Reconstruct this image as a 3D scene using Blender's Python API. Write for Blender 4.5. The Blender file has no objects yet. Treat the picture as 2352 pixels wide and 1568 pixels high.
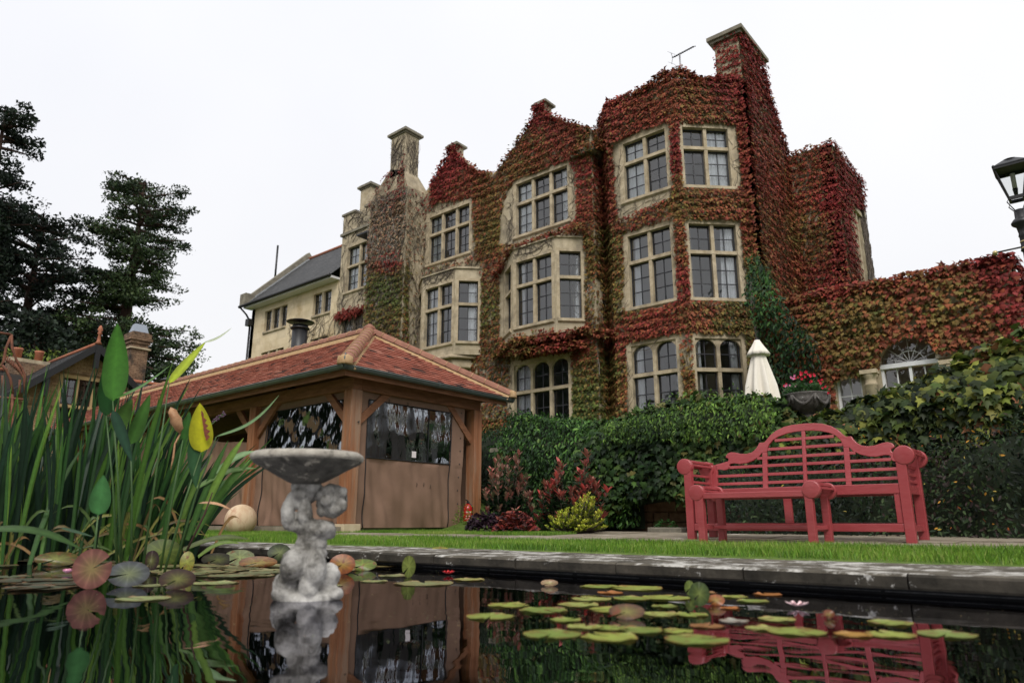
import bpy, bmesh, math, random
import numpy as np
from mathutils import Vector
random.seed(7); RNG = np.random.default_rng(11)
S = bpy.context.scene
COL = S.collection
# ------------------------------------------------------------------ camera, world, sun
F_, HOR, CZ, YAW = 1620.0, 1200.0, 0.32, math.radians(40)      # lens in photo pixels (2352 wide), horizon row
PIT = math.atan((HOR-784)/F_)
cam = bpy.data.cameras.new('camera'); camo = bpy.data.objects.new('camera', cam); COL.objects.link(camo)
camo.location = (0, 0, CZ); camo.rotation_euler = (math.pi/2+PIT, 0, YAW)
cam.sensor_width = 36; cam.lens = 36*F_/2352; cam.clip_end = 2000; cam.clip_start = .05
cam.dof.use_dof = True; cam.dof.focus_distance = 9.0; cam.dof.aperture_fstop = 2.2
S.camera = camo
W = bpy.data.worlds.new('World'); S.world = W; W.use_nodes = True
nt = W.node_tree; nt.nodes.clear()
wo = nt.nodes.new('ShaderNodeOutputWorld'); bg = nt.nodes.new('ShaderNodeBackground')
sky = nt.nodes.new('ShaderNodeTexSky'); sky.sky_type = 'NISHITA'; sky.sun_disc = False
sky.sun_elevation = math.radians(48); sky.sun_rotation = math.radians(200); sky.dust_density = 4
mul = nt.nodes.new('ShaderNodeMix'); mul.data_type = 'RGBA'; mul.blend_type = 'MULTIPLY'; mul.inputs[0].default_value = 1
mul.inputs[7].default_value = (.1, .1, .1, 1)
mixn = nt.nodes.new('ShaderNodeMix'); mixn.data_type = 'RGBA'; mixn.inputs[0].default_value = .94
tc = nt.nodes.new('ShaderNodeTexCoord'); nz = nt.nodes.new('ShaderNodeTexNoise'); nz.inputs['Scale'].default_value = 1.6; nz.inputs['Detail'].default_value = 4
cr = nt.nodes.new('ShaderNodeValToRGB'); cr.color_ramp.elements[0].position = .3; cr.color_ramp.elements[0].color = (.94, .95, 1.0, 1)
cr.color_ramp.elements[1].position = .75; cr.color_ramp.elements[1].color = (1.04, 1.04, 1.05, 1)
L = nt.links.new
L(tc.outputs['Generated'], nz.inputs['Vector']); L(nz.outputs['Fac'], cr.inputs['Fac'])
L(sky.outputs[0], mul.inputs[6]); L(mul.outputs[2], mixn.inputs[6]); L(cr.outputs[0], mixn.inputs[7])
sz_ = nt.nodes.new('ShaderNodeSeparateXYZ'); mr_w = nt.nodes.new('ShaderNodeMapRange'); mr_w.inputs[1].default_value = 0; mr_w.inputs[2].default_value = 1; mr_w.inputs[3].default_value = .585; mr_w.inputs[4].default_value = .70
L(tc.outputs['Generated'], sz_.inputs[0]); L(sz_.outputs[2], mr_w.inputs[0]); L(mr_w.outputs[0], bg.inputs[1])   # an overcast sky is brighter towards the zenith
L(mixn.outputs[2], bg.inputs[0]); L(bg.outputs[0], wo.inputs[0])
sun = bpy.data.lights.new('sun', 'SUN'); sun.energy = 1.5; sun.angle = math.radians(28); sun.color = (1, .96, .9)
suno = bpy.data.objects.new('sun', sun); COL.objects.link(suno); suno.rotation_euler = (math.radians(44), 0, math.radians(44))
S.view_settings.view_transform = 'Standard'; S.view_settings.look = 'None'; S.view_settings.exposure = .68; S.view_settings.gamma = 1
S.render.engine = 'CYCLES'
S.cycles.max_bounces = 8; S.cycles.transparent_max_bounces = 12

# ------------------------------------------------------------------ geometry helpers
def ray(u, v):
    x = (u-1176)/F_; y = (784-v)/F_
    fy = math.cos(PIT)-y*math.sin(PIT); z = math.sin(PIT)+y*math.cos(PIT)
    return (x*math.cos(YAW)-fy*math.sin(YAW), x*math.sin(YAW)+fy*math.cos(YAW), z)
def at(u, v, X=None, Y=None, Z=None, D=None):
    d = ray(u, v)
    if X is not None: t = X/d[0]
    elif Y is not None: t = Y/d[1]
    elif Z is not None: t = (Z-CZ)/d[2]
    else: t = D/math.hypot(d[0], d[1])
    return Vector((d[0]*t, d[1]*t, CZ+d[2]*t))
def projn(P):
    P = np.asarray(P, float); X, Y, Z = P[..., 0], P[..., 1], P[..., 2]
    r = X*math.cos(YAW)+Y*math.sin(YAW); g = -X*math.sin(YAW)+Y*math.cos(YAW); h = Z-CZ
    dep = g*math.cos(PIT)+h*math.sin(PIT); up = -g*math.sin(PIT)+h*math.cos(PIT)
    return 1176+F_*r/dep, 784-F_*up/dep
def nrm(a): return a/np.maximum(np.linalg.norm(a, axis=-1, keepdims=True), 1e-9)
_nd = RNG.normal(size=(14, 3)); _np = RNG.uniform(0, 6.28, 14)
def noise(P, s=1.0, k=7):
    P = np.asarray(P, float)*s; o = 0
    for i in range(k): o = o+np.sin(P@_nd[i]*(1+.25*i)+_np[i])
    return o/k*1.5
ORG = {}
def reg(o, w): ORG[o.name] = Vector(w)
def worg(p): return ORG[p.name] if p is not None else Vector((0, 0, 0))
def tag(o, label=None, cat=None, group=None, kind=None):
    for k, v in (('label', label), ('category', cat), ('group', group), ('kind', kind)):
        if v: o[k] = v
    return o
def thing(name, loc, label, cat, group=None):
    o = bpy.data.objects.new(name, None); COL.objects.link(o); o.location = loc; o.empty_display_size = .2
    reg(o, loc); return tag(o, label, cat, group)
def setup(o, c, parent):
    o.location = Vector(c)-worg(parent)
    if parent is not None: o.parent = parent
    COL.objects.link(o); reg(o, c); return o
class Fr:
    """wall frame: s runs left to right along the wall seen from outside, o is outward"""
    def __init__(s, x, y, dx, dy):
        l = math.hypot(dx, dy); s.p = (x, y); s.d = (dx/l, dy/l); s.n = (dy/l, -dx/l)
    def pt(s, a, z, o=0): return (s.p[0]+s.d[0]*a+s.n[0]*o, s.p[1]+s.d[1]*a+s.n[1]*o, z)
class MB:
    def __init__(s): s.v = []; s.f = []; s.sm = []
    def add(s, vs, fs, sm=False):
        b = len(s.v); s.v += [tuple(q) for q in vs]; s.f += [tuple(b+i for i in f) for f in fs]; s.sm += [sm]*len(fs); return s
    def box(s, x0, x1, y0, y1, z0, z1):
        return s.add([(x0,y0,z0),(x1,y0,z0),(x1,y1,z0),(x0,y1,z0),(x0,y0,z1),(x1,y0,z1),(x1,y1,z1),(x0,y1,z1)],
                     [(0,3,2,1),(4,5,6,7),(0,1,5,4),(1,2,6,5),(2,3,7,6),(3,0,4,7)])
    def bf(s, fr, a0, a1, z0, z1, o0, o1):
        q = [fr.pt(a0,z0,o1),fr.pt(a1,z0,o1),fr.pt(a1,z0,o0),fr.pt(a0,z0,o0),fr.pt(a0,z1,o1),fr.pt(a1,z1,o1),fr.pt(a1,z1,o0),fr.pt(a0,z1,o0)]
        return s.add(q, [(0,3,2,1),(4,5,6,7),(0,1,5,4),(1,2,6,5),(2,3,7,6),(3,0,4,7)])
    def prism(s, pts, vec, sm=False):
        n = len(pts); v = Vector(vec); a = [Vector(p) for p in pts]
        return s.add(a+[p+v for p in a], [tuple(range(n)), tuple(range(2*n-1, n-1, -1))]+[(i, i+n, (i+1) % n+n, (i+1) % n) for i in range(n)], sm)
    def polyf(s, fr, pts, o0, o1):
        a = [fr.pt(p[0], p[1], o1) for p in pts]; v = Vector(fr.pt(0,0,o0))-Vector(fr.pt(0,0,o1)); return s.prism(a, v)
    def bar(s, a, b, w, h):
        a = Vector(a); b = Vector(b); d = (b-a).normalized(); up = Vector((0,0,1)) if abs(d.z) < .95 else Vector((0,1,0))
        x = d.cross(up).normalized()*w/2; y = x.cross(d).normalized()*h/2
        c = [a-x-y, a+x-y, a+x+y, a-x+y]; return s.prism(c, b-a)
    def tube(s, pts, r, n=6, cap=True):
        pts = [Vector(p) for p in pts]; m = len(pts); rr = r if hasattr(r, '__len__') else [r]*m; vs = []
        for i, p in enumerate(pts):
            d = (pts[min(i+1, m-1)]-pts[max(i-1, 0)]).normalized(); up = Vector((0,0,1)) if abs(d.z) < .9 else Vector((1,0,0))
            x = d.cross(up).normalized(); y = x.cross(d)
            for k in range(n): t = 6.28318*k/n; vs.append(p+(x*math.cos(t)+y*math.sin(t))*rr[i])
        fs = [(i*n+k, i*n+(k+1) % n, (i+1)*n+(k+1) % n, (i+1)*n+k) for i in range(m-1) for k in range(n)]
        if cap: fs += [tuple(range(n-1, -1, -1)), tuple((m-1)*n+k for k in range(n))]
        return s.add(vs, fs, True)
    def lathe(s, prof, c, n=20, axis='z', rm=None):
        vs = []; m = len(prof)
        for r, h in prof:
            for k in range(n):
                t = 6.28318*k/n; q = r*(rm(t, h) if rm else 1)
                if axis == 'z': vs.append((c[0]+q*math.cos(t), c[1]+q*math.sin(t), c[2]+h))
                elif axis == 'y': vs.append((c[0]+q*math.cos(t), c[1]+h, c[2]+q*math.sin(t)))
                else: vs.append((c[0]+h, c[1]+q*math.cos(t), c[2]+q*math.sin(t)))
        fs = [(i*n+k, i*n+(k+1) % n, (i+1)*n+(k+1) % n, (i+1)*n+k) for i in range(m-1) for k in range(n)]
        fs += [tuple(range(n-1, -1, -1)), tuple((m-1)*n+k for k in range(n))]
        return s.add(vs, fs, True)
    def grid(s, fn, na, nb, sm=True):
        vs = [fn(i/na, j/nb) for i in range(na+1) for j in range(nb+1)]
        return s.add(vs, [(i*(nb+1)+j, i*(nb+1)+j+1, (i+1)*(nb+1)+j+1, (i+1)*(nb+1)+j) for i in range(na) for j in range(nb)], sm)
    def mesh(s, name, c):
        me = bpy.data.meshes.new(name); me.from_pydata([Vector(v)-c for v in s.v], [], s.f)
        me.polygons.foreach_set('use_smooth', s.sm); me.update(); return me
    def build(s, name, mat, parent=None, bevel=0, kind=None, label=None, recalc=True):
        a = np.array([tuple(v) for v in s.v]); lo = a.min(0); hi = a.max(0); c = Vector(((lo[0]+hi[0])/2, (lo[1]+hi[1])/2, lo[2]))
        me = s.mesh(name, c)
        if recalc:
            bm = bmesh.new(); bm.from_mesh(me); bmesh.ops.recalc_face_normals(bm, faces=bm.faces); bm.to_mesh(me); bm.free()
        me.materials.append(mat); o = bpy.data.objects.new(name, me); setup(o, c, parent)
        if bevel:
            b = o.modifiers.new('bevel', 'BEVEL'); b.width = bevel; b.segments = 2; b.limit_method = 'ANGLE'; b.angle_limit = .7
        if kind: o['kind'] = kind
        if label: o['label'] = label
        return o
def link_copy(src, name, parent, loc, rot=None, scale=None):
    o = bpy.data.objects.new(name, src.data); setup(o, loc, parent)
    if rot is not None: o.rotation_euler = rot
    if scale is not None: o.scale = scale
    return o
def raw_mesh(name, V, Fc, cols=None):
    me = bpy.data.meshes.new(name); k = Fc.shape[1]
    me.vertices.add(len(V)); me.vertices.foreach_set('co', V.astype(np.float32).ravel())
    me.loops.add(Fc.size); me.loops.foreach_set('vertex_index', Fc.astype(np.int32).ravel())
    me.polygons.add(len(Fc)); me.polygons.foreach_set('loop_start', np.arange(0, Fc.size, k, dtype=np.int32))
    try: me.polygons.foreach_set('loop_total', np.full(len(Fc), k, dtype=np.int32))
    except Exception: pass
    if cols is not None:
        a = me.color_attributes.new('Col', 'FLOAT_COLOR', 'POINT')
        a.data.foreach_set('color', np.concatenate([cols, np.ones((len(cols), 1))], 1).astype(np.float32).ravel())
    me.update(); me.validate(); return me

# ------------------------------------------------------------------ materials
def s2l(c): return tuple(((x/255)/12.92 if x <= 10 else (((x/255)+.055)/1.055)**2.4) for x in c)
def M(name, c1, c2=None, scale=6, rough=.7, bump=.2, bs=None, spec=.5, metal=0, detail=6, stretch=None, c3=None, s3=1.2, t3=(.5, .62), dist=.01):
    m = bpy.data.materials.new(name); m.use_nodes = True; n = m.node_tree; b = n.nodes['Principled BSDF']; l = n.links.new
    b.inputs['Roughness'].default_value = rough; b.inputs['Specular IOR Level'].default_value = spec; b.inputs['Metallic'].default_value = metal
    b.inputs['Base Color'].default_value = (*c1, 1)
    if c2 or bump:
        t = n.nodes.new('ShaderNodeTexCoord'); mp = n.nodes.new('ShaderNodeMapping'); g = n.nodes.new('ShaderNodeNewGeometry')
        l(g.outputs['Position'], mp.inputs[0])
        if stretch: mp.inputs['Scale'].default_value = stretch
    if c2:
        z = n.nodes.new('ShaderNodeTexNoise'); z.inputs['Scale'].default_value = scale; z.inputs['Detail'].default_value = detail; z.inputs['Roughness'].default_value = .65
        r = n.nodes.new('ShaderNodeValToRGB'); r.color_ramp.elements[0].position = .33; r.color_ramp.elements[1].position = .68
        r.color_ramp.elements[0].color = (*c1, 1); r.color_ramp.elements[1].color = (*c2, 1)
        l(mp.outputs[0], z.inputs['Vector']); l(z.outputs['Fac'], r.inputs['Fac']); out = r.outputs[0]
        if c3:
            z3 = n.nodes.new('ShaderNodeTexNoise'); z3.inputs['Scale'].default_value = s3; z3.inputs['Detail'].default_value = 8; z3.inputs['Roughness'].default_value = .7
            r3 = n.nodes.new('ShaderNodeValToRGB'); r3.color_ramp.elements[0].position = t3[0]; r3.color_ramp.elements[1].position = t3[1]
            mx = n.nodes.new('ShaderNodeMix'); mx.data_type = 'RGBA'; mx.inputs[7].default_value = (*c3, 1)
            l(mp.outputs[0], z3.inputs['Vector']); l(z3.outputs['Fac'], r3.inputs['Fac']); l(r3.outputs[0], mx.inputs[0]); l(out, mx.inputs[6]); out = mx.outputs[2]
        l(out, b.inputs['Base Color'])
    if bump:
        z2 = n.nodes.new('ShaderNodeTexNoise'); z2.inputs['Scale'].default_value = bs or scale*4; z2.inputs['Detail'].default_value = 6
        bp = n.nodes.new('ShaderNodeBump'); bp.inputs['Strength'].default_value = bump; bp.inputs['Distance'].default_value = dist
        l(mp.outputs[0], z2.inputs['Vector']); l(z2.outputs['Fac'], bp.inputs['Height']); l(bp.outputs[0], b.inputs['Normal'])
    return m
def brickify(m, w, h, mortar, mcol, vec='x', var=.25, strength=.6, msz=.012):
    """adds coursed joints and per block tone to a material made by M; works on world position"""
    n = m.node_tree; l = n.links.new; b = n.nodes['Principled BSDF']
    g = n.nodes.new('ShaderNodeNewGeometry'); sx = n.nodes.new('ShaderNodeSeparateXYZ'); cx = n.nodes.new('ShaderNodeCombineXYZ')
    l(g.outputs['Position'], sx.inputs[0])
    if vec == 'xy':
        ad = n.nodes.new('ShaderNodeMath'); ad.operation = 'ADD'; l(sx.outputs[0], ad.inputs[0]); l(sx.outputs[1], ad.inputs[1]); l(ad.outputs[0], cx.inputs[0])
    else: l(sx.outputs[0 if vec == 'x' else 1], cx.inputs[0])
    l(sx.outputs[2], cx.inputs[1])
    br = n.nodes.new('ShaderNodeTexBrick'); br.inputs['Scale'].default_value = 1; br.inputs['Brick Width'].default_value = w; br.inputs['Row Height'].default_value = h
    br.inputs['Mortar Size'].default_value = msz; br.inputs['Mortar Smooth'].default_value = .3
    br.inputs['Color1'].default_value = (1-var, 1-var, 1-var, 1); br.inputs['Color2'].default_value = (1+var, 1+var*.9, 1+var*.8, 1); br.inputs['Mortar'].default_value = (*mcol, 1)
    l(cx.outputs[0], br.inputs['Vector'])
    mx = n.nodes.new('ShaderNodeMix'); mx.data_type = 'RGBA'; mx.blend_type = 'MULTIPLY'; mx.inputs[0].default_value = 1
    src = b.inputs['Base Color'].links[0].from_socket
    l(src, mx.inputs[6]); l(br.outputs['Color'], mx.inputs[7]); l(mx.outputs[2], b.inputs['Base Color'])
    bp = n.nodes.new('ShaderNodeBump'); bp.invert = True; bp.inputs['Strength'].default_value = strength; bp.inputs['Distance'].default_value = .012
    l(br.outputs['Fac'], bp.inputs['Height'])
    if b.inputs['Normal'].links: l(b.inputs['Normal'].links[0].from_socket, bp.inputs['Normal'])
    l(bp.outputs[0], b.inputs['Normal']); return m
def leafmat(name, rough=.45, trans=.25, objcol=False, spec=.4):
    m = bpy.data.materials.new(name); m.use_nodes = True; n = m.node_tree; b = n.nodes['Principled BSDF']; l = n.links.new
    if objcol:
        a = n.nodes.new('ShaderNodeObjectInfo'); src = a.outputs['Color']
    else:
        a = n.nodes.new('ShaderNodeAttribute'); a.attribute_name = 'Col'; src = a.outputs['Color']
    g = n.nodes.new('ShaderNodeNewGeometry'); z = n.nodes.new('ShaderNodeTexNoise'); z.inputs['Scale'].default_value = 30; z.inputs['Detail'].default_value = 3
    l(g.outputs['Position'], z.inputs['Vector'])
    mr = n.nodes.new('ShaderNodeMapRange'); mr.inputs[3].default_value = .7; mr.inputs[4].default_value = 1.3; l(z.outputs['Fac'], mr.inputs[0])
    vm = n.nodes.new('ShaderNodeVectorMath'); vm.operation = 'SCALE'; l(src, vm.inputs[0]); l(mr.outputs[0], vm.inputs['Scale'])
    l(vm.outputs[0], b.inputs['Base Color']); b.inputs['Roughness'].default_value = rough; b.inputs['Specular IOR Level'].default_value = spec
    t = n.nodes.new('ShaderNodeBsdfTranslucent'); l(vm.outputs[0], t.inputs[0]); mx = n.nodes.new('ShaderNodeMixShader'); mx.inputs[0].default_value = trans
    l(b.outputs[0], mx.inputs[1]); l(t.outputs[0], mx.inputs[2]); l(mx.outputs[0], n.nodes['Material Output'].inputs[0]); return m
def glassmat(name, tint=(.85, .9, .9), rough=.02, bump=0, bs=5, add=0, base=None, ior=1.5, bdist=.02, stretch=None):
    m = bpy.data.materials.new(name); m.use_nodes = True; n = m.node_tree; n.nodes.remove(n.nodes['Principled BSDF']); l = n.links.new
    t = n.nodes.new('ShaderNodeBsdfTransparent'); t.inputs[0].default_value = (*tint, 1)
    gl = n.nodes.new('ShaderNodeBsdfGlossy'); gl.inputs['Roughness'].default_value = rough
    fr = n.nodes.new('ShaderNodeFresnel'); fr.inputs[0].default_value = ior; mx = n.nodes.new('ShaderNodeMixShader')
    src = fr.outputs[0]
    if add:
        a = n.nodes.new('ShaderNodeMath'); a.operation = 'ADD'; a.inputs[1].default_value = add; a.use_clamp = True; l(src, a.inputs[0]); src = a.outputs[0]
    l(src, mx.inputs[0])
    if base:
        d = n.nodes.new('ShaderNodeBsdfDiffuse'); d.inputs[0].default_value = (*base[0], 1); m2 = n.nodes.new('ShaderNodeMixShader'); m2.inputs[0].default_value = base[1]
        l(t.outputs[0], m2.inputs[1]); l(d.outputs[0], m2.inputs[2]); l(m2.outputs[0], mx.inputs[1])
    else: l(t.outputs[0], mx.inputs[1])
    l(gl.outputs[0], mx.inputs[2])
    if bump:
        g = n.nodes.new('ShaderNodeNewGeometry'); mp = n.nodes.new('ShaderNodeMapping'); z = n.nodes.new('ShaderNodeTexNoise'); z.inputs['Scale'].default_value = bs; z.inputs['Detail'].default_value = 3
        if stretch: mp.inputs['Scale'].default_value = stretch
        l(g.outputs['Position'], mp.inputs[0]); l(mp.outputs[0], z.inputs['Vector']); bp = n.nodes.new('ShaderNodeBump'); bp.inputs['Strength'].default_value = bump; bp.inputs['Distance'].default_value = bdist
        l(z.outputs['Fac'], bp.inputs['Height']); l(bp.outputs[0], gl.inputs['Normal']); l(bp.outputs[0], fr.inputs['Normal'])
    l(mx.outputs[0], n.nodes['Material Output'].inputs[0]); return m
m_stone = brickify(M('limestone', (.33, .275, .185), (.50, .43, .31), 3, .85, .4, 40, .2, c3=(.17, .145, .11), s3=1.1, t3=(.5, .7)), .62, .33, 0, (.8, .76, .7), 'xy', .1, .35, .006)
m_trim = M('dressed_stone', (.33, .265, .17), (.54, .455, .325), 4, .8, .35, 30, .2, c3=(.20, .17, .13), s3=2.2, t3=(.5, .72))
m_wing = brickify(M('yellow_limestone', (.56, .455, .29), (.68, .575, .41), 1.6, .85, .3, 30, .2, c3=(.42, .31, .17), s3=.7, t3=(.52, .7)), .75, .33, 0, (.86, .83, .78), 'xy', .07, .3, .006)
m_grey = M('weathered_stone', (.14, .125, .10), (.27, .245, .19), 5, .9, .5, 30, .2)
m_slate = brickify(M('slate', (.022, .023, .025), (.052, .052, .052), 3, .6, .4, 20, .3), .28, .15, 0, (.35, .35, .35), 'xy', .3, 1.0, .014)
m_terra = M('terracotta_ridge', (.30, .10, .055), (.42, .17, .10), 5, .75, .2, 30, .3)
m_ridge = M('ridge_tile_clay', (.20, .085, .055), (.31, .145, .095), 7, .7, .25, 30, .3, c3=(.36, .24, .17), s3=5, t3=(.6, .75))
m_mortar = M('mortar', (.36, .22, .11), (.50, .35, .20), 12, .9, .5, 60, .1)
m_black = M('black_iron', (.012, .012, .014), None, rough=.45, bump=.1)
m_lead = M('black_window_frame', (.016, .017, .022), None, rough=.5, bump=0)
m_pane = glassmat('window_glass', (.86, .89, .92), .01, .06, 2.5, .09)
m_room = M('room_wall', (.62, .62, .63), None, rough=.9, bump=0)
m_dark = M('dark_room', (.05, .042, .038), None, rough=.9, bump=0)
m_curt = M('net_curtain', (.93, .93, .93), None, rough=.9, bump=0)
m_redc = M('red_curtain', (.28, .06, .035), None, rough=.9, bump=0)
m_white = M('white_paint', (.62, .62, .64), (.72, .72, .74), 8, .5, .1)
m_timber = M('oak_timber', (.20, .075, .032), (.36, .155, .072), 3, .65, .5, 14, .3, stretch=(5, 5, .5), c3=(.30, .19, .125), s3=1.2, t3=(.45, .65))
m_beam = M('oak_beam', (.17, .07, .033), (.29, .13, .065), 3, .65, .5, 14, .3, stretch=(1, 1, 6))
m_canvas = M('brown_canvas', (.205, .126, .088), (.25, .155, .11), 2, .85, .12, 220, .15)
m_zip = M('black_zip', (.01, .01, .012), None, rough=.6, bump=0)
m_plastic = glassmat('clear_plastic', (.62, .64, .66), .05, .22, 3.2, .0, ((.5, .5, .52), .06), 1.45, .10, (1.2, 1.2, .55))
m_plastic.node_tree.nodes['Glossy BSDF'].inputs['Color'].default_value = (.30, .32, .34, 1)
m_gutter = M('green_grey_gutter', (.075, .09, .088), (.11, .13, .125), 3, .32, .05, 40, .5)
m_redp = M('red_bench_paint', (.31, .048, .054), (.38, .076, .082), 2.2, .26, .25, 22, .5, stretch=(1, 3, 3), c3=(.36, .085, .09), s3=3.5, t3=(.55, .8))
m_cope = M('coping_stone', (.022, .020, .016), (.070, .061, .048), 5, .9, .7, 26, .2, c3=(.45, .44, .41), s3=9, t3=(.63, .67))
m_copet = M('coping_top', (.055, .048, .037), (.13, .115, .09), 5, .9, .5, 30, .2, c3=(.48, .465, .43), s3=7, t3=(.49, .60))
m_liner = M('pond_liner', (.006, .007, .010), (.014, .015, .018), 6, .5, .3, 30, .3)
m_pave = M('paving_stone', (.17, .14, .10), (.30, .26, .20), 3, .85, .5, 30, .2, c3=(.50, .46, .40), s3=4, t3=(.58, .70))
m_soil = M('soil', (.035, .026, .018), (.06, .045, .03), 6, .95, .8, 40, .1)
m_turf = M('turf', (.07, .12, .025), (.12, .17, .04), 8, .95, .4, 60, .1)
m_statue = M('lichened_cast_stone', (.055, .052, .045), (.18, .17, .15), 30, .85, .6, 80, .2, c3=(.60, .585, .55), s3=4.5, t3=(.42, .68), dist=.005)
m_bowl = M('bird_bath_stone', (.05, .047, .042), (.17, .16, .14), 12, .85, .6, 60, .2, c3=(.52, .48, .40), s3=14, t3=(.56, .68), dist=.006)
m_urn = M('dark_urn_stone', (.06, .055, .05), (.16, .15, .14), 14, .85, .7, 60, .2, c3=(.55, .55, .55), s3=22, t3=(.62, .7))
m_ball = M('sandstone_ball', (.55, .40, .25), (.70, .55, .38), 2.2, .7, .2, 30, .3, stretch=(2, 2, .6), c3=(.46, .25, .16), s3=2.5, t3=(.55, .7))
m_wallst = M('rubble_stone', (.13, .075, .04), (.26, .17, .10), 6, .9, .7, 30, .2)
m_brick = brickify(M('buff_brick', (.27, .17, .095), (.42, .29, .18), 2.5, .85, .3, 30, .2), .24, .085, 0, (.62, .50, .42), 'xy', .22, .5, .012)
m_brickd = brickify(M('sooty_brick', (.18, .12, .08), (.30, .20, .13), 2.5, .85, .3, 30, .2, c3=(.05, .045, .04), s3=.9, t3=(.45, .6)), .24, .085, 0, (.55, .45, .4), 'xy', .2, .5, .012)
m_cream = M('cream_canvas', (.76, .71, .62), (.82, .77, .68), 3, .85, .1, 80, .2)
m_bark = M('conifer_bark', (.035, .022, .018), (.075, .045, .035), 2, .9, .8, 8, .1, stretch=(3, 3, .4))
m_twig = M('creeper_stem', (.055, .042, .033), (.13, .105, .085), 8, .85, .3)
m_twigp = M('pale_stem', (.24, .21, .18), (.36, .33, .29), 8, .8, .3)
m_rust = M('rusty_iron', (.10, .035, .02), (.20, .075, .04), 10, .85, .5)
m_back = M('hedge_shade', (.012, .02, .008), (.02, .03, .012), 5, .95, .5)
m_leaf = leafmat('ivy_leaf', .6, .22, spec=.15)
m_hleaf = leafmat('hedge_leaf', .5, .25, spec=.22)
m_oleaf = leafmat('plant_leaf', .48, .3, True, spec=.25)
m_conif = leafmat('conifer_foliage', .6, .1, spec=.2)
m_grassb = leafmat('grass_blade', .5, .3)
m_redx = M('red_cylinder_paint', (.42, .008, .012), None, rough=.25, bump=0)
m_brass = M('brass', (.55, .45, .22), None, rough=.35, bump=0, metal=.6)
m_zinc = M('zinc_cowl', (.32, .36, .42), None, rough=.45, bump=.1, metal=.3)
def emis(name, c, s):
    m = M(name, c, None, bump=0, rough=.5); b = m.node_tree.nodes['Principled BSDF']; b.inputs['Emission Color'].default_value = (*c, 1); b.inputs['Emission Strength'].default_value = s; return m
m_amber = emis('amber_lampshade', (1, .50, .16), .9)

# ------------------------------------------------------------------ leaves
T_IVY = (np.array([[0,.36,.10],[0,0,0],[-.26,-.10,-.02],[-.52,.16,-.04],[-.30,.40,.0],[-.36,.60,-.05],[-.14,.62,.02],[0,1,-.10],[.14,.62,.02],[.36,.60,-.05],[.30,.40,.0],[.52,.16,-.04],[.26,-.10,-.02]]),
         np.array([[0,i,i+1] for i in range(1, 12)]+[[0,12,1]]))
T_IVYS = (np.array([[0,.36,.09],[-.22,-.08,-.02],[-.52,.20,-.04],[-.22,.46,.01],[0,1,-.10],[.22,.46,.01],[.52,.20,-.04],[.22,-.08,-.02]]),
          np.array([[0,i,i+1] for i in range(1, 7)]+[[0,7,1]]))
T_OVAL = (np.array([[0,0,0],[-.17,.30,.05],[-.17,.62,.04],[0,1,-.06],[.17,.62,.04],[.17,.30,.05],[0,.5,-.02]]),
          np.array([[6,0,1],[6,1,2],[6,2,3],[6,3,4],[6,4,5],[6,5,0]]))
T_RH = (np.array([[0,0,0],[-.22,.45,.04],[0,1,-.05],[.22,.45,.04]]), np.array([[0,1,2],[0,2,3]]))
T_TRI = (np.array([[-.3,0,0],[.3,.1,.05],[0,1,0],[.45,.75,.1]]), np.array([[0,1,2],[1,3,2]]))
def leaves_mesh(name, tmpl, pos, T, N, size, col):
    tv, tf = tmpl; n = len(pos); k = len(tv)
    T = nrm(T); N = nrm(N-(N*T).sum(1, keepdims=True)*T); Xv = np.cross(T, N)
    sz = size[:, None, None]
    V = pos[:, None]+sz*(tv[None, :, 0:1]*Xv[:, None]+tv[None, :, 1:2]*T[:, None]+tv[None, :, 2:3]*N[:, None])
    Fc = (tf[None]+(np.arange(n)*k)[:, None, None]).reshape(-1, 3)
    return raw_mesh(name, V.reshape(-1, 3), Fc, np.repeat(col, k, 0))
def leaves(name, tmpl, pos, T, N, size, col, mat, parent=None, kind='stuff', label=None):
    c = Vector((pos[:, 0].mean(), pos[:, 1].mean(), pos[:, 2].min()))
    me = leaves_mesh(name, tmpl, pos-np.array(c), T, N, size, col); me.materials.append(mat)
    o = bpy.data.objects.new(name, me); setup(o, c, parent)
    if kind: o['kind'] = kind
    if label: o['label'] = label
    return o
def inpoly(u, v, poly):
    r = np.zeros(np.shape(u), bool); n = len(poly)
    for i in range(n):
        x1, y1 = poly[i]; x2, y2 = poly[(i+1) % n]
        if y1 == y2: continue
        c = ((y1 > v) != (y2 > v)) & (u < (x2-x1)*(v-y1)/(y2-y1)+x1); r ^= c
    return r
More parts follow.
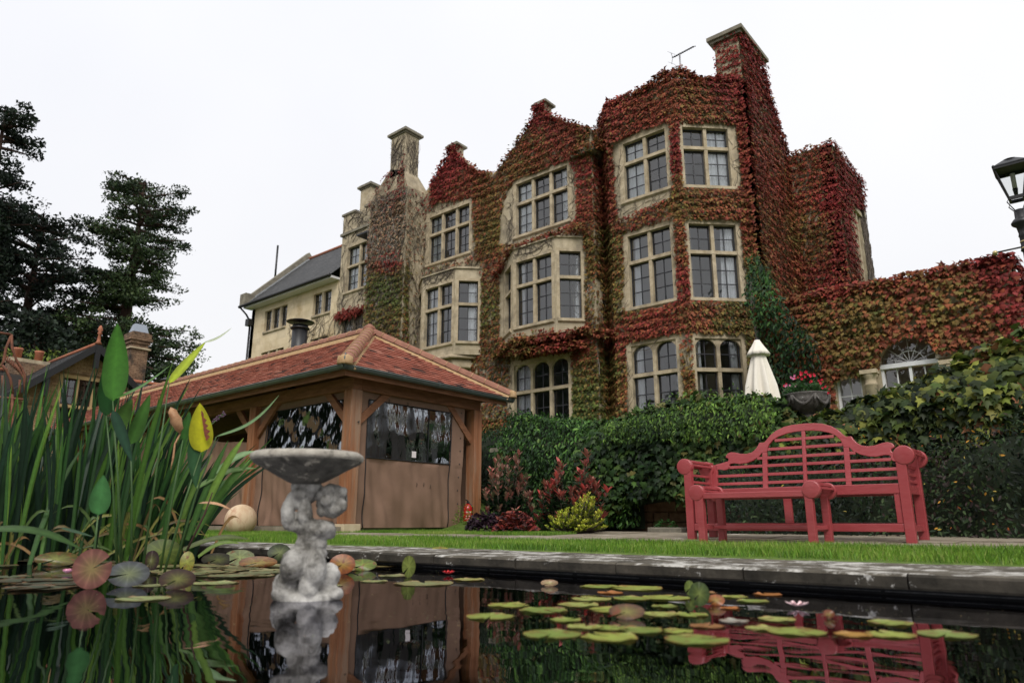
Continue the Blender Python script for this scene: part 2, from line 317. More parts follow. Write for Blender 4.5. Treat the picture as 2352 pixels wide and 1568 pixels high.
# creeper colours: palette and control points (photo position -> weights red, orange, olive, green, brown)
PAL = np.array([s2l((128, 36, 38)), s2l((136, 68, 42)), s2l((116, 98, 44)), s2l((76, 94, 40)), s2l((134, 106, 80))])
CP = [(1700,120,.85,.15,0,0,0),(1660,200,.85,.15,0,0,0),(1740,250,.8,.2,0,0,0),(1760,400,.5,.45,.05,0,0),(1800,600,.4,.45,.1,.05,0),(1740,640,.05,.1,.3,.55,0),(1720,500,.3,.4,.3,0,0),
 (1400,250,.65,.3,.05,0,0),(1500,230,.3,.5,.2,0,0),(1490,280,.35,.5,.15,0,0),(1600,230,.3,.4,.3,0,0),(1640,265,.4,.3,.3,0,0),(1555,350,.9,.1,0,0,0),(1560,460,.1,.3,.5,.1,0),(1480,490,.5,.2,.3,0,0),(1650,460,.2,.4,.4,0,0),
 (1560,560,.2,.6,.2,0,0),(1575,650,.75,.25,0,0,0),(1600,720,.2,.5,.3,0,0),(1500,745,.5,.5,0,0,0),(1680,745,0,.2,.5,.3,0),(1580,900,0,.3,.7,0,0),(1340,400,.8,.2,0,0,0),(1370,480,.4,.5,.1,0,0),(1390,560,0,.2,.35,.45,0),(1390,640,.05,.25,.5,.2,0),
 (1400,700,.1,.2,.4,.3,0),(1400,850,0,.2,.3,.5,0),(1350,920,0,0,.3,.7,0),(1420,900,0,.35,.5,.15,0),(1430,780,.5,.3,.1,.1,0),(1240,260,.9,.1,0,0,0),(1220,330,.4,.25,.2,.15,0),(1300,310,.5,.4,.1,0,0),(1340,320,.15,.3,.35,.2,0),
 (1200,390,.2,.3,.4,.1,0),(1120,430,.2,.3,.4,.1,0),(1130,540,.05,.2,.55,.2,0),(1150,610,.3,.4,.3,0,0),(1240,575,.5,.2,.3,0,0),(1040,360,1,0,0,0,0),(1000,420,.95,.05,0,0,0),(1060,430,.5,.4,.1,0,0),(975,460,.95,.05,0,0,0),
 (1115,700,.05,.2,.25,.5,0),(1180,780,.1,.4,.3,.2,0),(1270,770,.5,.3,.1,.1,0),(900,425,.95,0,0,0,.05),(905,500,.15,0,0,0,.85),(880,560,.15,0,0,0,.85),(870,470,.25,0,0,0,.75),(930,480,.1,0,0,0,.9),(865,530,.1,0,0,0,.9),(925,545,.05,0,0,0,.95),(900,600,.8,.15,.05,0,0),(890,660,0,0,.15,.85,0),(880,740,0,.15,.35,.5,0),(930,640,.3,0,.2,.5,0),
 (1850,400,.4,.4,.2,0,0),(1850,550,.1,.35,.4,.15,0),(1930,450,1,0,0,0,0),(1960,560,.9,.1,0,0,0),(1900,650,.65,.35,0,0,0),(2100,640,.3,.4,.25,.05,0),(2300,610,.85,.15,0,0,0),(2200,690,.08,.24,.46,.22,0),(2330,720,.9,.1,0,0,0),
 (1880,740,.1,.3,.45,.15,0),(2000,740,0,.25,.5,.25,0),(1950,830,0,.3,.55,.15,0),(1900,860,.2,.5,.3,0,0),(2060,775,.2,.6,.2,0,0),(2250,760,.2,.45,.3,.05,0),(1830,700,.3,.4,.3,0,0)]
CPa = np.array(CP, float)
def ivycol(P, rr):
    u, v = projn(P); out = np.zeros((len(P), 3)); n = len(P)
    d2 = (u[:, None]-CPa[None, :, 0])**2+(v[:, None]-CPa[None, :, 1])**2+150
    w = d2**-2.0; w /= w.sum(1, keepdims=True); pw = w@CPa[:, 2:]; pw = pw*.84+np.array([.0, .06, .065, .035, 0])*(1-pw[:, 4:5])
    k = noise(P, 1.3)*.5+.5; r = np.clip(.72*rr.uniform(size=n)+.28*k+rr.normal(size=n)*.12, 0.001, .999)
    order = [0, 1, 4, 2, 3]; cum = np.cumsum(pw[:, order], 1); cum /= cum[:, -1:]
    idx = (r[:, None] > cum).sum(1).clip(0, 4); c = PAL[np.array(order)[idx]]
    avg = pw@PAL/pw.sum(1, keepdims=True)
    c = c*.65+avg*.35
    c = c*.88+c.mean(1, keepdims=True)*.12
    return np.clip(1.0*c*rr.uniform(.4, 1.6, (n, 1))*(1+.22*noise(P, 1.7))[:, None]*(1+rr.normal(size=(n, 3))*.06), .004, .9)
DENS = []   # (polygon in photo space, density) of places where the creeper is thin
def D_(p, d): DENS.append((p, d))
D_([(940,600),(1092,585),(1100,640),(1092,870),(1000,870),(940,860)], .03)
D_([(1170,545),(1300,505),(1330,560),(1180,600),(1150,590)], .35)
D_([(1150,560),(1150,500),(1165,440),(1190,410),(1310,375),(1325,400),(1325,505),(1290,522),(1185,560)], 0)
D_([(1150,625),(1170,600),(1280,575),(1348,572),(1352,728),(1280,748),(1150,772)], 0)
D_([(1085,600),(1150,590),(1150,870),(1085,870)], .55)
D_([(1090,830),(1200,810),(1200,960),(1090,960)], .30)
D_([(1180,862),(1310,818),(1318,970),(1176,970)], 0)
D_([(1320,640),(1430,640),(1440,800),(1330,800)], .5)
D_([(1345,650),(1385,640),(1400,700),(1360,720)], .2)
D_([(960,478),(1085,452),(1094,592),(1060,622),(985,642),(940,610),(950,490)], .02)
D_([(985,600),(1090,585),(1090,610),(985,635)], .18)
D_([(1412,330),(1475,300),(1540,283),(1544,455),(1500,470),(1425,505),(1415,460)], 0)
D_([(1566,284),(1690,290),(1704,425),(1680,436),(1580,430)], 0)
D_([(1440,545),(1552,510),(1556,690),(1520,705),(1455,715),(1430,705),(1436,620)], 0)
D_([(1576,515),(1692,505),(1706,685),(1602,690)], 0)
D_([(1450,790),(1560,768),(1568,940),(1445,960)], 0)
D_([(1600,780),(1700,772),(1730,905),(1600,915)], 0)
D_([(1565,760),(1600,760),(1600,850),(1570,850)], .25)
D_([(1430,500),(1545,470),(1545,510),(1440,540)], .55)
D_([(780,380),(865,380),(842,600),(835,850),(700,860)], .02)
D_([(880,280),(975,280),(975,405),(880,405)], .05)
D_([(940,400),(990,400),(990,860),(935,860)], .10)
D_([(850,395),(945,395),(940,600),(850,600)], .34)
D_([(905,395),(950,395),(950,440),(905,440)], .08)
D_([(1690,190),(1700,150),(1712,250)], .5)
def dens(P):
    u, v = projn(P); d = np.ones(len(P))
    for poly, q in DENS: d = np.where(inpoly(u, v, poly), q, d)
    return d
def ivy(parent, fr, poly, holes, per, size, out=.10, seed=0, edge=.0, useden=True, tm=T_IVYS, name='foliage', extra=None):
    """leaf cover on the wall frame fr inside polygon poly of (s, z)"""
    rr = np.random.default_rng(seed); a = np.array(poly, float); lo = a.min(0)-edge; hi = a.max(0)+edge
    if size < .17: per *= 1.85; size *= .70
    elif per > 250: per *= 1.25; size *= .86
    n = int((hi[0]-lo[0])*(hi[1]-lo[1])*per); s = rr.uniform(lo[0], hi[0], n); z = rr.uniform(lo[1], hi[1], n)
    jit = .07*noise(np.stack([s, z, s*0], 1), 3.0)
    ok = inpoly(s, z+jit, poly)
    for h in holes: ok &= ~((s > h[0]) & (s < h[1]) & (z > h[2]) & (z < h[3]))
    s = s[ok]; z = z[ok]; n = len(s)
    P = np.stack([fr.p[0]+fr.d[0]*s, fr.p[1]+fr.d[1]*s, z], 1)
    if useden:
        k = rr.uniform(size=n) < dens(P)*(1+.25*noise(P, 2)); P = P[k]; n = len(P)
    if extra is not None:
        k = extra(P); P = P[k]; n = len(P)
    nv = np.array([fr.n[0], fr.n[1], 0.])
    bul = .5+.5*noise(P, .9)+.25*noise(P, 3.1)
    P = P+nv*(out*(.35+.8*np.clip(bul, 0, 2))*rr.uniform(.25, 1, n))[:, None]
    ph = P[:, 2]*22+2.5*noise(P, 1.6); P = P+nv*(.028*np.sin(ph))[:, None]; N = nv+np.array([0, 0, .95])+rr.normal(size=(n, 3))*.28; N[:, 2] += .55*np.cos(ph); T = np.array([0, 0, -1.])+nv*.5+rr.normal(size=(n, 3))*.22
    return leaves(name, tm, P, T, N, size*rr.uniform(.6, 1.2, n), ivycol(P, rr), m_leaf, parent)
def twigs(parent, fr, regions, n, seed, mat=None, r=.006, name='bare_stem', L=(1.0, 3.0), spread=.5, rm=0):
    rr = random.Random(seed); mb = MB(); reg_ = []
    for (s0, s1, z0, z1) in regions: reg_ += [(s0, s1, z0, z1)]*max(1, int(10*(s1-s0)*(z1-z0)))
    for i in range(int(n*1.7)):
        s0, s1, z0, z1 = rr.choice(reg_); s = rr.uniform(s0, s1); z = rr.uniform(z0, z1); a = rr.gauss(0, spread); ln = rr.uniform(*L); st = .16; pts = []
        for k in range(int(ln/st)):
            pts.append(fr.pt(s, z, .012+.012*rr.random())); s += math.sin(a)*st; z += math.cos(a)*st; a = a*.93+rr.gauss(0, .35)
            if s < s0-.1 or s > s1+.1 or z > z1+.15: break
        if len(pts) > 2:
            q = 1.25*r*rr.uniform(.5, 1.6); mb.tube(pts, [q*(1-.7*k/len(pts)) for k in range(len(pts))], 3, False)
    if mb.v: mb.build(name, mat or m_twig, parent, kind='stuff', recalc=False)
# ------------------------------------------------------------------ ground, pond, terrace
def gz(y): return .10+.018*(y-3.65)
PX0, PX1, PY0, PY1 = -10.5, 5.0, -2.5, 3.74
mb = MB()
mb.grid(lambda a, b: (-160+320*a, PY1+.7+(9.35-PY1-.7)*b, gz(PY1+.7+(9.35-PY1-.7)*b)), 8, 6)      # lawn level up to the terrace wall
mb.add([(PX0, PY1+.5, .03), (PX1, PY1+.5, .03), (PX1, PY1+.70, gz(PY1+.7)), (PX0, PY1+.70, gz(PY1+.7))], [(0,1,2,3)])
mb.grid(lambda a, b: (-160+(PX0-.75+160)*a, -200+(PY1+.7+200)*b, gz(min(PY1+.7, max(0, -200+(PY1+.7+200)*b)))), 6, 12)
mb.grid(lambda a, b: (PX1+.75+155*a, -200+(PY1+.7+200)*b, .1), 4, 8)
mb.grid(lambda a, b: (PX0-.75+(PX1-PX0+1.5)*a, -200+(PY0-.75+200)*b, .1), 4, 6)
def terr(x, y):
    lo = gz(9.35)
    k = min(1, max(0, (y-9.35)/5)) if x < -8.2 else 1.0
    return lo+(1.5-lo)*k
mb.grid(lambda a, b: (-8.2+168.2*a, 9.35+(400-9.35)*b, 1.5), 6, 10); mb.grid(lambda a, b: (-300+291.8*a, 9.35+(40-9.35)*b**1.5, terr(-20, 9.35+30.65*b**1.5)), 4, 10)
mb.add([(-300, 40, 1.5), (-8.2, 40, 1.5), (-8.2, 400, 1.5), (-300, 400, 1.5)], [(0, 1, 2, 3)])
tag(mb.build('ground', m_turf), kind='structure')
water = glassmat('pond_water', (.004, .006, .005), .012, .12, 1.6, .0, ((.006, .007, .008), 1.0), 1.33, .03)
water.node_tree.nodes['Glossy BSDF'].inputs['Color'].default_value = (.46, .46, .50, 1)
mb = MB(); mb.grid(lambda a, b: (PX0-.3+(PX1-PX0+.6)*a, PY0-.3+(PY1-PY0+.3)*b, 0), 4, 4); tag(mb.build('water', water), kind='structure')
mb = MB(); mb.box(PX0, PX1, PY1, PY1+.3, -.6, .030); mb.box(PX0-.3, PX0, PY0, PY1+.3, -.6, .030); mb.box(PX1, PX1+.3, PY0, PY1+.3, -.6, .030); mb.box(PX0-.3, PX1+.3, PY0-.3, PY0, -.6, .030)
tag(mb.build('pond_wall', m_liner), kind='structure')
mb = MB(); rr = random.Random(3); x = -8.6
while x < 3 and True:
    w = rr.uniform(.15, .7); mb.box(x, x+w, PY1-.006, PY1-.001, .010+rr.uniform(-.002, .003), .015+rr.uniform(-.002, .003)); x += w+rr.uniform(.0, .12)
tag(mb.build('waterline_scum', M('lime_scum', (.05,.055,.06), (.16,.165,.17), 30, .9, .4)), kind='structure')
# coping slabs round the pond: every slab of the visible far edge is its own piece
cop = thing('pond_coping', (-4, 3.65, .045), 'lichened grey stone coping slabs along the far edge of the pond', 'pond edging')
rr = random.Random(5); x = -1.53-.755*13; i = 0
while x < 3.2:
    w = .755; mb = MB(); j = .004
    y0 = 3.65+rr.uniform(-.006, .006); zt = .10+rr.uniform(-.003, .003)
    n = 9; prof = [(3.655+j, .032), (y0, .042), (y0-.002, .088), (y0+.012, zt-.002), (y0+.03, zt), (4.43, zt+.008), (4.43, .03)]
    vs = []
    for k in range(n):
        xx = x+j+(w-2*j)*k/(n-1)+ (0 if 0 < k < n-1 else 0); wob = .004*math.sin(xx*9)+.003*math.sin(xx*23)+rr.uniform(-.0025, .0025)
        if k in (0, n-1): wob += .010
        for q, (yy, zz) in enumerate(prof): vs.append((xx, yy+(wob if q < 4 else 0), zz))
    m_ = len(prof); fs = [(a*m_+b, a*m_+(b+1) % m_, (a+1)*m_+(b+1) % m_, (a+1)*m_+b) for a in range(n-1) for b in range(m_)]+[tuple(range(m_)), tuple((n-1)*m_+q for q in range(m_-1, -1, -1))]
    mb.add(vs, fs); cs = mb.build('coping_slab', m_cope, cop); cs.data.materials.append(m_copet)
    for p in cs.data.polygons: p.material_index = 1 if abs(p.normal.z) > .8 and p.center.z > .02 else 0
    x += w; i += 1
mb = MB(); mb.box(PX0-.75, PX0, PY0, 4.42, .032, .1); mb.box(PX1, PX1+.75, PY0, 4.42, .032, .1); mb.box(PX0-.75, PX1+.75, PY0-.75, PY0, .045, .1); mb.build('coping_run', m_cope, cop)
# paving with every slab its own piece
path = tag(MB().grid(lambda a, b: (-9.3+13*a, 5.82+1.12*b, gz(5.82+1.12*b)+.004), 4, 2).build('path', m_soil), kind='structure')
rr = random.Random(9)
def slab(x0, x1, y0, y1):
    j = .007; z = gz((y0+y1)/2); dz = rr.uniform(.010, .020); mb = MB()
    mb.add([(x0+j, y0+j, gz(y0)+dz), (x1-j, y0+j, gz(y0)+dz+rr.uniform(-.003, .003)), (x1-j, y1-j, gz(y1)+dz), (x0+j, y1-j, gz(y1)+dz+rr.uniform(-.003, .003)), (x0+j, y0+j, gz(y0)-.03), (x1-j, y0+j, gz(y0)-.03), (x1-j, y1-j, gz(y1)-.03), (x0+j, y1-j, gz(y1)-.03)],
           [(0,1,2,3), (4,5,1,0), (5,6,2,1), (6,7,3,2), (7,4,0,3)]); mb.build('paving_slab', m_pave, path, recalc=False)
for y0, y1 in ((5.84, 6.22), (6.22, 6.55), (6.55, 6.92)):
    x = -9.2+rr.uniform(0, .5)
    while x < 2.2: w = rr.uniform(.5, .95); slab(x, x+w, y0, y1); x += w
patio = tag(MB().grid(lambda a, b: (-5.6+8*a, 6.93+2.4*b, gz(6.93+2.4*b)+.004), 4, 2).build('paved_area', m_soil), kind='structure')
for y0, y1 in ((6.94, 7.45), (7.45, 8.0), (8.0, 8.6)):
    x = -5.6+rr.uniform(0, .3)
    while x < 1.0: w = rr.uniform(.5, .95); slab(x, x+w, y0, y1); x += w

# ------------------------------------------------------------------ manor house
house = thing('manor_house', (-16, 19, 1.5), 'large stone country house with gables, mullioned windows and red creeper', 'house')
pane_src = None
def pane(parent, fr, a0, a1, z0, z1, o, rr):
    global pane_src
    if pane_src is None:
        me = bpy.data.meshes.new('pane'); me.from_pydata([(-.5,0,0),(.5,0,0),(.5,0,1),(-.5,0,1)], [], [(0,1,2,3)]); me.materials.append(m_pane)
        pane_src = bpy.data.objects.new('pane_source', me)
    c = fr.pt((a0+a1)/2, z0, o)
    link_copy(pane_src, 'pane', parent, c, (rr.uniform(-.012, .012), rr.uniform(-.003, .003), math.atan2(fr.d[1], fr.d[0])+rr.uniform(-.012, .012)), (a1-a0, 1, z1-z0))
def panel(name, fr, s0, s1, z0, z1, holes=(), t=.4, mat=None, parent=None):
    """wall slab with real openings"""
    mb = MB(); ss = sorted({s0, s1}|{q for h in holes for q in h[:2]}); zs = sorted({z0, z1}|{q for h in holes for q in h[2:]})
    inh = lambda a, z: any(h[0] < a < h[1] and h[2] < z < h[3] for h in holes)
    q = lambda a, b, c, d: mb.add([a, b, c, d], [(0,1,2,3)])
    for i in range(len(ss)-1):
        for j in range(len(zs)-1):
            a, b, c, d = ss[i], ss[i+1], zs[j], zs[j+1]
            if inh((a+b)/2, (c+d)/2): continue
            q(fr.pt(a,c), fr.pt(b,c), fr.pt(b,d), fr.pt(a,d)); q(fr.pt(a,c,-t), fr.pt(a,d,-t), fr.pt(b,d,-t), fr.pt(b,c,-t))
    for a, b, c, d in holes:
        q(fr.pt(a,c), fr.pt(a,c,-t), fr.pt(a,d,-t), fr.pt(a,d)); q(fr.pt(b,c), fr.pt(b,d), fr.pt(b,d,-t), fr.pt(b,c,-t))
        q(fr.pt(a,d), fr.pt(a,d,-t), fr.pt(b,d,-t), fr.pt(b,d)); q(fr.pt(a,c), fr.pt(b,c), fr.pt(b,c,-t), fr.pt(a,c,-t))
    q(fr.pt(s0,z0), fr.pt(s0,z1), fr.pt(s0,z1,-t), fr.pt(s0,z0,-t)); q(fr.pt(s1,z0), fr.pt(s1,z0,-t), fr.pt(s1,z1,-t), fr.pt(s1,z1)); q(fr.pt(s0,z1), fr.pt(s1,z1), fr.pt(s1,z1,-t), fr.pt(s0,z1,-t))
    return mb.build(name, mat or m_stone, parent or house, recalc=False)
wr = random.Random(21)
def window(fr, s0, s1, z0, z1, nl, zt, up=2, lo=3, arched=False, curt=(), band=.17, cm=None, parent=None, gd=.15, mw=.105, small=False, label=None):
    mb = MB(); th = mw*.5; e = .004
    W_ = s1-s0; lw = (W_-(nl-1)*mw)/nl
    if band:
        mb.bf(fr, s0-band, s0-e, z0-.02, z1+band, 0.001, .014); mb.bf(fr, s1+e, s1+band, z0-.02, z1+band, 0.001, .014); mb.bf(fr, s0-e, s1+e, z1+e, z1+band, 0.001, .016)
    # sloping sill
    mb.prism([fr.pt(s0-band*.8, z0, -.22), fr.pt(s0-band*.8, z0-.02, .07), fr.pt(s0-band*.8, z0-.11, .07), fr.pt(s0-band*.8, z0-.16, .003), fr.pt(s0-band*.8, z0-.16, -.22)], Vector(fr.pt(s1+band*.8, 0, 0))-Vector(fr.pt(s0-band*.8, 0, 0)))
    mull = []
    for k in range(1, nl): c = s0+k*lw+(k-.5)*mw; mb.bf(fr, c-mw/2, c+mw/2, z0+.001, z1-.001, -.19, -.03)
    if zt: mb.bf(fr, s0+.001, s1-.001, zt-th, zt+th, -.189, -.02)
    rows = [(z0, z1, lo)] if not zt else [(z0, zt-th, lo), (zt+th, z1, up)]
    lights = []
    for k in range(nl):
        a = s0+k*(lw+mw)
        for ri, (b, t, n) in enumerate(rows): lights.append((k, a, a+lw, b, t, n, ri == len(rows)-1))
    if arched:
        for k, a, b, c, d, n, top in lights:
            if not top: continue
            r = (b-a)/2; m_ = (a+b)/2; hh = min(r*.92, d-c-.1)
            for sg in (-1, 1):
                pts = [(m_+sg*(r+.001), d+.001), (m_, d+.001)]+[(m_+sg*r*math.sin(t_), d-hh+hh*math.cos(t_)) for t_ in [x_*math.pi/2/8 for x_ in range(0, 9)]]
                mb.polyf(fr, pts, -.12, -.04)
    w = mb.build('window', m_trim, parent or house, bevel=0, label=label)
    fb = MB(); bw = .038 if not small else .028; gb = .0145
    for k, a, b, c, d, n, top in lights:
        o0, o1 = -gd-.025, -gd+.015
        fb.bf(fr, a, a+bw, c, d, o0, o1); fb.bf(fr, b-bw, b, c, d, o0, o1); fb.bf(fr, a+bw, b-bw, c, c+bw, o0, o1); fb.bf(fr, a+bw, b-bw, d-bw, d, o0, o1)
        m_ = (a+b)/2; fb.bf(fr, m_-gb, m_+gb, c+bw, d-bw, o0+.01, o1-.005)
        for q in range(1, n): z = c+bw+(d-c-2*bw)*q/n; fb.bf(fr, a+bw, b-bw, z-gb, z+gb, o0+.012, o1-.007)
        for q in range(n):
            p0 = c+bw+(d-c-2*bw)*q/n; p1 = c+bw+(d-c-2*bw)*(q+1)/n
            pane(w, fr, a+bw*.8, m_, p0, p1, -gd-.004, wr); pane(w, fr, m_, b-bw*.8, p0, p1, -gd-.004, wr)
    fb.build('glazing_bars', m_lead, w, recalc=False)
    for cu in curt:
        k, f0, f1 = cu[:3]; a = s0+k*(lw+mw); A = a+lw*f0; B = a+lw*f1; ph = wr.uniform(0, 6); tie = len(cu) > 3
        def cf(i, j, A=A, B=B, ph=ph, tie=tie):
            B2 = B; A2 = A
            if tie: B2 = B; A2 = A+(B-A)*.45*(j if cu[3] == 'd' else 1-j)
            s_ = A2+(B2-A2)*i; return fr.pt(s_, z0+.02+(z1-z0-.04)*j, -.245+.03*math.sin(i*26*(B-A)/.5+ph)+.012*math.sin(i*61+ph))
        MB().grid(cf, 40, 3).build('curtain', cm or m_curt, w, recalc=False)
    return w
FT = Fr(0, 18, 1, 0); FC = Fr(-8.5, 18, 1, 1); FL = Fr(-11.8, 18.9, 1, -1); FSd = Fr(-6.9, 0, 0, 1); F0 = Fr(0, 18, 1, 0)
# tower (canted bay) walls
hT = [(-10.42,-8.94,10.17,12.14), (-10.40,-8.96,6.64,8.93), (-10.44,-8.98,2.95,5.42)]
hC = [(.14,1.56,10.10,12.03), (.14,1.56,6.58,8.85), (.10,1.44,2.95,5.36)]
panel('wall', FT, -10.9, -8.5, 1.5, 13.75, hT); panel('wall', FC, 0, 1.98, 1.5, 13.72, hC); panel('wall', FL, 0, 1.265, 1.5, 13.75)
panel('wall', Fr(0, 19.4, 1, 0), -7.1, -6.9, 1.5, 13.75)
window(FT, *hT[0], 2, 11.43, curt=[(0, 0, 1)], parent=house); window(FC, *hC[0], 2, 11.36, curt=[(1, 0, 1)])
window(FT, *hT[1], 2, 8.06, curt=[(0, 0, .45, 'd'), (1, .85, 1)]); window(FC, *hC[1], 2, 7.98, curt=[(1, .35, 1, 'd'), (1, 0.25, .6, 'd')], up=2)
window(FT, *hT[2], 2, 4.52, arched=True, curt=[(0, 0, .42), (1, .8, 1)]); window(FC, *hC[2], 2, 4.47, arched=True, curt=[(0, 0, .35), (1, .55, .95)])
# side gable wall with the big chimney on it
mb = MB(); sp = [(19.4,1.5),(22.88,1.5),(22.88,12.7),(22.4,13.4),(21.9,14.0),(21.45,14.5),(21.4,15.1),(19.4,15.1)]
mb.prism([(-6.9, a, b) for a, b in sp], (-.6, 0, 0)); mb.build('side_wall', m_stone, house)
mb = MB(); mb.box(-7.72, -6.96, 19.46, 21.40, 13.2, 15.38); ch = mb.build('chimney', m_stone, house)
mb = MB(); mb.box(-7.82, -6.80, 19.34, 21.52, 15.38, 15.47); mb.box(-7.90, -6.72, 19.26, 21.60, 15.47, 15.60); mb.box(-7.80, -6.82, 19.36, 21.5, 15.60, 15.68); mb.build('chimney_cap', m_grey, ch)
# gabled front
g1h = [(-19.42,-17.22,10.21,12.18), (-19.4,-16.8,6.4,9.3)]; g2h = [(-14.9,-12.64,10.18,12.18), (-14.95,-12.3,6.4,9.3), (-15.0,-12.76,2.95,5.47)]
panel('wall', F0, -20.35, -16.2, 1.5, 12.3, g1h); panel('wall', F0, -16.2, -11.65, 1.5, 12.3, g2h)
def gable(xc, zc, xl, zl, xr, zr, x0, x1):
    pts = [(x0, 12.3), (x1, 12.3), (x1, zr-.2)]
    for k in range(9):
        t = k/8; e = t+.10*math.sin(t*math.pi*2); pts.append((xr+(xc+.22-xr)*t, zr+(zc-.35-zr)*(t-.07*math.sin(t*math.pi))))
    pts += [(xc+.22, zc-.02), (xc-.22, zc-.02)]
    for k in range(9):
        t = 1-k/8; pts.append((xl+(xc-.22-xl)*t, zl+(zc-.35-zl)*(t-.07*math.sin(t*math.pi))))
    pts.append((x0, zl-.25)); MB().polyf(F0, pts, -.4, 0).build('gable', m_stone, house)
    mb = MB(); mb.box(xc-.34, xc+.34, 17.9, 18.5, zc-.02, zc+.06); mb.box(xc-.26, xc+.26, 17.95, 18.45, zc+.06, zc+.13); mb.build('finial', m_grey, house); return pts
gp1 = gable(-18.21, 14.95, -19.95, 13.3, -16.75, 13.35, -20.35, -16.2); gp2 = gable(-13.78, 15.0, -15.7, 13.15, -11.95, 13.4, -16.2, -11.65)
window(F0, *g1h[0], 3, 11.42, curt=[(0, 0, .8), (2, .75, 1)]); window(F0, *g2h[0], 3, 11.40, curt=[(0, 0, 1), (2, .45, 1)])
window(F0, *g2h[2], 3, 4.53, arched=True, curt=[(0, 0, .9), (2, .8, 1)])
def bay(xa, xb, win, zb):
    fr = Fr(0, 17.3, 1, 0); fr_r = Fr(xb, 17.3, 1, 1); fr_l = Fr(xa-1.0, 18.0, 1.0, -.7)
    b = MB(); out = [(xa, 17.3), (xb, 17.3), (xb+.7, 18.0), (xa-1.0, 18.0)]
    b.prism([(x, y, 9.02) for x, y in out], (0, 0, .30)); o2 = [(xa-.03, 17.25), (xb+.03, 17.25), (xb+.76, 17.99), (xa-1.06, 17.99)]
    b.prism([(x, y, 9.32) for x, y in o2], (0, 0, .05)); b.add([(*p, 9.37) for p in o2]+[(xa+.1, 17.99, 9.62), (xb-.1, 17.99, 9.62)], [(0,1,5,4), (1,2,5), (3,0,4)])
    root = b.build('bay', m_stone, house); MB().prism([(x, y, 6.1) for x, y in out], (0, 0, .3)).build('bay_base', m_stone, root)
    panel('bay_wall', fr, xa, xb, 6.4, 9.02, [(win[0], win[1], 6.59, 8.83)], .25, parent=root); panel('bay_wall', fr_r, 0, .99, 6.4, 9.02, [(.14, .84, 6.6, 8.85)], .25, parent=root); panel('bay_wall', fr_l, 0, 1.22, 6.4, 9.02, [(.22, 1.05, 6.6, 8.85)], .25, parent=root)
    return root, fr, fr_r, fr_l
b1, f1, f1r, f1l = bay(-18.95, -17.22, (-18.78, -17.36), 5.9); b2, f2, f2r, f2l = bay(-14.5, -12.70, (-14.33, -12.85), 5.9)
window(f1, -18.78, -17.36, 6.59, 8.83, 2, 7.98, curt=[(0, 0, .8)], band=.12); window(f1r, .14, .84, 6.6, 8.85, 1, 7.98, curt=[(0, .5, 1)], band=.10); window(f1l, .22, 1.05, 6.6, 8.85, 1, 7.98, band=.1)
window(f2, -14.33, -12.85, 6.59, 8.83, 2, 7.98, curt=[(0, 0, .3, 'u')], band=.12); window(f2r, .14, .84, 6.6, 8.85, 1, 7.98, curt=[(0, .75, 1, 'd')], band=.10); window(f2l, .22, 1.05, 6.6, 8.85, 1, 7.98, band=.1)
# corbel below the left bay, mouldings
for xa, xb in ((-18.95, -17.22),):
    mb = MB(); xm = (xa+xb)/2; hw = (xb-xa)/2
    for (k, z0_, z1_, yo) in ((.62, 5.98, 6.10, .80), (.58, 5.66, 5.98, .62), (.45, 5.48, 5.64, .42), (.36, 5.38, 5.46, .28), (.25, 5.22, 5.36, .16)):
        w = hw*k+.45*k; r = [(xm-w-yo*.7, 18.0), (xm-w, 18-yo), (xm+w, 18-yo), (xm+w+yo*.7, 18.0)]; mb.prism([(x, y, z0_) for x, y in r], (0, 0, z1_-z0_))
    mb.build('corbel', m_trim, house, bevel=.05)
# recess between right gable and tower, gutter ledge, roof behind
panel('wall', Fr(0, 18.7, 1, 0), -11.7, -11.2, 1.5, 12.6); MB().box(-12.3, -11.4, 17.75, 18.75, 12.25, 12.42).build('parapet_gutter', m_grey, house)
mb = MB(); mb.add([(-14.2, 19.0, 12.2), (-10.9, 19.0, 12.2), (-10.9, 21.3, 15.3), (-14.2, 21.3, 15.3), (-14.2, 23.6, 12.2), (-10.9, 23.6, 12.2)], [(0,1,2,3), (3,2,5,4), (1,5,2), (0,3,4)]); rf = mb.build('roof', m_slate, house)
MB().tube([(-14.2, 21.3, 15.32), (-10.9, 21.3, 15.32)], .09, 8).build('ridge_tiles', m_terra, rf)
# string course, interior floors and rooms
mb = MB(); mb.box(-20.2, -11.8, 18.42, 21.5, 5.85, 6.0); mb.box(-20.2, -11.8, 18.42, 21.5, 9.5, 9.65); mb.box(-20.2, -11.8, 18.42, 21.5, 12.5, 12.65)
mb.box(-11.1, -7.6, 18.85, 21.5, 5.85, 6.0); mb.box(-11.1, -7.6, 18.85, 21.5, 9.5, 9.65); mb.box(-11.1, -7.6, 18.85, 21.5, 12.5, 12.65)
mb.box(-20.3, -7.55, 21.5, 21.6, 1.5, 12.65); mb.box(-16.25, -16.15, 18.41, 21.5, 1.5, 12.5); mb.box(-11.75, -11.15, 18.9, 21.5, 1.5, 12.5); mb.box(-20.33, -20.2, 18.41, 21.5, 1.5, 12.5); mb.build('room_interior', m_room, house)
MB().box(-11.1, -7.6, 18.9, 21.45, 1.52, 1.6).build('room_floor', m_dark, house)
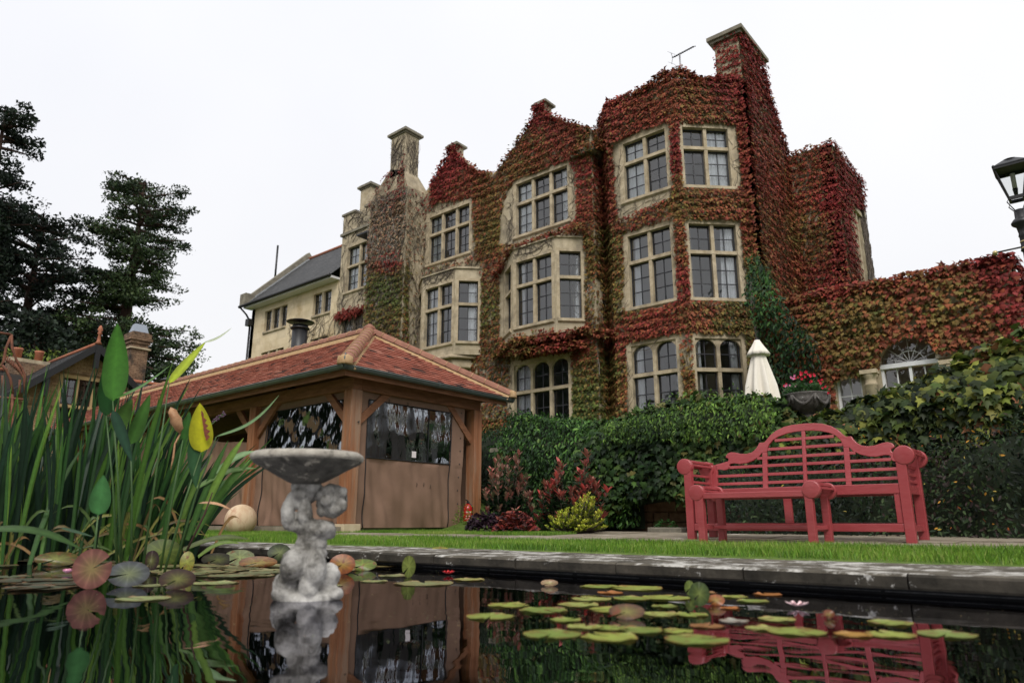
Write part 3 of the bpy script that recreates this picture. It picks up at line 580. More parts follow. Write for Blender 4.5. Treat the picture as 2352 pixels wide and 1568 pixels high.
# stair block and its battlements
hs = [(-24.72,-23.02,10.19,12.26), (-24.82,-23.32,6.9,8.98)]
panel('wall', F0, -25.2, -21.9, 1.5, 13.0, hs); MB().box(-25.27, -21.9, 17.92, 18.1, 12.93, 13.05).build('string_course', m_grey, house)
mb = MB(); mb.bf(F0, -25.2, -24.36, 13.05, 13.92, -.35, 0); mb.bf(F0, -24.36, -23.6, 13.05, 13.70, -.35, 0); mb.bf(F0, -23.6, -21.9, 13.05, 13.92, -.35, 0); mb.box(-25.2, -24.85, 18.35, 21, 1.5, 13.7); mb.build('battlement', m_stone, house)
mb = MB(); mb.bf(F0, -25.27, -24.30, 13.92, 14.02, -.4, .06); mb.bf(F0, -23.66, -21.9, 13.92, 14.02, -.4, .06); mb.build('battlement_coping', m_grey, house)
window(F0, *hs[0], 2, 11.35, curt=[(0, 0, 1), (1, 0, 1)]); window(F0, *hs[1], 2, 7.9, curt=[(0, .0, .4)])
MB().box(-24.8, -22.0, 19.2, 19.3, 1.5, 13).build('room_interior', m_room, house)
# chimneys
def cap(x0, x1, y0, y1, z, par):
    mb = MB(); mb.box(x0-.05, x1+.05, y0-.05, y1+.05, z, z+.07); mb.box(x0-.13, x1+.13, y0-.13, y1+.13, z+.07, z+.17); mb.box(x0-.06, x1+.06, y0-.06, y1+.06, z+.17, z+.24); mb.build('chimney_cap', m_grey, par)
c2 = MB().box(-25.5, -24.76, 19.1, 19.75, 12.5, 15.75).build('chimney', m_trim, house); cap(-25.5, -24.76, 19.1, 19.75, 15.75, c2)
mb = MB(); mb.box(-22.0, -19.72, 17.0, 18.2, 1.5, 13.35); mb.add([(-22.0,17.0,13.35),(-19.72,17.0,13.35),(-19.72,18.2,13.35),(-22.0,18.2,13.35),(-20.82,17.0,14.4),(-19.95,17.0,14.1),(-19.95,17.75,14.1),(-20.82,17.75,14.4)], [(0,1,5,4),(1,2,6,5),(2,3,7,6),(3,0,4,7)])
mb.box(-20.82, -19.95, 17.0, 17.75, 14.0, 15.80); c1 = mb.build('chimney', m_stone, house); cap(-20.82, -19.95, 17.0, 17.75, 15.80, c1)
mb = MB(); mb.tube([(-22.3, 17.6, 13.6), (-22.3, 17.6, 12.4)], .06, 6); mb.box(-23.3, -22.02, 17.35, 17.95, 12.25, 12.33); mb.box(-22.5, -22.1, 17.4, 17.85, 11.2, 11.5); mb.tube([(-22.7, 17.6, 12.25), (-22.6, 17.5, 11.7), (-22.3, 17.6, 11.5)], .045, 6); mb.tube([(-22.25, 17.7, 11.3), (-22.25, 17.7, 5)], .05, 6); mb.build('rainwater_hopper', m_black, house)
# left wing
hw_ = [(-31.25,-29.27,9.50,10.56), (-27.13,-25.76,9.54,10.58), (-31.3,-29.3,7.3,8.43), (-27.16,-25.82,7.3,8.42)]
panel('wall', F0, -32.5, -25.2, 1.5, 10.9, hw_, mat=m_wing)
for h, n in zip(hw_, (3, 2, 3, 2)): window(F0, *h, n, None, lo=3, band=.0, curt=[(q, .25, .75) for q in range(n)], mw=.16, small=True)
MB().box(-32.4, -25.3, 19.2, 19.3, 1.5, 10.8).build('room_interior', m_room, house)
MB().box(-32.6, -25.2, 17.55, 18.0, 10.88, 10.98).build('soffit', m_white, house)
mb = MB(); mb.tube([(-32.9, 17.48, 11.0), (-25.25, 17.48, 11.0)], .075, 8); mb.tube([(-32.85, 17.48, 11.0), (-32.6, 17.75, 10.6), (-32.45, 17.85, 10.3)], .05, 6); mb.box(-32.6, -32.28, 17.72, 17.97, 10.0, 10.35); mb.tube([(-32.44, 17.9, 10.0), (-32.44, 17.9, 2)], .055, 6); mb.build('gutter_and_downpipe', m_black, house)
wrf = MB().add([(-32.5,17.45,10.95),(-25.2,17.45,10.95),(-25.2,21.05,14.5),(-32.5,21.05,14.5),(-25.2,24.6,10.95),(-32.5,24.6,10.95)], [(0,1,2,3),(3,2,4,5)]).build('roof', m_slate, house)
rr = random.Random(8); sl = MB()
for r in range(22):
    t = r/22; y = 17.45+3.6*t; z = 10.95+3.55*t; sl.add([(-32.45, y, z+.02), (-25.2, y, z+.02), (-25.2, y+.17, z+.19), (-32.45, y+.17, z+.19), (-32.45, y, z+.0), (-25.2, y, z+.0)], [(0,1,2,3), (4,5,1,0)])
sl.build('slate_courses', m_slate, wrf, kind='stuff', recalc=False)
MB().tube([(-32.4, 21.05, 14.55), (-25.2, 21.05, 14.55)], .09, 8).build('ridge_tiles', m_terra, wrf)
mb = MB(); mb.prism([(-32.75, 17.6, 11.0), (-32.75, 17.6, 11.45), (-32.75, 21.05, 14.95), (-32.75, 24.5, 11.45), (-32.75, 24.5, 11.0)], (.3, 0, 0)); mb.prism([(-32.5, 18, 1.5), (-32.5, 24.3, 1.5), (-32.5, 24.3, 11.1), (-32.5, 21.05, 14.5), (-32.5, 18, 11.1)], (.3, 0, 0)); mb.box(-32.85, -32.3, 17.45, 17.95, 11.05, 11.65); mb.build('gable_coping', m_grey, wrf)
mb = MB(); mb.tube([(-33.0, 19.4, 12.6), (-33.0, 19.4, 15.0)], .06, 6); mb.build('vent_pipe', m_black, house)
mb = MB(); rr = random.Random(4)
for k in range(60):
    t = k/59; mb.bar((-32.43, 17.7+3.3*t, 11.3+3.25*t), (-32.2-rr.uniform(0, .1), 17.75+3.3*t, 11.28+3.25*t), .04, .03)
mb.build('lead_flashing', M('lead', (.25,.26,.28), (.34,.35,.36), 9, .6), wrf)
# rear block with stair window in its side
mb = MB(); mb.box(-6.95, -5.40, 22.9, 23.0, 1.5, 12.5); mb.build('wall', m_stone, house)
FB = Fr(-5.40, 0, 0, 1)
panel('wall', FB, 22.9, 26.5, 1.5, 12.5, [(24.35, 25.55, 5.5, 10.8)])
mb = MB(); mb.bf(FB, 24.75, 24.87, 5.5, 10.8, -.25, -.02); mb.bf(FB, 25.13, 25.25, 5.5, 10.8, -.25, -.02); mb.bf(FB, 24.2, 25.7, 10.8, 10.95, 0.002, .05); mb.build('window', m_trim, house)
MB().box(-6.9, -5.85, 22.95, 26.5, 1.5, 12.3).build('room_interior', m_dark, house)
MB().box(-20.3, -6.95, 21.65, 22.85, 1.5, 12.0).build('rear_range', m_stone, house)
# TV aerial
ae = thing('tv_aerial', (-9.1, 19.2, 13.9), 'thin silver television aerial standing on the roof behind the parapet', 'aerial')
p0 = at(1563, 170, Y=19.2); p1 = at(1561, 123, Y=19.2); MB().tube([p0-Vector((0,0,.6)), p1], .028, 6).build('mast', M('alu', (.45,.45,.46), None, bump=0, metal=.7, rough=.4), ae)
mb = MB(); a = at(1545, 133, Y=19.2); b = at(1594, 107, Y=19.2); mb.tube([a, b], .018, 5)
for k in range(11): q = a.lerp(b, .06+.093*k); mb.tube([q-Vector((.02,.10,.06)), q+Vector((.02,.10,.06))], .016, 4)
for k in (-1, 1): mb.tube([a, a+Vector((-.05,0,.22*k))], .008, 4); mb.tube([a+Vector((-.1,-.15,.2*k)), a+Vector((.02,.15,.2*k))], .006, 4)
mb.build('aerial_elements', m_black, ae)

# ------------------------------------------------------------------ garden wing on the right
wing = thing('garden_wing', (-3.2, 17.5, 1.5), 'single storey garden wing with arched white window under red and green creeper', 'building')
FW = Fr(0, 17.5, 1, 0)
hw2 = [(-4.68, -4.12, 1.6, 3.68), (-3.70, -2.52, 1.6, 4.42), (-2.12, -1.50, 1.6, 3.68)]
panel('wall', FW, -6.4, -.92, 1.5, 5.72, hw2, .35, parent=wing); MB().box(-.95, -.92, 17.5, 21, 1.5, 5.72).build('side_wall', m_stone, wing)
MB().add([(-6.4,17.86,5.6),(-.97,17.86,5.6),(-.97,21,5.6),(-6.4,21,5.6)], [(0,1,2,3)]).build('flat_roof', m_slate, wing)
MB().box(-6.3, -1.0, 20.2, 20.3, 1.5, 5.5).build('room_interior', M('cream_wall', (.50,.46,.42), None, bump=0, rough=.9), wing)
# arch spandrels and window
mb = MB(); r = .59; xm = -3.11
for sg in (-1, 1): mb.polyf(FW, [(xm+sg*(r+.002), 4.421), (xm, 4.421)]+[(xm+sg*r*math.sin(t*math.pi/20), 3.80+.60*math.cos(t*math.pi/20)) for t in range(11)], -.3, -.02)
mb.build('arch_head', m_stone, wing)
aw = MB(); aw.bf(FW, -3.70, -2.52, 3.72, 3.82, -.3, -.06)
for a in (-3.70, -3.135, -2.58): aw.bf(FW, a, a+.06, 1.6, 3.72, -.28, -.10)
for z in (2.2, 2.8, 3.3): aw.bf(FW, -3.64, -2.58, z-.012, z+.012, -.22, -.17)
for a in (-3.39, -2.83): aw.bf(FW, a-.012, a+.012, 1.6, 3.72, -.221, -.169)
for k in range(-3, 4): t = k*.42; aw.tube([FW.pt(xm, 3.82, -.2), FW.pt(xm+.57*math.sin(t), 3.82+.57*math.cos(t)*.98, -.2)], .010, 4)
aw.tube([FW.pt(xm+.30*math.sin(t/8*math.pi-math.pi/2), 3.82+.28*math.cos(t/8*math.pi-math.pi/2), -.2) for t in range(9)], .012, 5)
awo = aw.build('window', m_white, wing); r_ = random.Random(1)
for i in range(4):
    for z0_, z1_ in ((1.6, 2.2), (2.2, 2.8), (2.8, 3.3), (3.3, 3.72)): pane(awo, FW, -3.67+i*.28, -3.39+i*.28, z0_, z1_, -.2, r_)
pane(awo, FW, -3.68, -2.54, 3.82, 4.41, -.21, r_)
for a, b in ((-4.68, -4.12), (-2.12, -1.50)):
    q = MB(); q.bf(FW, a, a+.05, 1.6, 3.68, -.28, -.1); q.bf(FW, b-.05, b, 1.6, 3.68, -.28, -.1); q.bf(FW, (a+b)/2-.012, (a+b)/2+.012, 1.6, 3.68, -.22, -.17); q.bf(FW, a+.05, b-.05, 3.62, 3.68, -.28, -.1)
    for z in (2.2, 2.8, 3.2): q.bf(FW, a+.05, b-.05, z-.012, z+.012, -.219, -.171)
    qo = q.build('window', m_white, wing); pane(qo, FW, a+.03, b-.03, 1.6, 3.65, -.2, r_)
for x in (-3.90, -2.32):
    mb = MB(); mb.lathe([(.16,0),(.16,.1),(.125,.14),(.125,1.78),(.14,1.80),(.14,1.84),(.12,1.86),(.12,1.96),(.165,2.02),(.165,2.06)], (x, 17.42, 1.55), 18); mb.box(x-.18, x+.18, 17.24, 17.5, 3.61, 3.70); mb.build('column', m_cream if 0 else m_trim, wing)
MB().bf(FW, -2.55, -.95, 3.78, 3.9, 0.001, .12).build('cornice', m_grey, wing)
cd = thing('chandelier', (-2.95, 18.6, 3.3), 'chandelier with amber glass bowls glowing behind the white arched window', 'chandelier')
for q, dx in enumerate((-.30, .0, .28)):
    c = Vector((-2.98+dx, 18.5+.1*(q == 1), 3.42)); MB().lathe([(.02,-.14),(.10,-.09),(.13,0),(.12,.01)], c, 14).build('lampshade', m_amber, cd)
mb = MB(); mb.tube([(-3.3,18.5,3.25),(-3.0,18.55,3.05),(-2.7,18.5,3.25)], .012, 5); mb.lathe([(.03,0),(.06,.05),(.03,.15),(.015,.9)], (-2.98, 18.55, 3.1), 8); mb.build('chandelier_frame', m_black, cd)

# ------------------------------------------------------------------ creepers on the house
def creeper(label, loc): return thing('climbing_creeper', loc, label, 'creeper')
PER = 340
cA = creeper('red and orange creeper over the parapet and bays of the tower', (-9.5, 17.9, 1.5))
ivy(cA, FT, [(-10.95,1.5),(-8.45,1.5),(-8.45,13.95),(-8.9,14.15),(-9.4,13.9),(-10.95,13.95)], [(h[0]-.17,h[1]+.17,h[2]-.12,h[3]+.16) for h in hT], PER, .155, .16, 1)
ivy(cA, FC, [(-.05,1.5),(2.0,1.5),(2.0,13.95),(1.5,13.95),(1.0,13.75),(.6,13.8),(.3,14.15),(-.05,14.1)], [(h[0]-.12,h[1]+.14,h[2]-.12,h[3]+.15) for h in hC], PER, .155, .16, 2)
ivy(cA, FL, [(-.05,1.5),(1.3,1.5),(1.3,13.98),(-.05,13.98)], [], PER, .155, .16, 3)
def top_leaves(par, pts, n, w, seed, name='foliage'):
    n = int(n*1.5); rr = np.random.default_rng(seed); pts = np.array(pts, float); seg = np.linalg.norm(np.diff(pts, axis=0), axis=1); c = np.r_[0, np.cumsum(seg)]
    t = rr.uniform(0, c[-1], n); P = np.stack([np.interp(t, c, pts[:, k]) for k in range(3)], 1)
    P += np.stack([rr.uniform(-.1, .1, n), rr.uniform(-.1, w, n), rr.uniform(-.20, .06, n)+.07*noise(P, 2.3)], 1)
    d = dens(P) > 0.3; P = P[d]; n = len(P)
    return leaves(name, T_IVYS, P, rr.normal(size=(n, 3))*.6+np.array([.2,-.6,-.5]), np.array([.2,-.5,1.])+rr.normal(size=(n, 3))*.4, .13*rr.uniform(.6, 1.2, n), ivycol(P, rr), m_leaf, par)
top_leaves(cA, [(-11.8,18.9,13.8),(-10.9,17.95,13.85),(-9.4,17.95,13.85),(-8.9,17.95,14.05),(-8.3,18.1,14.05),(-8.0,18.4,13.8),(-7.1,19.4,13.85)], 1500, .3, 4)
cB = creeper('deep red creeper covering the side wall and tallest chimney at the house end', (-6.8, 21, 1.5))
ivy(cB, FSd, [(19.35,1.5),(22.95,1.5),(22.95,12.75),(22.4,13.5),(21.9,14.1),(21.55,14.6),(21.5,15.5),(19.35,15.5)], [], 260, .155, .22, 5)
ivy(cB, Fr(0, 19.44, 1, 0), [(-7.75,13.7),(-6.9,13.7),(-6.9,15.5),(-7.75,15.5)], [], 210, .14, .10, 6)
ivy(cB, Fr(0, 19.4, 1, 0), [(-7.15,1.5),(-6.85,1.5),(-6.85,13.9),(-7.15,13.9)], [], 260, .155, .2, 7)
top_leaves(cB, [(-6.9,21.4,15.2),(-6.9,21.5,14.5),(-6.9,22.4,13.5),(-6.9,22.9,12.8)], 420, .2, 8)
cC = creeper('olive and dark red creeper over the low square block behind the side wall', (-6.1, 22.8, 1.5))
ivy(cC, Fr(0, 22.9, 1, 0), [(-6.95,1.5),(-5.35,1.5),(-5.35,12.65),(-6.95,12.6)], [], 250, .155, .16, 9)
ivy(cC, FB, [(22.85,1.5),(23.95,1.5),(24.1,7),(24.3,9.9),(25.2,11.0),(25.9,11.0),(26.5,12.2),(26.5,12.55),(22.85,12.6)], [(24.25,25.65,5.5,10.9)], 260, .155, .18, 10)
twigs(cC, FB, [(25.6,26.5,2,11.5),(24.0,24.3,4,9)], 160, 31, L=(1.5, 4), r=.014)
cD = creeper('creeper over the two pointed gables, crimson at the tips and olive lower down', (-16, 17.9, 1.5))
ivy(cD, F0, gp2, [(-15.1,-12.5,10,12.36)], PER, .15, .15, 12, .04); ivy(cD, F0, gp1, [(-19.6,-17.05,10,12.36)], PER, .15, .15, 13, .04)
ivy(cD, F0, [(-16.2,1.5),(-11.6,1.5),(-11.6,12.4),(-16.2,12.4)], [(g2h[0][0]-.17,g2h[0][1]+.17,10.0,12.36),(g2h[2][0]-.17,g2h[2][1]+.17,2.8,5.64),(-15.2,-12.0,6.1,9.7)], PER, .15, .15, 14)
ivy(cD, F0, [(-20.3,1.5),(-16.2,1.5),(-16.2,12.4),(-20.3,12.4)], [(g1h[0][0]-.17,g1h[0][1]+.17,10.0,12.36),(-19.65,-16.54,6.1,9.7)], PER, .15, .12, 15)
ivy(cD, Fr(0, 18.7, 1, 0), [(-11.8,1.5),(-11.1,1.5),(-11.1,12.6),(-11.8,12.6)], [], 260, .155, .25, 16); ivy(cD, Fr(-11.65, 18, 0, 1), [(0,1.5),(.75,1.5),(.75,13.3),(0,13.3)], [], 240, .15, .12, 17)
ivy(cD, f2, [(-14.5,6.1),(-12.7,6.1),(-12.7,6.45),(-14.5,6.45)], [], 120, .15, .12, 18, .05)
top_leaves(cD, [(-12.35,17.75,12.45),(-11.3,17.8,12.5),(-10.95,18.1,12.6)], 700, .9, 19)
top_leaves(cD, [(-15.8,17.8,5.9),(-14.5,17.2,6.1),(-12.7,17.2,6.1),(-11.9,17.8,6.2),(-10.9,17.9,5.9)], 1300, .4, 20); top_leaves(cD, [(-15.3,17.8,5.8),(-14.4,17.3,5.75),(-12.8,17.3,5.75),(-12.0,17.8,5.8)], 1500, .4, 120)
top_leaves(cD, [(-15.9,17.85,9.0),(-15.2,17.7,9.3),(-14.6,17.25,9.55),(-12.7,17.25,9.55),(-11.9,17.8,9.7)], 520, .35, 21)
for gp, sd in ((gp1, 22), (gp2, 23)): top_leaves(cD, [(a, 17.9, b) for a, b in gp[2:-1]], 620, .35, sd)
cE = creeper('creeper on the tall slim chimney stack, dried brown above and green below', (-20.8, 16.9, 1.5))
F17 = Fr(0, 17, 1, 0)
ivy(cE, F17, [(-22.05,1.5),(-19.7,1.5),(-19.7,13.4),(-20.2,14.3),(-21,14.3),(-22.05,13.4)], [], 200, .14, .13, 25)
ivy(cE, F17, [(-20.5,12.2),(-19.8,12.2),(-19.9,15.0),(-20.25,14.2)], [], 120, .13, .1, 26, useden=False)
ivy(cE, Fr(-19.72, 17, 0, 1), [(0,1.5),(.9,1.5),(.9,13.3),(0,13.3)], [], 200, .14, .13, 27)
cF = creeper('creeper hanging over the garden wing, crimson along the top and olive green below', (-3.5, 17.4, 1.5))
arch = [(-6.45,2.0),(-4.72,2.4),(-4.70,3.55),(-4.1,3.62),(-3.72,3.72),(-3.66,4.05),(-3.4,4.3),(-3.11,4.42),(-2.8,4.33),(-2.6,4.1),(-2.50,3.85),(-2.1,3.85),(-.85,3.7),(-.85,5.85),(-6.45,5.85)]
ivy(cF, FW, arch, [], 260, .165, .26, 28, .03, tm=T_IVY); ivy(cF, Fr(-.92, 17.5, 0, 1), [(0,1.5),(3.3,1.5),(3.3,5.8),(0,5.8)], [], 220, .16, .22, 29)
top_leaves(cF, [(-6.4,17.4,5.78),(-.9,17.4,5.78)], 1300, .4, 30)
twigs(cD, F0, [(-20.1,-19.5,2,12),(-17.1,-16.3,6,12),(-19.9,-16.4,9.3,10.2),(-19.9,-16.6,12.2,12.6),(-15.5,-12.2,9.6,10.2),(-15.4,-15.0,9.5,12),(-16.4,-15.1,2,6.5),(-12.7,-12.3,10,12)], 420, 32, L=(.8, 2.2), spread=.7)
twigs(cD, f1, [(-18.95,-17.22,8.9,9.4)], 60, 33, L=(.5, 1.2), spread=1.2); twigs(cD, f2, [(-14.5,-12.7,8.9,9.4)], 40, 33, L=(.5, 1.2), spread=1.2)
twigs(cE, F17, [(-22,-19.75,4,13.3),(-20.8,-19.95,13.5,15.6)], 300, 34, L=(1.2, 3.5), r=.010, spread=.6); twigs(cE, Fr(-19.72, 17, 0, 1), [(.05,.95,2,13.2)], 110, 35, L=(1, 3)); twigs(cE, Fr(-19.95, 17, 0, 1), [(.03,.7,13.6,15.6)], 50, 36, L=(.8, 1.6))
twigs(cE, F17, [(-22,-19.75,8,13.3)], 30, 37, m_twigp, .014, L=(1.5, 3.5), spread=.9)
twigs(cD, F0, [(-12.6,-11.65,2,9),(-16.6,-15.2,2,6)], 120, 38, m_twigp, .011, L=(1.2, 3.0), spread=.8); twigs(cD, Fr(0, 18.7, 1, 0), [(-11.7,-11.2,2,9)], 60, 39, m_twigp, .012, L=(1, 3), spread=.7)
twigs(cA, FT, [(-10.9,-8.5,5.6,6.5),(-10.9,-8.5,9.1,10.0),(-10.9,-10.5,2,12),(-8.9,-8.5,2,12)], 150, 40, L=(.6, 1.8), spread=.9); twigs(cA, FC, [(0,1.9,5.5,6.4),(0,1.9,9,10),(1.6,1.95,2,12)], 110, 41, L=(.6, 1.8), spread=.9)
cG = creeper('leafless brown creeper stems fanning over the battlemented block and yellow wing', (-26, 17.95, 1.5))
twigs(cG, F0, [(-25.2,-22.0,2,9),(-25.2,-24.8,9,13),(-25.2,-22,12.3,13.9),(-25,-22,9.2,10)], 260, 42, L=(1.2, 3.2), r=.009, spread=.7)
twigs(cG, F0, [(-29,-25.2,2,9.4)], 150, 43, L=(1.5, 3.5), r=.007, spread=.9)
rr = np.random.default_rng(44); n = 420; P = np.stack([rr.uniform(-25.2,-23.2,n), 17.9+rr.uniform(-.1,.05,n), 9.12+rr.normal(size=n)*.12], 1)
leaves('foliage', T_IVYS, P, rr.normal(size=(n,3))*.4+[0,-.3,-1], rr.normal(size=(n,3))*.3+[0,-1,.6], .13*rr.uniform(.6,1.2,n), ivycol(P, rr)*0+np.array(s2l((120,48,40)))*rr.uniform(.6,1.3,(n,1)), m_leaf, cG)
# ------------------------------------------------------------------ garden pavilion (oak posts, tiled hip roof)
gaz = thing('garden_pavilion', (-16.5, 8.7, .27), 'oak framed pavilion with clay tiled hip roof and brown canvas sides beside the pond', 'pavilion')
LX = -24.0
def clay(name, objr):
    m = M(name, (.3, .1, .06), None, bump=.25, bs=60, rough=.8, spec=.25); n = m.node_tree; b = n.nodes['Principled BSDF']
    r = n.nodes.new('ShaderNodeValToRGB'); r.color_ramp.interpolation = 'LINEAR'; e = r.color_ramp.elements
    e[0].position = 0; e[0].color = (.035, .022, .020, 1); e[1].position = 1; e[1].color = (.40, .19, .135, 1)
    for p, c in ((.08, (.10, .045, .035)), (.16, (.22, .070, .046)), (.6, (.29, .090, .058)), (.9, (.34, .125, .085))): q = e.new(p); q.color = (*c, 1)
    if objr: a = n.nodes.new('ShaderNodeObjectInfo'); src = a.outputs['Random']
    else:
        a = n.nodes.new('ShaderNodeAttribute'); a.attribute_name = 'Col'; sp_ = n.nodes.new('ShaderNodeSeparateColor'); n.links.new(a.outputs['Color'], sp_.inputs[0]); src = sp_.outputs[0]
    n.links.new(src, r.inputs[0]); n.links.new(r.outputs[0], b.inputs['Base Color']); return m
m_tile = clay('roof_tile_clay', True); m_tiles = clay('roof_tiles_clay', False)
EY0, EY1, EX, EZ, RZ = 6.72, 10.72, -9.10, 2.76, 4.0
RX = EX-2.0; RYm = 8.72; SL = math.hypot(2.0, RZ-EZ); pit = math.atan2(RZ-EZ, 2.0)
rr = random.Random(12); tiles = []
NR = 20
for k in range(NR):
    t = (k+.0)/NR; off = .0825*(k % 2)
    y = EY0+2.0*t; z = EZ+(RZ-EZ)*t; x = LX+off
    while x < EX-2.0*t-.02:
        tiles.append((x+.0825, y, z, 0)); x += .167
    x = EX-2.0*t; yy = EY0+2.0*t+.02+off
    while yy < EY1-2.0*t-.1: tiles.append((x, yy+.0825, z, 1)); yy += .167
tv = np.array([(-.081,-.01,0),(.081,-.01,0),(.081,.135,0),(-.081,.135,0),(-.081,-.01,.024),(.081,-.01,.024),(.081,.135,.014),(-.081,.135,.014)])
tf = np.array([(0,3,2,1),(4,5,6,7),(0,1,5,4),(1,2,6,5),(2,3,7,6),(3,0,4,7)])
tme = bpy.data.meshes.new('roof_tile'); tme.from_pydata([tuple(q) for q in tv], [], [tuple(q) for q in tf]); tme.materials.append(m_tile)
tiles.sort(key=lambda q: (q[0]**2+q[1]**2)*(1.6 if q[3] == 0 else 1)); Vs = []; Cs = []; nrng = np.random.default_rng(2)
for i, (x, y, z, kx) in enumerate(tiles):
    tilt = pit-.075+rr.gauss(0, .012); rz = (math.pi/2 if kx else 0)+rr.gauss(0, .012)
    z2 = z+.012+rr.gauss(0, .0015)
    if i < 300:
        o = bpy.data.objects.new('roof_tile', tme); setup(o, (x, y, z2), gaz); o.rotation_euler = (tilt, rr.gauss(0, .012), rz)
    else:
        ct, st = math.cos(tilt), math.sin(tilt); v = tv.copy(); yv = v[:, 1]*ct-v[:, 2]*st; zv = v[:, 1]*st+v[:, 2]*ct; xv = v[:, 0]
        cz, sz = math.cos(rz), math.sin(rz); Vs.append(np.stack([x+xv*cz-yv*sz, y+xv*sz+yv*cz, z2+zv], 1)); Cs.append(np.full((8, 3), rr.random()))
nb = len(Vs); V = np.concatenate(Vs); Fc = (tf[None]+(np.arange(nb)*8)[:, None, None]).reshape(-1, 4); c0 = np.array((-16.5, 8, 2.7))
me = raw_mesh('roof_tiles', V-c0, Fc, np.concatenate(Cs)); me.materials.append(m_tiles); o = bpy.data.objects.new('roof_tiles', me); setup(o, c0, gaz); o['kind'] = 'stuff'
mb = MB(); ez = EZ-.03; rz_ = RZ-.03
mb.add([(LX,EY0,ez),(EX,EY0,ez),(EX,EY1,ez),(LX,EY1,ez),(LX,RYm,rz_),(RX,RYm,rz_)], [(0,1,5,4),(1,2,5),(2,3,4,5),(3,0,4)])
mb.build('roof_boarding', m_beam, gaz)
# ridge and hip tiles on a mortar bed
def ridge(p, q, name, n, r=.125):
    p = Vector(p); q = Vector(q); d = (q-p).normalized(); up = Vector((0,0,1)); sx = d.cross(up).normalized(); sy = sx.cross(d); Lh = (q-p).length/n
    bed = MB(); bed.prism([p-sx*.16-sy*.13, p+sx*.16-sy*.13, p+sx*.12-sy*.035, p-sx*.12-sy*.035], q-p); bed.build('mortar_bed', m_mortar, gaz)
    src = None
    for i in range(n):
        a = p+d*Lh*i; mb = MB(); vs = []; m_ = 9
        for j, (t, rad) in enumerate(((.004, r), (Lh-.006, r*.97))):
            for k in range(m_):
                th = math.pi*(-.02+1.04*k/(m_-1)); vs.append(a+d*t+sx*math.cos(th)*rad+sy*(math.sin(th)*rad-.01))
        fs = [(k, k+1, m_+k+1, m_+k) for k in range(m_-1)]; mb.add(vs, fs, True); mb.build(name, m_ridge, gaz, recalc=False)
        jm = MB(); jm.tube([a+d*t*1+sx*math.cos(th)*(r+.002)+sy*(math.sin(th)*(r+.002)-.01) for t in (0,) for th in [math.pi*k/10 for k in range(11)]], .008, 4); jm.build('mortar_joint', m_mortar, gaz, recalc=False)
ridge((EX+.02, EY0-.02, EZ+.05), (RX, RYm, RZ+.06), 'hip_tile', 11); ridge((EX+.02, EY1+.02, EZ+.05), (RX, RYm, RZ+.06), 'hip_tile', 11)
ridge((LX, RYm, RZ+.06), (RX+.06, RYm, RZ+.06), 'ridge_tile', 40)
MB().lathe([(.10,0),(.135,.03),(.12,.08),(.03,.15)], (RX, RYm, RZ+.08), 14).build('hip_cap', m_ridge, gaz)
for y in (EY0-.04, EY1+.04):
    MB().lathe([(.12,0),(.13,.02),(.12,.13),(.05,.16)], (EX+.03, y, EZ-.01), 12).build('mortar_end', m_mortar, gaz)
MB().tube([(EX+.10, EY0-.10, EZ-.04), (EX+.12, EY0-.12, EZ+.10), (EX+.06, EY0-.06, EZ+.17)], .014, 5).build('hip_iron', m_gutter, gaz)
# gutters: half round troughs with joints and brackets
def gutter(p, q, n, r=.062):
    p = Vector(p); q = Vector(q); d = (q-p).normalized(); sx = d.cross(Vector((0,0,1))).normalized(); mb = MB(); m_ = 9
    def half(a, b, r):
        vs = []
        for e in (a, b):
            for k in range(m_): th = math.pi+math.pi*k/(m_-1); vs.append(p+d*e+sx*math.cos(th)*r+Vector((0,0,math.sin(th)*r*1.1)))
        mb.add(vs, [(k, k+1, m_+k+1, m_+k) for k in range(m_-1)], True)
    Lg = (q-p).length; half(0, Lg, r); mb.tube([p+sx*r, q+sx*r], .010, 5); mb.tube([p-sx*r, q-sx*r], .008, 5)
    g = mb.build('gutter', m_gutter, gaz, recalc=False); bb = MB(); mb = bb
    for i in range(n): e = Lg*(i+.5)/n; half(e-.03, e+.03, r+.007)
    half(0.0, .05, r+.007); half(Lg-.05, Lg, r+.007); bb.build('gutter_bracket', m_gutter, g, recalc=False)
gutter((LX, 6.66, 2.745), (EX+.085, 6.66, 2.745), 16); gutter((EX+.03, 6.62, 2.745), (EX+.03, 10.82, 2.735), 5)
MB().prism([(LX, 6.735, 2.60), (LX, 6.735, 2.78), (LX, 6.76, 2.78), (LX, 6.76, 2.60)], (EX-LX-.02, 0, 0)).build('fascia_board', m_beam, gaz); MB().box(EX-.06, EX-.035, 6.76, 10.7, 2.60, 2.78).build('fascia_board', m_beam, gaz)
pxs = [-9.62, -12.57, -15.55, -18.55, -21.55]
for i, x in enumerate(pxs):
    for y in (7.10, 10.06):
        MB().box(x, x+.22, y, y+.22, .30 if y < 8 else .22, 2.47).build('post', m_timber, gaz, bevel=.012); MB().box(x-.05, x+.27, y-.06, y+.28, .12, .30 if y < 8 else .22).build('stone_pad', M('pad_stone', (.48,.38,.24), (.58,.48,.33), 6) if i == 0 and y < 8 else bpy.data.materials['pad_stone'], gaz, bevel=.008)
MB().box(LX, -9.40, 7.12, 7.30, 2.47, 2.68).build('wall_plate', m_beam, gaz, bevel=.01); MB().box(-9.60, -9.42, 7.31, 10.26, 2.47, 2.68).build('wall_plate', m_beam, gaz, bevel=.01); MB().box(LX, -9.62, 10.08, 10.26, 2.47, 2.68).build('wall_plate', m_beam, gaz)
def brace(a, b): MB().bar(a, b, .075, .13).build('brace', m_beam, gaz, bevel=.008)
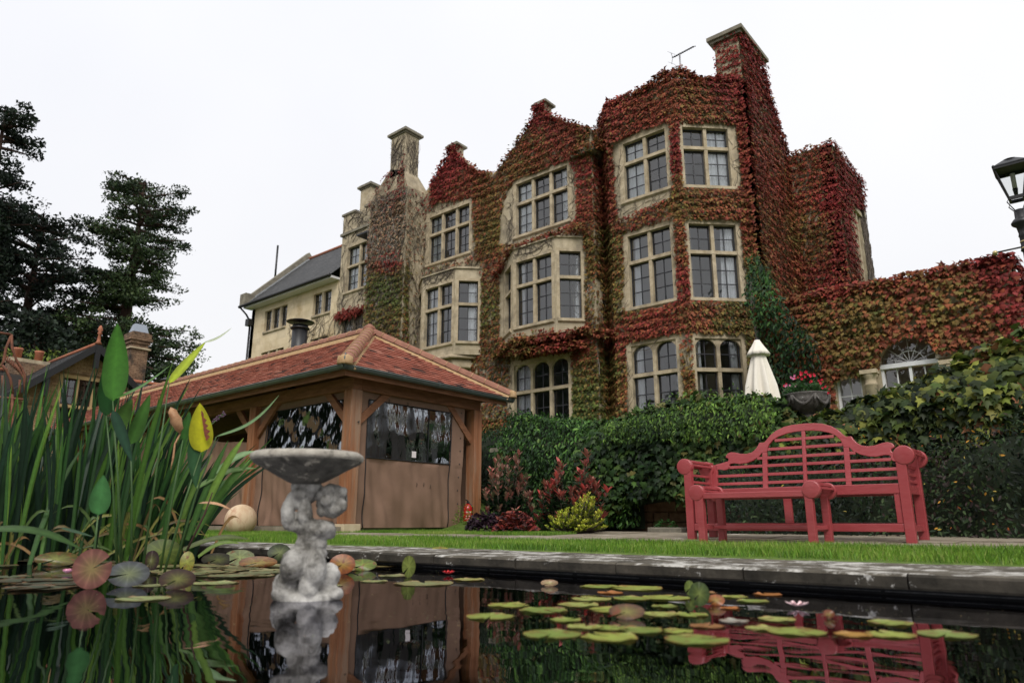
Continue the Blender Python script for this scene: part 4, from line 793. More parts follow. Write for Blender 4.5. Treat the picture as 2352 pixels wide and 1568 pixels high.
for i, x in enumerate(pxs):
    brace((x+.02, 7.21, 1.93), (x-.62, 7.21, 2.52))
    if i: brace((x+.20, 7.21, 1.93), (x+.84, 7.21, 2.52))
brace((-9.51, 7.30, 1.93), (-9.51, 7.95, 2.52)); brace((-9.51, 10.08, 1.85), (-9.51, 9.42, 2.52))
for z in (1.93,): MB().lathe([(.014,0),(.016,.012),(.0,.016)], (-9.39, 7.25, z), 8, 'x').build('oak_peg', m_dark, gaz)
m_ceil = m_beam
# canvas sheets with folds
def sheet(name, fn, na, nb, hole=None, mat=None):
    vs = []; fs = []; ok = lambda a, b: hole is None or not (hole[0] < a < hole[1] and hole[2] < b < hole[3])
    for i in range(na+1):
        for j in range(nb+1): vs.append(fn(i/na, j/nb))
    for i in range(na):
        for j in range(nb):
            if ok((i+.5)/na, (j+.5)/nb): fs.append((i*(nb+1)+j, i*(nb+1)+j+1, (i+1)*(nb+1)+j+1, (i+1)*(nb+1)+j))
    return MB().add(vs, fs, True).build(name, mat or m_canvas, gaz, recalc=False)
def folds(s, z, amp=2.0, sd=0):
    q = np.array([[s*1.0, z*.5, sd*3.1]]); a = float(noise(q, 2.6)[0]); b = float(noise(np.array([[s*2.4+z*1.3, z*1.1, sd]]), 3.6)[0]); low = max(0, 1-z/1.1)
    crease = math.sin(s*11+2.2*math.sin(z*3+sd)+a*2)*low**1.5
    return amp*(.045*a+.028*b+.060*crease*low+.012*math.sin(s*23+a*3+z*4)*low)
# side facing the path (plane X = -9.5): s = Y
def sideA(a, b):
    y = 7.33+(9.82-7.33)*a+ (-.16*(a > .97)*0); z = .24+(2.47-.24)*b; y2 = y+(.07*b*a); k = .3+.7*(b < .5); return (-9.50+folds(y, z, 1.0)*k, y2, z)
hA = (.075, .86, .51, .945); sheet('canvas_panel', sideA, 90, 70, hA)
def clipA(a, b): return sideA(hA[0]+(hA[1]-hA[0])*a, hA[2]+(hA[3]-hA[2])*b)
def plas(a, b):
    p = clipA(a, b); w = float(noise(np.array([[a*4+b*2.5, b*3.0-a*2, 1.]]), 2.2)[0]); return (p[0]-.004+.012*w, p[1], p[2])
sheet('clear_window', plas, 50, 40, None, m_plastic)
def border(pts, r=.009): MB().tube(pts, r, 5).build('zip', m_zip, gaz, recalc=False)
def edge(fn, a0, b0, a1, b1, n=24, o=.012): return [tuple(np.array(fn(a0+(a1-a0)*k/n, b0+(b1-b0)*k/n))+np.array((o, -.0, 0))) for k in range(n+1)]
for e in ((hA[0], 0, hA[0], hA[3]), (hA[1]+.0, 0, hA[1]+.0, hA[3]), (hA[0], hA[2], hA[1], hA[2]), (hA[0], hA[3], hA[1], hA[3]), (.63, hA[2], .63, hA[3])): border(edge(sideA, *e))
for a_, b_ in ((.53, .33), (.60, .335), (.66, .32), (.25, .96), (.42, .96)): p_ = sideA(a_, b_); MB().tube([(p_[0]+.012, p_[1], p_[2]+.03), (p_[0]+.02, p_[1]+.008, p_[2]), (p_[0]+.012, p_[1]-.006, p_[2]-.035)], .005, 4).build('strap', m_zip, gaz, recalc=False)
pl = edge(sideA, .53, .545, .53, .60, 2, .02); MB().box(-9.47, -9.465, 8.52, 8.62, 1.44, 1.55).build('warning_label', M('label_paper', (.75,.74,.74), (.72, .60, .60), 60, .6, 0), gaz)
mb = MB()
for k in range(9): p = sideA(.965, .08+.11*k); mb.lathe([(.014,0),(.012,.008),(0,.01)], (p[0], p[1], p[2]), 8, 'x')
mb.build('grommet', m_black, gaz, kind='stuff')
# front bay between posts
def frontA(a, b):
    x = -12.36+(2.76)*a; z = .27+(2.47-.27)*b; k = .3+.7*(b < .5); return (x, 7.23-folds(x, z, 1.0, 2)*k, z)
hB = (.10, .955, .55, .94); sheet('canvas_panel', frontA, 90, 70, hB)
def plasB(a, b):
    p = frontA(hB[0]+(hB[1]-hB[0])*a, hB[2]+(hB[3]-hB[2])*b); w = float(noise(np.array([[a*6, b*2.2+a, 4.]]), 2.2)[0]); return (p[0], p[1]+.004-.02*w, p[2])
sheet('clear_window', plasB, 50, 40, None, m_plastic)
edgF = lambda a0, b0, a1, b1, n=24: [tuple(np.array(frontA(a0+(a1-a0)*k/n, b0+(b1-b0)*k/n))+np.array((0, -.012, 0))) for k in range(n+1)]
for e in ((hB[0]-.035, 0, hB[0]-.0, hB[3]), (hB[1], 0, hB[1], hB[3]), (hB[0], hB[2], hB[1], hB[2]), (hB[0], hB[3], hB[1], hB[3])): border(edgF(*e))
def frontB(a, b):
    x = -15.33+2.76*a; top = 1.78+.42*(1-a)**1.2+.03*math.sin(a*9); z = .29+(top-.29)*b; return (x, 7.22-folds(x, z, 1.3, 5), z)
sheet('canvas_panel', frontB, 70, 50)
for k in (2, 3):
    def frontC(a, b, k=k): x = -15.33-2.98*(k-1)+2.76*a; z = .3+2.1*b; return (x, 7.22-folds(x, z, 1, k+5), z)
    sheet('canvas_panel', frontC, 50, 30)
sheet('canvas_panel', lambda a, b: (LX+14.4*a, 10.2, .25+2.3*b), 60, 40, (.86, .95, .5, .78)); MB().box(LX, -9.55, 7.35, 10.1, .12, .20).build('floor', m_pave, gaz)
mb = MB(); mb.box(-10.6, -9.9, 9.85, 10.0, .2, 1.75); mb.build('inner_board', M('pale_board', (.40,.43,.42), None, bump=0), gaz)
st = thing('stone_plinth_strip', (-12.5, 7.0, .2), 'pale stone edging under the canvas front of the pavilion', 'edging'); x = -16.0
while x < -9.7: MB().box(x, x+.59, 6.98, 7.10, .10, .262).build('edging_stone', m_pave, st, bevel=.006); x += .6
# flue above the ridge
fl = thing('stove_flue', (-14.95, 9.6, 3.5), 'black round stove flue with conical rain cap rising behind the pavilion ridge', 'flue')
p = at(690, 812, Y=9.6); q = at(690, 747, Y=9.6); MB().tube([(q.x, 9.6, 3.4), (q.x, 9.6, q.z)], .19, 16).build('pipe', m_black, fl)
MB().lathe([(.19,0),(.235,.02),(.235,.05),(.19,.07)], (q.x, 9.6, q.z-.12), 16).build('collar', m_black, fl); MB().lathe([(.33,0),(.345,.012),(.10,.09),(.02,.10)], (q.x, 9.6, q.z+.07), 18).build('rain_cap', m_black, fl)
MB().tube([(q.x-.12, 9.5, q.z-.03), (q.x-.12, 9.5, q.z+.09)], .008, 4).build('strut', m_black, fl); MB().tube([(q.x+.12, 9.5, q.z-.03), (q.x+.12, 9.5, q.z+.09)], .008, 4).build('strut', m_black, fl)
# fire extinguisher
ex = thing('fire_extinguisher', (-9.62, 9.98, .2), 'red fire extinguisher standing between canvas and rear oak post', 'fire extinguisher')
exc = (-9.44, 9.955, .20); MB().lathe([(.082,0),(.086,.01),(.086,.36),(.078,.41),(.045,.455),(.025,.47)], exc, 20).build('cylinder', m_redx, ex)
MB().lathe([(.022,0),(.026,.02),(.02,.05)], (exc[0], exc[1], .67), 10).build('valve', m_black, ex); MB().tube([(exc[0], exc[1], .72), (exc[0]+.03, exc[1]-.09, .74)], .011, 6).build('handle', m_black, ex); MB().tube([(exc[0], exc[1], .70), (exc[0]+.05, exc[1]+.07, .62), (exc[0]+.07, exc[1]+.05, .38)], .010, 6).build('hose', m_black, ex)
lb = MB()
for k, (zz, hh, ww) in enumerate(((.50, .03, .9), (.455, .008, .55), (.43, .016, .7), (.40, .006, .8), (.385, .006, .8), (.33, .03, .5), (.28, .006, .7), (.265, .006, .7))):
    for j in range(8):
        if (j*7+k*3) % 5 == 0: continue
        a0 = -.75+ww*(j-4)/5.5; a1 = a0+ww/8; lb.add([(exc[0]+.0872*math.cos(a), exc[1]+.0872*math.sin(a), z) for a, z in ((a0, zz), (a1, zz), (a1, zz+hh), (a0, zz+hh))], [(0,1,2,3)])
lb.build('printed_label', M('label_print', (.75,.60,.55), None, bump=0), ex, recalc=False)
# sandstone ball
sb = MB(); n = 40; prof = [(max(.002, .265*math.sin(math.pi*k/20)), .265-.265*math.cos(math.pi*k/20)) for k in range(21)]
tag(sb.lathe(prof, (-11.64, 6.6, .10), 40).build('stone_ball', m_ball), 'large veined sandstone ball resting on the grass before the canvas', 'stone ball')

# ------------------------------------------------------------------ red bench and footstool
bn = thing('garden_bench', (-2.26, 6.8, .15), 'red painted garden bench with high scrolled back and rolled arms', 'bench')
P_ = lambda mb, name, bev=.005: mb.build(name, m_redp, bn, bevel=bev)
XL, XR, Z0, XC = -3.245, -1.275, .148, -2.245
for x, s_ in ((XL, -1), (XR-.075, 1)):
    P_(MB().box(x, x+.075, 6.50, 6.565, Z0, .83), 'leg'); P_(MB().box(x, x+.075, 6.98, 7.04, Z0, .92), 'leg')
    cx = x+.0375+s_*.028
    for y in (6.495, 6.985): P_(MB().lathe([(.074,0),(.078,.006),(.078,.064),(.074,.07)], (cx, y, .856), 28, 'y'), 'arm_disc', .003)
    for k in range(5):
        a = math.pi*(.08+.21*k); P_(MB().bar((cx+.062*math.cos(a), 6.565, .856+.062*math.sin(a)), (cx+.062*math.cos(a), 6.985, .856+.062*math.sin(a)), .022, .022), 'arm_slat', .004)
    for z in (.775, .71, .655): P_(MB().box(x+.025, x+.05, 6.565, 6.98, z-.012, z+.012), 'side_slat', .003)
    P_(MB().box(x+.02, x+.06, 6.566, 6.98, .55, .62), 'side_rail'); P_(MB().box(x+.02, x+.055, 6.566, 6.98, .25, .30), 'side_stretcher')
P_(MB().box(XL+.076, XR-.076, 6.505, 6.545, .55, .632), 'seat_rail'); P_(MB().box(XL+.076, XR-.076, 6.99, 7.03, .55, .62), 'seat_rail')
for k in range(6): P_(MB().box(XL+.08, XR-.08, 6.552+.072*k, 6.552+.072*k+.058, .612, .630), 'seat_slat', .004)
P_(MB().box(XL+.076, XR-.076, 6.507, 6.552, .248, .312), 'front_stretcher'); P_(MB().box(XL+.076, XR-.076, 6.99, 7.03, .27, .32), 'back_stretcher')
P_(MB().box(-2.297, -2.229, 6.510, 6.548, .313, .549), 'strut')
for x in (-3.155, -1.397): P_(MB().box(x, x+.045, 6.510, 6.548, .313, .549), 'strut')
out = [(0,1.259),(.10,1.255),(.18,1.243),(.26,1.212),(.32,1.17),(.36,1.125),(.385,1.10),(.435,1.10),(.452,1.068),(.478,1.035),(.515,1.008),(.57,.997),(.63,1.001),(.69,1.018),(.735,1.024),(.77,1.012),(.79,.985),(.785,.968),(.765,.962),(.758,.946),(.768,.93),(.795,.926),(.84,.915),(.90,.905)]
inn = [(.90,.845),(.86,.852),(.80,.842),(.765,.852),(.748,.872),(.752,.893),(.74,.905),(.70,.908),(.64,.897),(.57,.903),(.50,.925),(.44,.962),(.408,1.0),(.36,1.0),(.355,1.035),(.335,1.075),(.295,1.118),(.24,1.148),(.16,1.172),(.08,1.183),(0,1.186)]
lean = lambda z: 6.985+.17*max(0, z-.62)
def slabp(pts, name, bev=.005):
    mb = MB(); n_ = len(pts); a = [(XC+x, lean(z), z) for x, z in pts]; b = [(XC+x, lean(z)+.032, z) for x, z in pts]
    mb.add(a+b, [tuple(range(n_-1, -1, -1)), tuple(range(n_, 2*n_))]+[(i, (i+1) % n_, (i+1) % n_+n_, i+n_) for i in range(n_)]); P_(mb, name, bev)
slabp([(-x, z) for x, z in out[::-1]]+out[1:]+inn+[(-x, z) for x, z in inn[::-1]][1:], 'crest_rail')
for x0, x1, zt in ((-.408,-.36,1.0),(.36,.408,1.0),(-.017,.017,1.186),(-.93,-.88,.90),(.88,.93,.90)): slabp([(x0,.625),(x1,.625),(x1,zt),(x0,zt)], 'back_post')
for z, w in ((1.112,.28),(1.028,.355),(.944,.36),(.867,.36),(.782,.36),(.702,.36)):
    for sg in (-1, 1):
        a, b = sorted((sg*.017, sg*w)); slabp([(a, z-.014), (b, z-.014), (b, z+.014), (a, z+.014)], 'back_slat', .003)
for z, w in ((.867,.75),(.782,.88),(.702,.88),(.944,.46)):
    for sg in (-1, 1): a, b = sorted((sg*.408, sg*w)); slabp([(a, z-.014), (b, z-.014), (b, z+.014), (a, z+.014)], 'back_slat', .003)
fs_ = thing('footstool', (-2.34, 6.1, .15), 'small red stool with rolled ends standing in front of the bench', 'stool')
Q_ = lambda mb, name, bev=.005: mb.build(name, m_redp, fs_, bevel=bev)
for x, s_ in ((-2.825, -1), (-1.905, 1)):
    for y in (5.87, 6.27): Q_(MB().box(x, x+.06, y, y+.06, .142, .55), 'leg')
    cx = x+.03+s_*.028
    for y in (5.865, 6.275): Q_(MB().lathe([(.066,0),(.069,.005),(.069,.055),(.066,.06)], (cx, y, .575), 28, 'y'), 'end_disc', .003)
    for k in range(5): a = math.pi*(.08+.21*k); Q_(MB().bar((cx+.054*math.cos(a), 5.925, .575+.054*math.sin(a)), (cx+.054*math.cos(a), 6.275, .575+.054*math.sin(a)), .02, .02), 'end_slat', .003)
    Q_(MB().box(x+.012, x+.045, 5.93, 6.27, .265, .30), 'stretcher')
Q_(MB().box(-2.765, -1.905, 5.875, 5.91, .522, .570), 'seat_rail'); Q_(MB().box(-2.765, -1.905, 6.29, 6.325, .522, .570), 'seat_rail'); Q_(MB().box(-2.78, -1.90, 6.085, 6.12, .268, .298), 'stretcher')
for k in range(5): Q_(MB().box(-2.76, -1.91, 5.915+.075*k, 5.915+.075*k+.06, .555, .572), 'seat_slat', .004)

# ------------------------------------------------------------------ cherub bird bath
bb = thing('bird_bath', (-2.75, 1.86, 0), 'mossy stone cherub seen from behind holding up a wide shallow bird bath bowl', 'bird bath')
BC = at(700, 1378, Z=0); az = math.atan2(BC.y, BC.x); vw = Vector((math.cos(az), math.sin(az), 0)); rt = Vector((math.sin(az), -math.cos(az), 0)); K = 1/540
def cp(x, y, dz=0):     # crop coordinates of the statue -> world
    u = 529.2+.3748*x; v = 970.2+.3748*y; d = Vector(ray(u, v)); t = (BC.x*vw.x+BC.y*vw.y)/(d.x*vw.x+d.y*vw.y); return Vector((d.x*t, d.y*t, CZ+d.z*t))+vw*dz
st_ = MB()
def blob(x, y, rx, ry, dz=0, rd=None, tilt=0):
    c = cp(x, y, dz); k = .3748*K; rx *= k; ry *= k; rd = rd or rx; n = 14; vs = []; fs = []
    for i in range(n+1):
        for j in range(16):
            t = math.pi*i/n; f = 2*math.pi*j/16; a, b, e = rx*math.sin(t)*math.cos(f), ry*math.cos(t), rd*math.sin(t)*math.sin(f)
            a2 = a*math.cos(tilt)-b*math.sin(tilt); b2 = a*math.sin(tilt)+b*math.cos(tilt); vs.append(c+rt*a2+Vector((0,0,b2))+vw*e)
    for i in range(n):
        for j in range(16): fs.append((i*16+j, i*16+(j+1) % 16, (i+1)*16+(j+1) % 16, (i+1)*16+j))
    st_.add(vs, fs, True)
blob(465,395,98,70,.02,.06); blob(450,450,80,60,.02); blob(430,435,62,45,-.01)
blob(622,478,98,108,.0,.065); blob(680,430,38,38,-.04); blob(600,420,40,36,-.05); blob(680,510,34,40,-.05); blob(590,480,40,40,-.06); blob(640,540,40,34,-.05); blob(560,540,34,36,-.03); blob(555,450,30,36,-.03)
blob(355,560,44,104,.0,.045,.12); blob(380,480,46,56,0); blob(372,628,46,34,0); blob(400,640,34,30,-.01)
blob(458,560,48,95,-.02,.045,.05); blob(475,645,80,60,-.0,.06)
blob(545,655,102,62,-.01,.06); blob(600,660,52,56,.0); blob(500,700,90,66,0,.055); blob(497,745,100,70,0,.055); blob(475,800,115,66,0,.06)
blob(385,868,80,96,-.03,.06,-.15); blob(520,890,70,108,-.035,.06,-.05); blob(455,830,110,70,.0,.055)
blob(340,1000,80,88,.03,.05); blob(330,1050,76,60,.02); blob(480,1000,62,96,-.02,.05); blob(590,960,80,100,.04,.06,-.4); blob(640,1050,52,44,.0,.05); blob(600,1030,50,40,.02)
blob(470,1090,190,70,.03,.09); blob(470,1180,200,130,.03,.1)
so = st_.build('cherub', m_statue, bb, recalc=False)
rm = so.modifiers.new('remesh', 'REMESH'); rm.mode = 'VOXEL'; rm.voxel_size = .005; rm.use_smooth_shade = True; sm = so.modifiers.new('smooth', 'SMOOTH'); sm.factor = .5; sm.iterations = 4
dt = bpy.data.textures.new('stone_erosion', 'CLOUDS'); dt.noise_scale = .035; dm = so.modifiers.new('erosion', 'DISPLACE'); dm.texture = dt; dm.strength = .012; dm.mid_level = .5
c = cp(465, 365); wob = lambda t, h: 1+.018*math.sin(3*t+.6)+.010*math.sin(7*t)+.008*math.sin(13*t+1)
mb = MB(); mb.lathe([(.050,0),(.078,.010),(.12,.032),(.165,.058),(.198,.076),(.216,.084),(.230,.092),(.236,.102),(.234,.118),(.222,.128),(.20,.124),(.10,.10),(.01,.09)], (c.x, c.y, c.z-.01), 72, rm=wob); mb.build('bowl', m_bowl, bb, recalc=True); MB().lathe([(.205,.112),(.226,.098),(.240,.102),(.246,.114),(.241,.128),(.226,.137),(.206,.131)], (c.x, c.y, c.z-.01), 72, rm=wob).build('rim', M('top_lit_rim_stone', (.26,.235,.20), (.46,.43,.37), 18, .9, .7, 60, .2, c3=(.13,.12,.10), s3=22, t3=(.55,.7), dist=.006), bb)  # rim is paler than the bowl: light from above put into its colour

# ------------------------------------------------------------------ planting
def colmix(P, cols, rr, freq=1.6, vary=.35):
    cols = np.array([s2l(c) for c in cols]); k = (noise(P, freq)*.35+.5+rr.normal(size=len(P))*.22).clip(0, .999)*len(cols); c = cols[k.astype(int)]
    return np.clip(c*rr.uniform(1-vary, 1+vary, (len(P), 1))*(1+rr.normal(size=c.shape)*.05), .003, .95)
TMESH = {}
def leaf_objs(parent, tm, key, P, T, N, size, col, name='leaf'):
    """single leaves sharing one mesh, coloured by object colour"""
    if key not in TMESH:
        me = bpy.data.meshes.new('leaf'); me.from_pydata([tuple(q) for q in tm[0]], [], [tuple(int(i) for i in q) for q in tm[1]]); me.materials.append(m_oleaf); TMESH[key] = me
    from mathutils import Matrix
    T = nrm(T); N = nrm(N-(N*T).sum(1, keepdims=True)*T); X = np.cross(T, N)
    for i in range(len(P)):
        o = bpy.data.objects.new(name, TMESH[key]); m = Matrix(((X[i,0],T[i,0],N[i,0]),(X[i,1],T[i,1],N[i,1]),(X[i,2],T[i,2],N[i,2])))
        setup(o, P[i], parent); o.rotation_euler = m.to_euler(); o.scale = (size[i],)*3; o.color = (*col[i], 1)
def plant(name, label, cat, P, T, N, size, col, tm, key, nobj=300, group=None, mat=None):
    root = thing(name, (P[:, 0].mean(), P[:, 1].mean(), P[:, 2].min()), label, cat, group)
    if nobj:
        d = np.linalg.norm(P-np.array([0, 0, CZ]), axis=1)/size; s_ = np.argsort(d); a = s_[:nobj]; b = s_[nobj:]
        leaf_objs(root, tm, key, P[a], T[a], N[a], size[a], col[a])
    else: b = np.arange(len(P))
    if len(b): leaves('foliage', tm, P[b], T[b], N[b], size[b], col[b], mat or m_hleaf, root)
    return root
def hedge(name, label, cat, x0, x1, ztop, zbot, yf, n, tm, key, size, cols, seed, bulge=.3, depth=.18, nobj=300, topn=.25, up=.55, core=True, freq=1.6, hang=.9):
    rr = np.random.default_rng(seed); nt_ = int(n*topn); n0 = n-nt_
    x = rr.uniform(x0, x1, n); zt = np.interp(x, *ztop); zb = np.interp(x, *zbot); yy = np.interp(x, *yf)
    q = rr.uniform(0, 1, n)**.9; z = zb+(zt-zb)*q
    b = noise(np.stack([x, z*0, z], 1), 1.5)*.6+noise(np.stack([x, z*0+5, z], 1), 3.7)*.4
    y = yy-bulge*b*.5+(q**6)*.45+rr.uniform(-.3, 1, n)*depth
    N = np.stack([b*0+.0, -np.ones(n), np.full(n, up)], 1)+rr.normal(size=(n, 3))*.38
    top = np.arange(n) >= n0; y = np.where(top, yy+rr.uniform(.25, 1.3, n), y); z = np.where(top, zt+.10*noise(np.stack([x, y, z*0], 1), 2.2)+rr.uniform(-.1, .06, n), z)
    N[top] = np.array([0, -.35, 1.])+rr.normal(size=(top.sum(), 3))*.35
    T = np.array([0, -.35, -1.0*hang])+rr.normal(size=(n, 3))*.45; T[top] = rr.normal(size=(top.sum(), 3))*.7+np.array([0, -.7, -.25])
    P = np.stack([x, y, z], 1); col = colmix(P, cols, rr, freq)
    root = plant(name, label, cat, P, T, N, size*rr.uniform(.6, 1.25, n), col, tm, key, nobj)
    if core:
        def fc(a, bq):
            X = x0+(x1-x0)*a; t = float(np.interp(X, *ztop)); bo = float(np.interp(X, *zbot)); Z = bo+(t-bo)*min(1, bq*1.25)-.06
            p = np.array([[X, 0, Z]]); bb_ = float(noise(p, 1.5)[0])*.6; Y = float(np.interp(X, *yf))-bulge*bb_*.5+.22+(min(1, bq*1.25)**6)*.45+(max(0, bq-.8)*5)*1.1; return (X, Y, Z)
        MB().grid(fc, 40, 14).build('branches_or_backing', m_back, root, recalc=False)  # dark backing sheet behind the leaves, inner shade put into its colour
    return root
# retaining wall behind the planting, with the stones that show laid one by one
rw = thing('retaining_wall', (-3, 9.3, .15), 'rough brown stone retaining wall behind the planting and bench', 'wall')
MB().box(-8.2, 6, 9.30, 9.75, .0, 1.50).build('wall_core', m_wallst, rw); rr = random.Random(77); z = .15
while z < 1.0:
    h = rr.uniform(.12, .19); x = -6.6
    while x < -3.4:
        w = rr.uniform(.22, .48); y0 = 9.23+rr.uniform(-.012, .015); MB().box(x+.008, x+w-.008, y0, 9.31, z+.007, z+h-.007).build('stone', m_wallst, rw, bevel=.014); x += w
    z += h
MB().box(-8.2, 6, 9.18, 9.85, 1.50, 1.57).build('wall_coping', m_grey, rw)
MB().box(-4.95, -4.45, 8.75, 9.1, .18, .26).build('loose_slab', m_grey, rw, bevel=.01)
hedge('wisteria', 'bright green wisteria tumbling over the wall beside the pavilion post', 'climber', -7.95, -5.2, ([-8.9,-8.3,-7.6,-7.1,-6.6,-6.1,-5.6,-5.2],[2.05,2.16,2.14,2.04,1.88,1.84,1.88,1.90]), ([-9,-5],[.25,.3]), ([-9,-7,-5],[9.0,8.85,8.9]), 9000, T_OVAL, 'oval', .085,
      [(28,48,26),(40,66,32),(56,88,40),(78,114,50),(104,140,64)], 51, bulge=.35, freq=1.1)
hedge('wall_creeper', 'dark green large leaved creeper hanging over the stone wall left of the bench', 'climber', -6.1, -2.6, ([-6.1,-5.4,-4.8,-4.2,-3.4,-3.05,-2.9,-2.6],[1.82,1.86,1.84,1.90,1.93,1.85,1.60,1.58]), ([-6.1,-5.7,-5.2,-4.6,-4.3,-3.9,-2.6],[.25,.35,.62,.68,.4,.2,.2]), ([-6.1,-4,-2.6],[8.85,8.75,8.7]), 8200, T_IVY, 'ivy', .11,
      [(26,42,24),(38,58,30),(54,76,36),(70,94,42),(96,92,50)], 52, bulge=.35)
hedge('privet_top', 'light green small leaved shrub growing along the wall top below the parasol', 'shrub', -5.6, -3.1, ([-5.6,-5.0,-4.3,-3.6,-3.3,-3.1],[1.80,1.90,1.98,2.02,1.95,1.7]), ([-5.6,-3.2],[1.45,1.35]), ([-5.6,-3.2],[8.72,8.6]), 3600, T_OVAL, 'oval', .062,
      [(38,60,30),(58,84,38),(84,114,46),(112,142,62)], 53, bulge=.35)
hedge('boston_ivy_mound', 'mound of large green and bronze lobed leaves over the wall right of the urn', 'climber', -3.0, 1.6, ([-3.0,-2.36,-2.2,-1.8,-1.3,-1.0,-.6,-.2,.3,1.6],[1.58,1.60,1.72,1.76,1.90,1.96,2.08,2.30,2.5,2.7]), ([-3,-2,-1,1.6],[.9,.85,.85,.8]), ([-3,-1.5,0,1.6],[8.75,8.45,8.25,8.2]), 9500, T_IVY, 'ivy', .135,
      [(28,40,22),(46,60,30),(70,84,38),(98,108,48),(134,136,62),(140,96,66)], 54, bulge=.45, up=.8)
hedge('cotoneaster', 'dark small leaved shrub with a few yellow leaves filling the bed behind the bench', 'shrub', -4.15, 2.0, ([-4.15,-3.7,-3.2,-2.6,-2.0,-1.4,-.9,-.4,.3,2],[.9,1.05,1.1,1.12,1.12,1.12,1.2,1.25,1.35,1.5]), ([-4,2],[.17,.14]), ([-4.15,-3,-1.5,-1.0,2],[8.35,8.2,7.95,7.7,7.4]), 14000, T_OVAL, 'oval', .058,
      [(16,26,18),(24,36,24),(32,48,28),(42,60,34),(62,78,46),(56,44,40)], 55, bulge=.7, freq=3, hang=.3)
rr = np.random.default_rng(56); n = 130; P = np.stack([rr.uniform(-4.0, 1.2, n), rr.uniform(7.55, 8.1, n), rr.uniform(.25, 1.35, n)], 1); P[:, 1] = np.interp(P[:, 0], [-4.15,-3,-1.5,-1.0,2], [8.1,7.98,7.73,7.48,7.2])+.06
P = P[np.abs(P[:, 0]+.9)+rr.uniform(0, 2.0, n) < 2.4]; n = len(P)
leaf_objs(bpy.data.objects['cotoneaster'], T_OVAL, 'oval', P, rr.normal(size=(n, 3)), rr.normal(size=(n, 3))+[0, -1, .5], rr.uniform(.03, .05, n), np.array([s2l(c) for c in ((205,150,60),(190,110,60),(170,150,70))])[rr.integers(0, 3, n)], name='yellow_leaf')
# shrubs made of leafy shoots
def shoots(name, label, cat, base, shoot_list, L, leafsz, per, cols_low, cols_tip, seed, tipfrac=.3, nobj=300, wide=.5):
    rr = np.random.default_rng(seed); Ps, Ts, Ns, Ss, Cs = [], [], [], [], []; mb = MB(); cl = np.array([s2l(c) for c in cols_low]); ct = np.array([s2l(c) for c in cols_tip])
    for (x, y, z) in shoot_list:
        p1 = np.array([x, y, z]); p0 = np.array(base)+(p1-np.array(base))*np.array([.25, .25, 0]); mid = (p0+p1)/2+np.array([(x-base[0])*.22, (y-base[1])*.22, 0])
        pts = [(1-t)**2*p0+2*t*(1-t)*mid+t*t*p1 for t in np.linspace(0, 1, 7)]; mb.tube(pts, [.008]*6+[.003], 4, False)
        for i in range(per):
            t = 1-.55*(i/per)**1.1 if i > 5 else 1-.012*i; t = max(t, .2); q = (1-t)**2*p0+2*t*(1-t)*mid+t*t*p1; a = i*2.4+rr.uniform(0, .6); out = np.array([math.cos(a), math.sin(a), 0])
            tip = t > 1-tipfrac*.35; lift = 1.3 if tip else .35; T = out+np.array([0, 0, lift])+rr.normal(size=3)*.18; Ps.append(q); Ts.append(T); Ns.append(np.array([0, 0, 1.2])-out*.5+rr.normal(size=3)*.2)
            Ss.append(leafsz*rr.uniform(.6, 1.15)*(.75 if t > .99 else 1)); c = (ct if tip else cl); Cs.append(c[rr.integers(len(c))]*rr.uniform(.7, 1.3))
    root = plant(name, label, cat, np.array(Ps), np.array(Ts), np.array(Ns), np.array(Ss), np.array(Cs), T_OVAL, 'oval', nobj); mb.build('stem', m_twig, root, recalc=False); return root
r3 = np.random.default_rng(61)
def dome(cx, cy, z0, w, h, n, seed, flat=.7):
    r = np.random.default_rng(seed); o = []
    while len(o) < n:
        a = r.uniform(-1, 1); b = r.uniform(-1, 1)
        if a*a+b*b > 1: continue
        e = math.sqrt(1-a*a-b*b)*r.uniform(.55, 1.0); o.append((cx+a*w, cy+b*w*flat, z0+h*max(.18, e)))
    return o
LG = [(30,50,34),(38,62,40),(46,70,44),(60,80,56)]
shoots('photinia', 'photinia shrub with bronze pink tips right beside the rear pavilion post', 'shrub', (-7.2, 8.3, .2), dome(-6.98, 8.2, .2, .48, 1.18, 62, 62)+[(-6.62, 8.05, 1.30), (-6.72, 8.1, 1.22)], 0, .125, 22, LG, [(164,120,106),(138,104,88),(170,104,94),(110,112,82)], 62, .5)
shoots('photinia', 'photinia shrub with bright red shoots behind the yellow bush', 'shrub', (-6.0, 8.3, .2), dome(-5.83, 8.2, .2, .55, .98, 64, 63)+[(-5.45, 8.1, 1.22), (-5.5, 8.1, 1.1), (-5.05, 7.95, .72)], 0, .125, 22, LG, [(178,92,86),(186,80,76),(156,104,88),(138,84,76)], 63, .55)
shoots('golden_spiraea', 'low bright yellow green bush at the edge of the lawn', 'shrub', (-5.55, 7.85, .18), dome(-5.55, 7.8, .16, .42, .36, 95, 64)+dome(-5.32, 7.85, .16, .28, .56, 50, 65), 0, .052, 30, [(120,138,40),(150,165,52),(96,118,40)], [(186,192,72),(200,196,90),(170,186,64)], 64, .6)
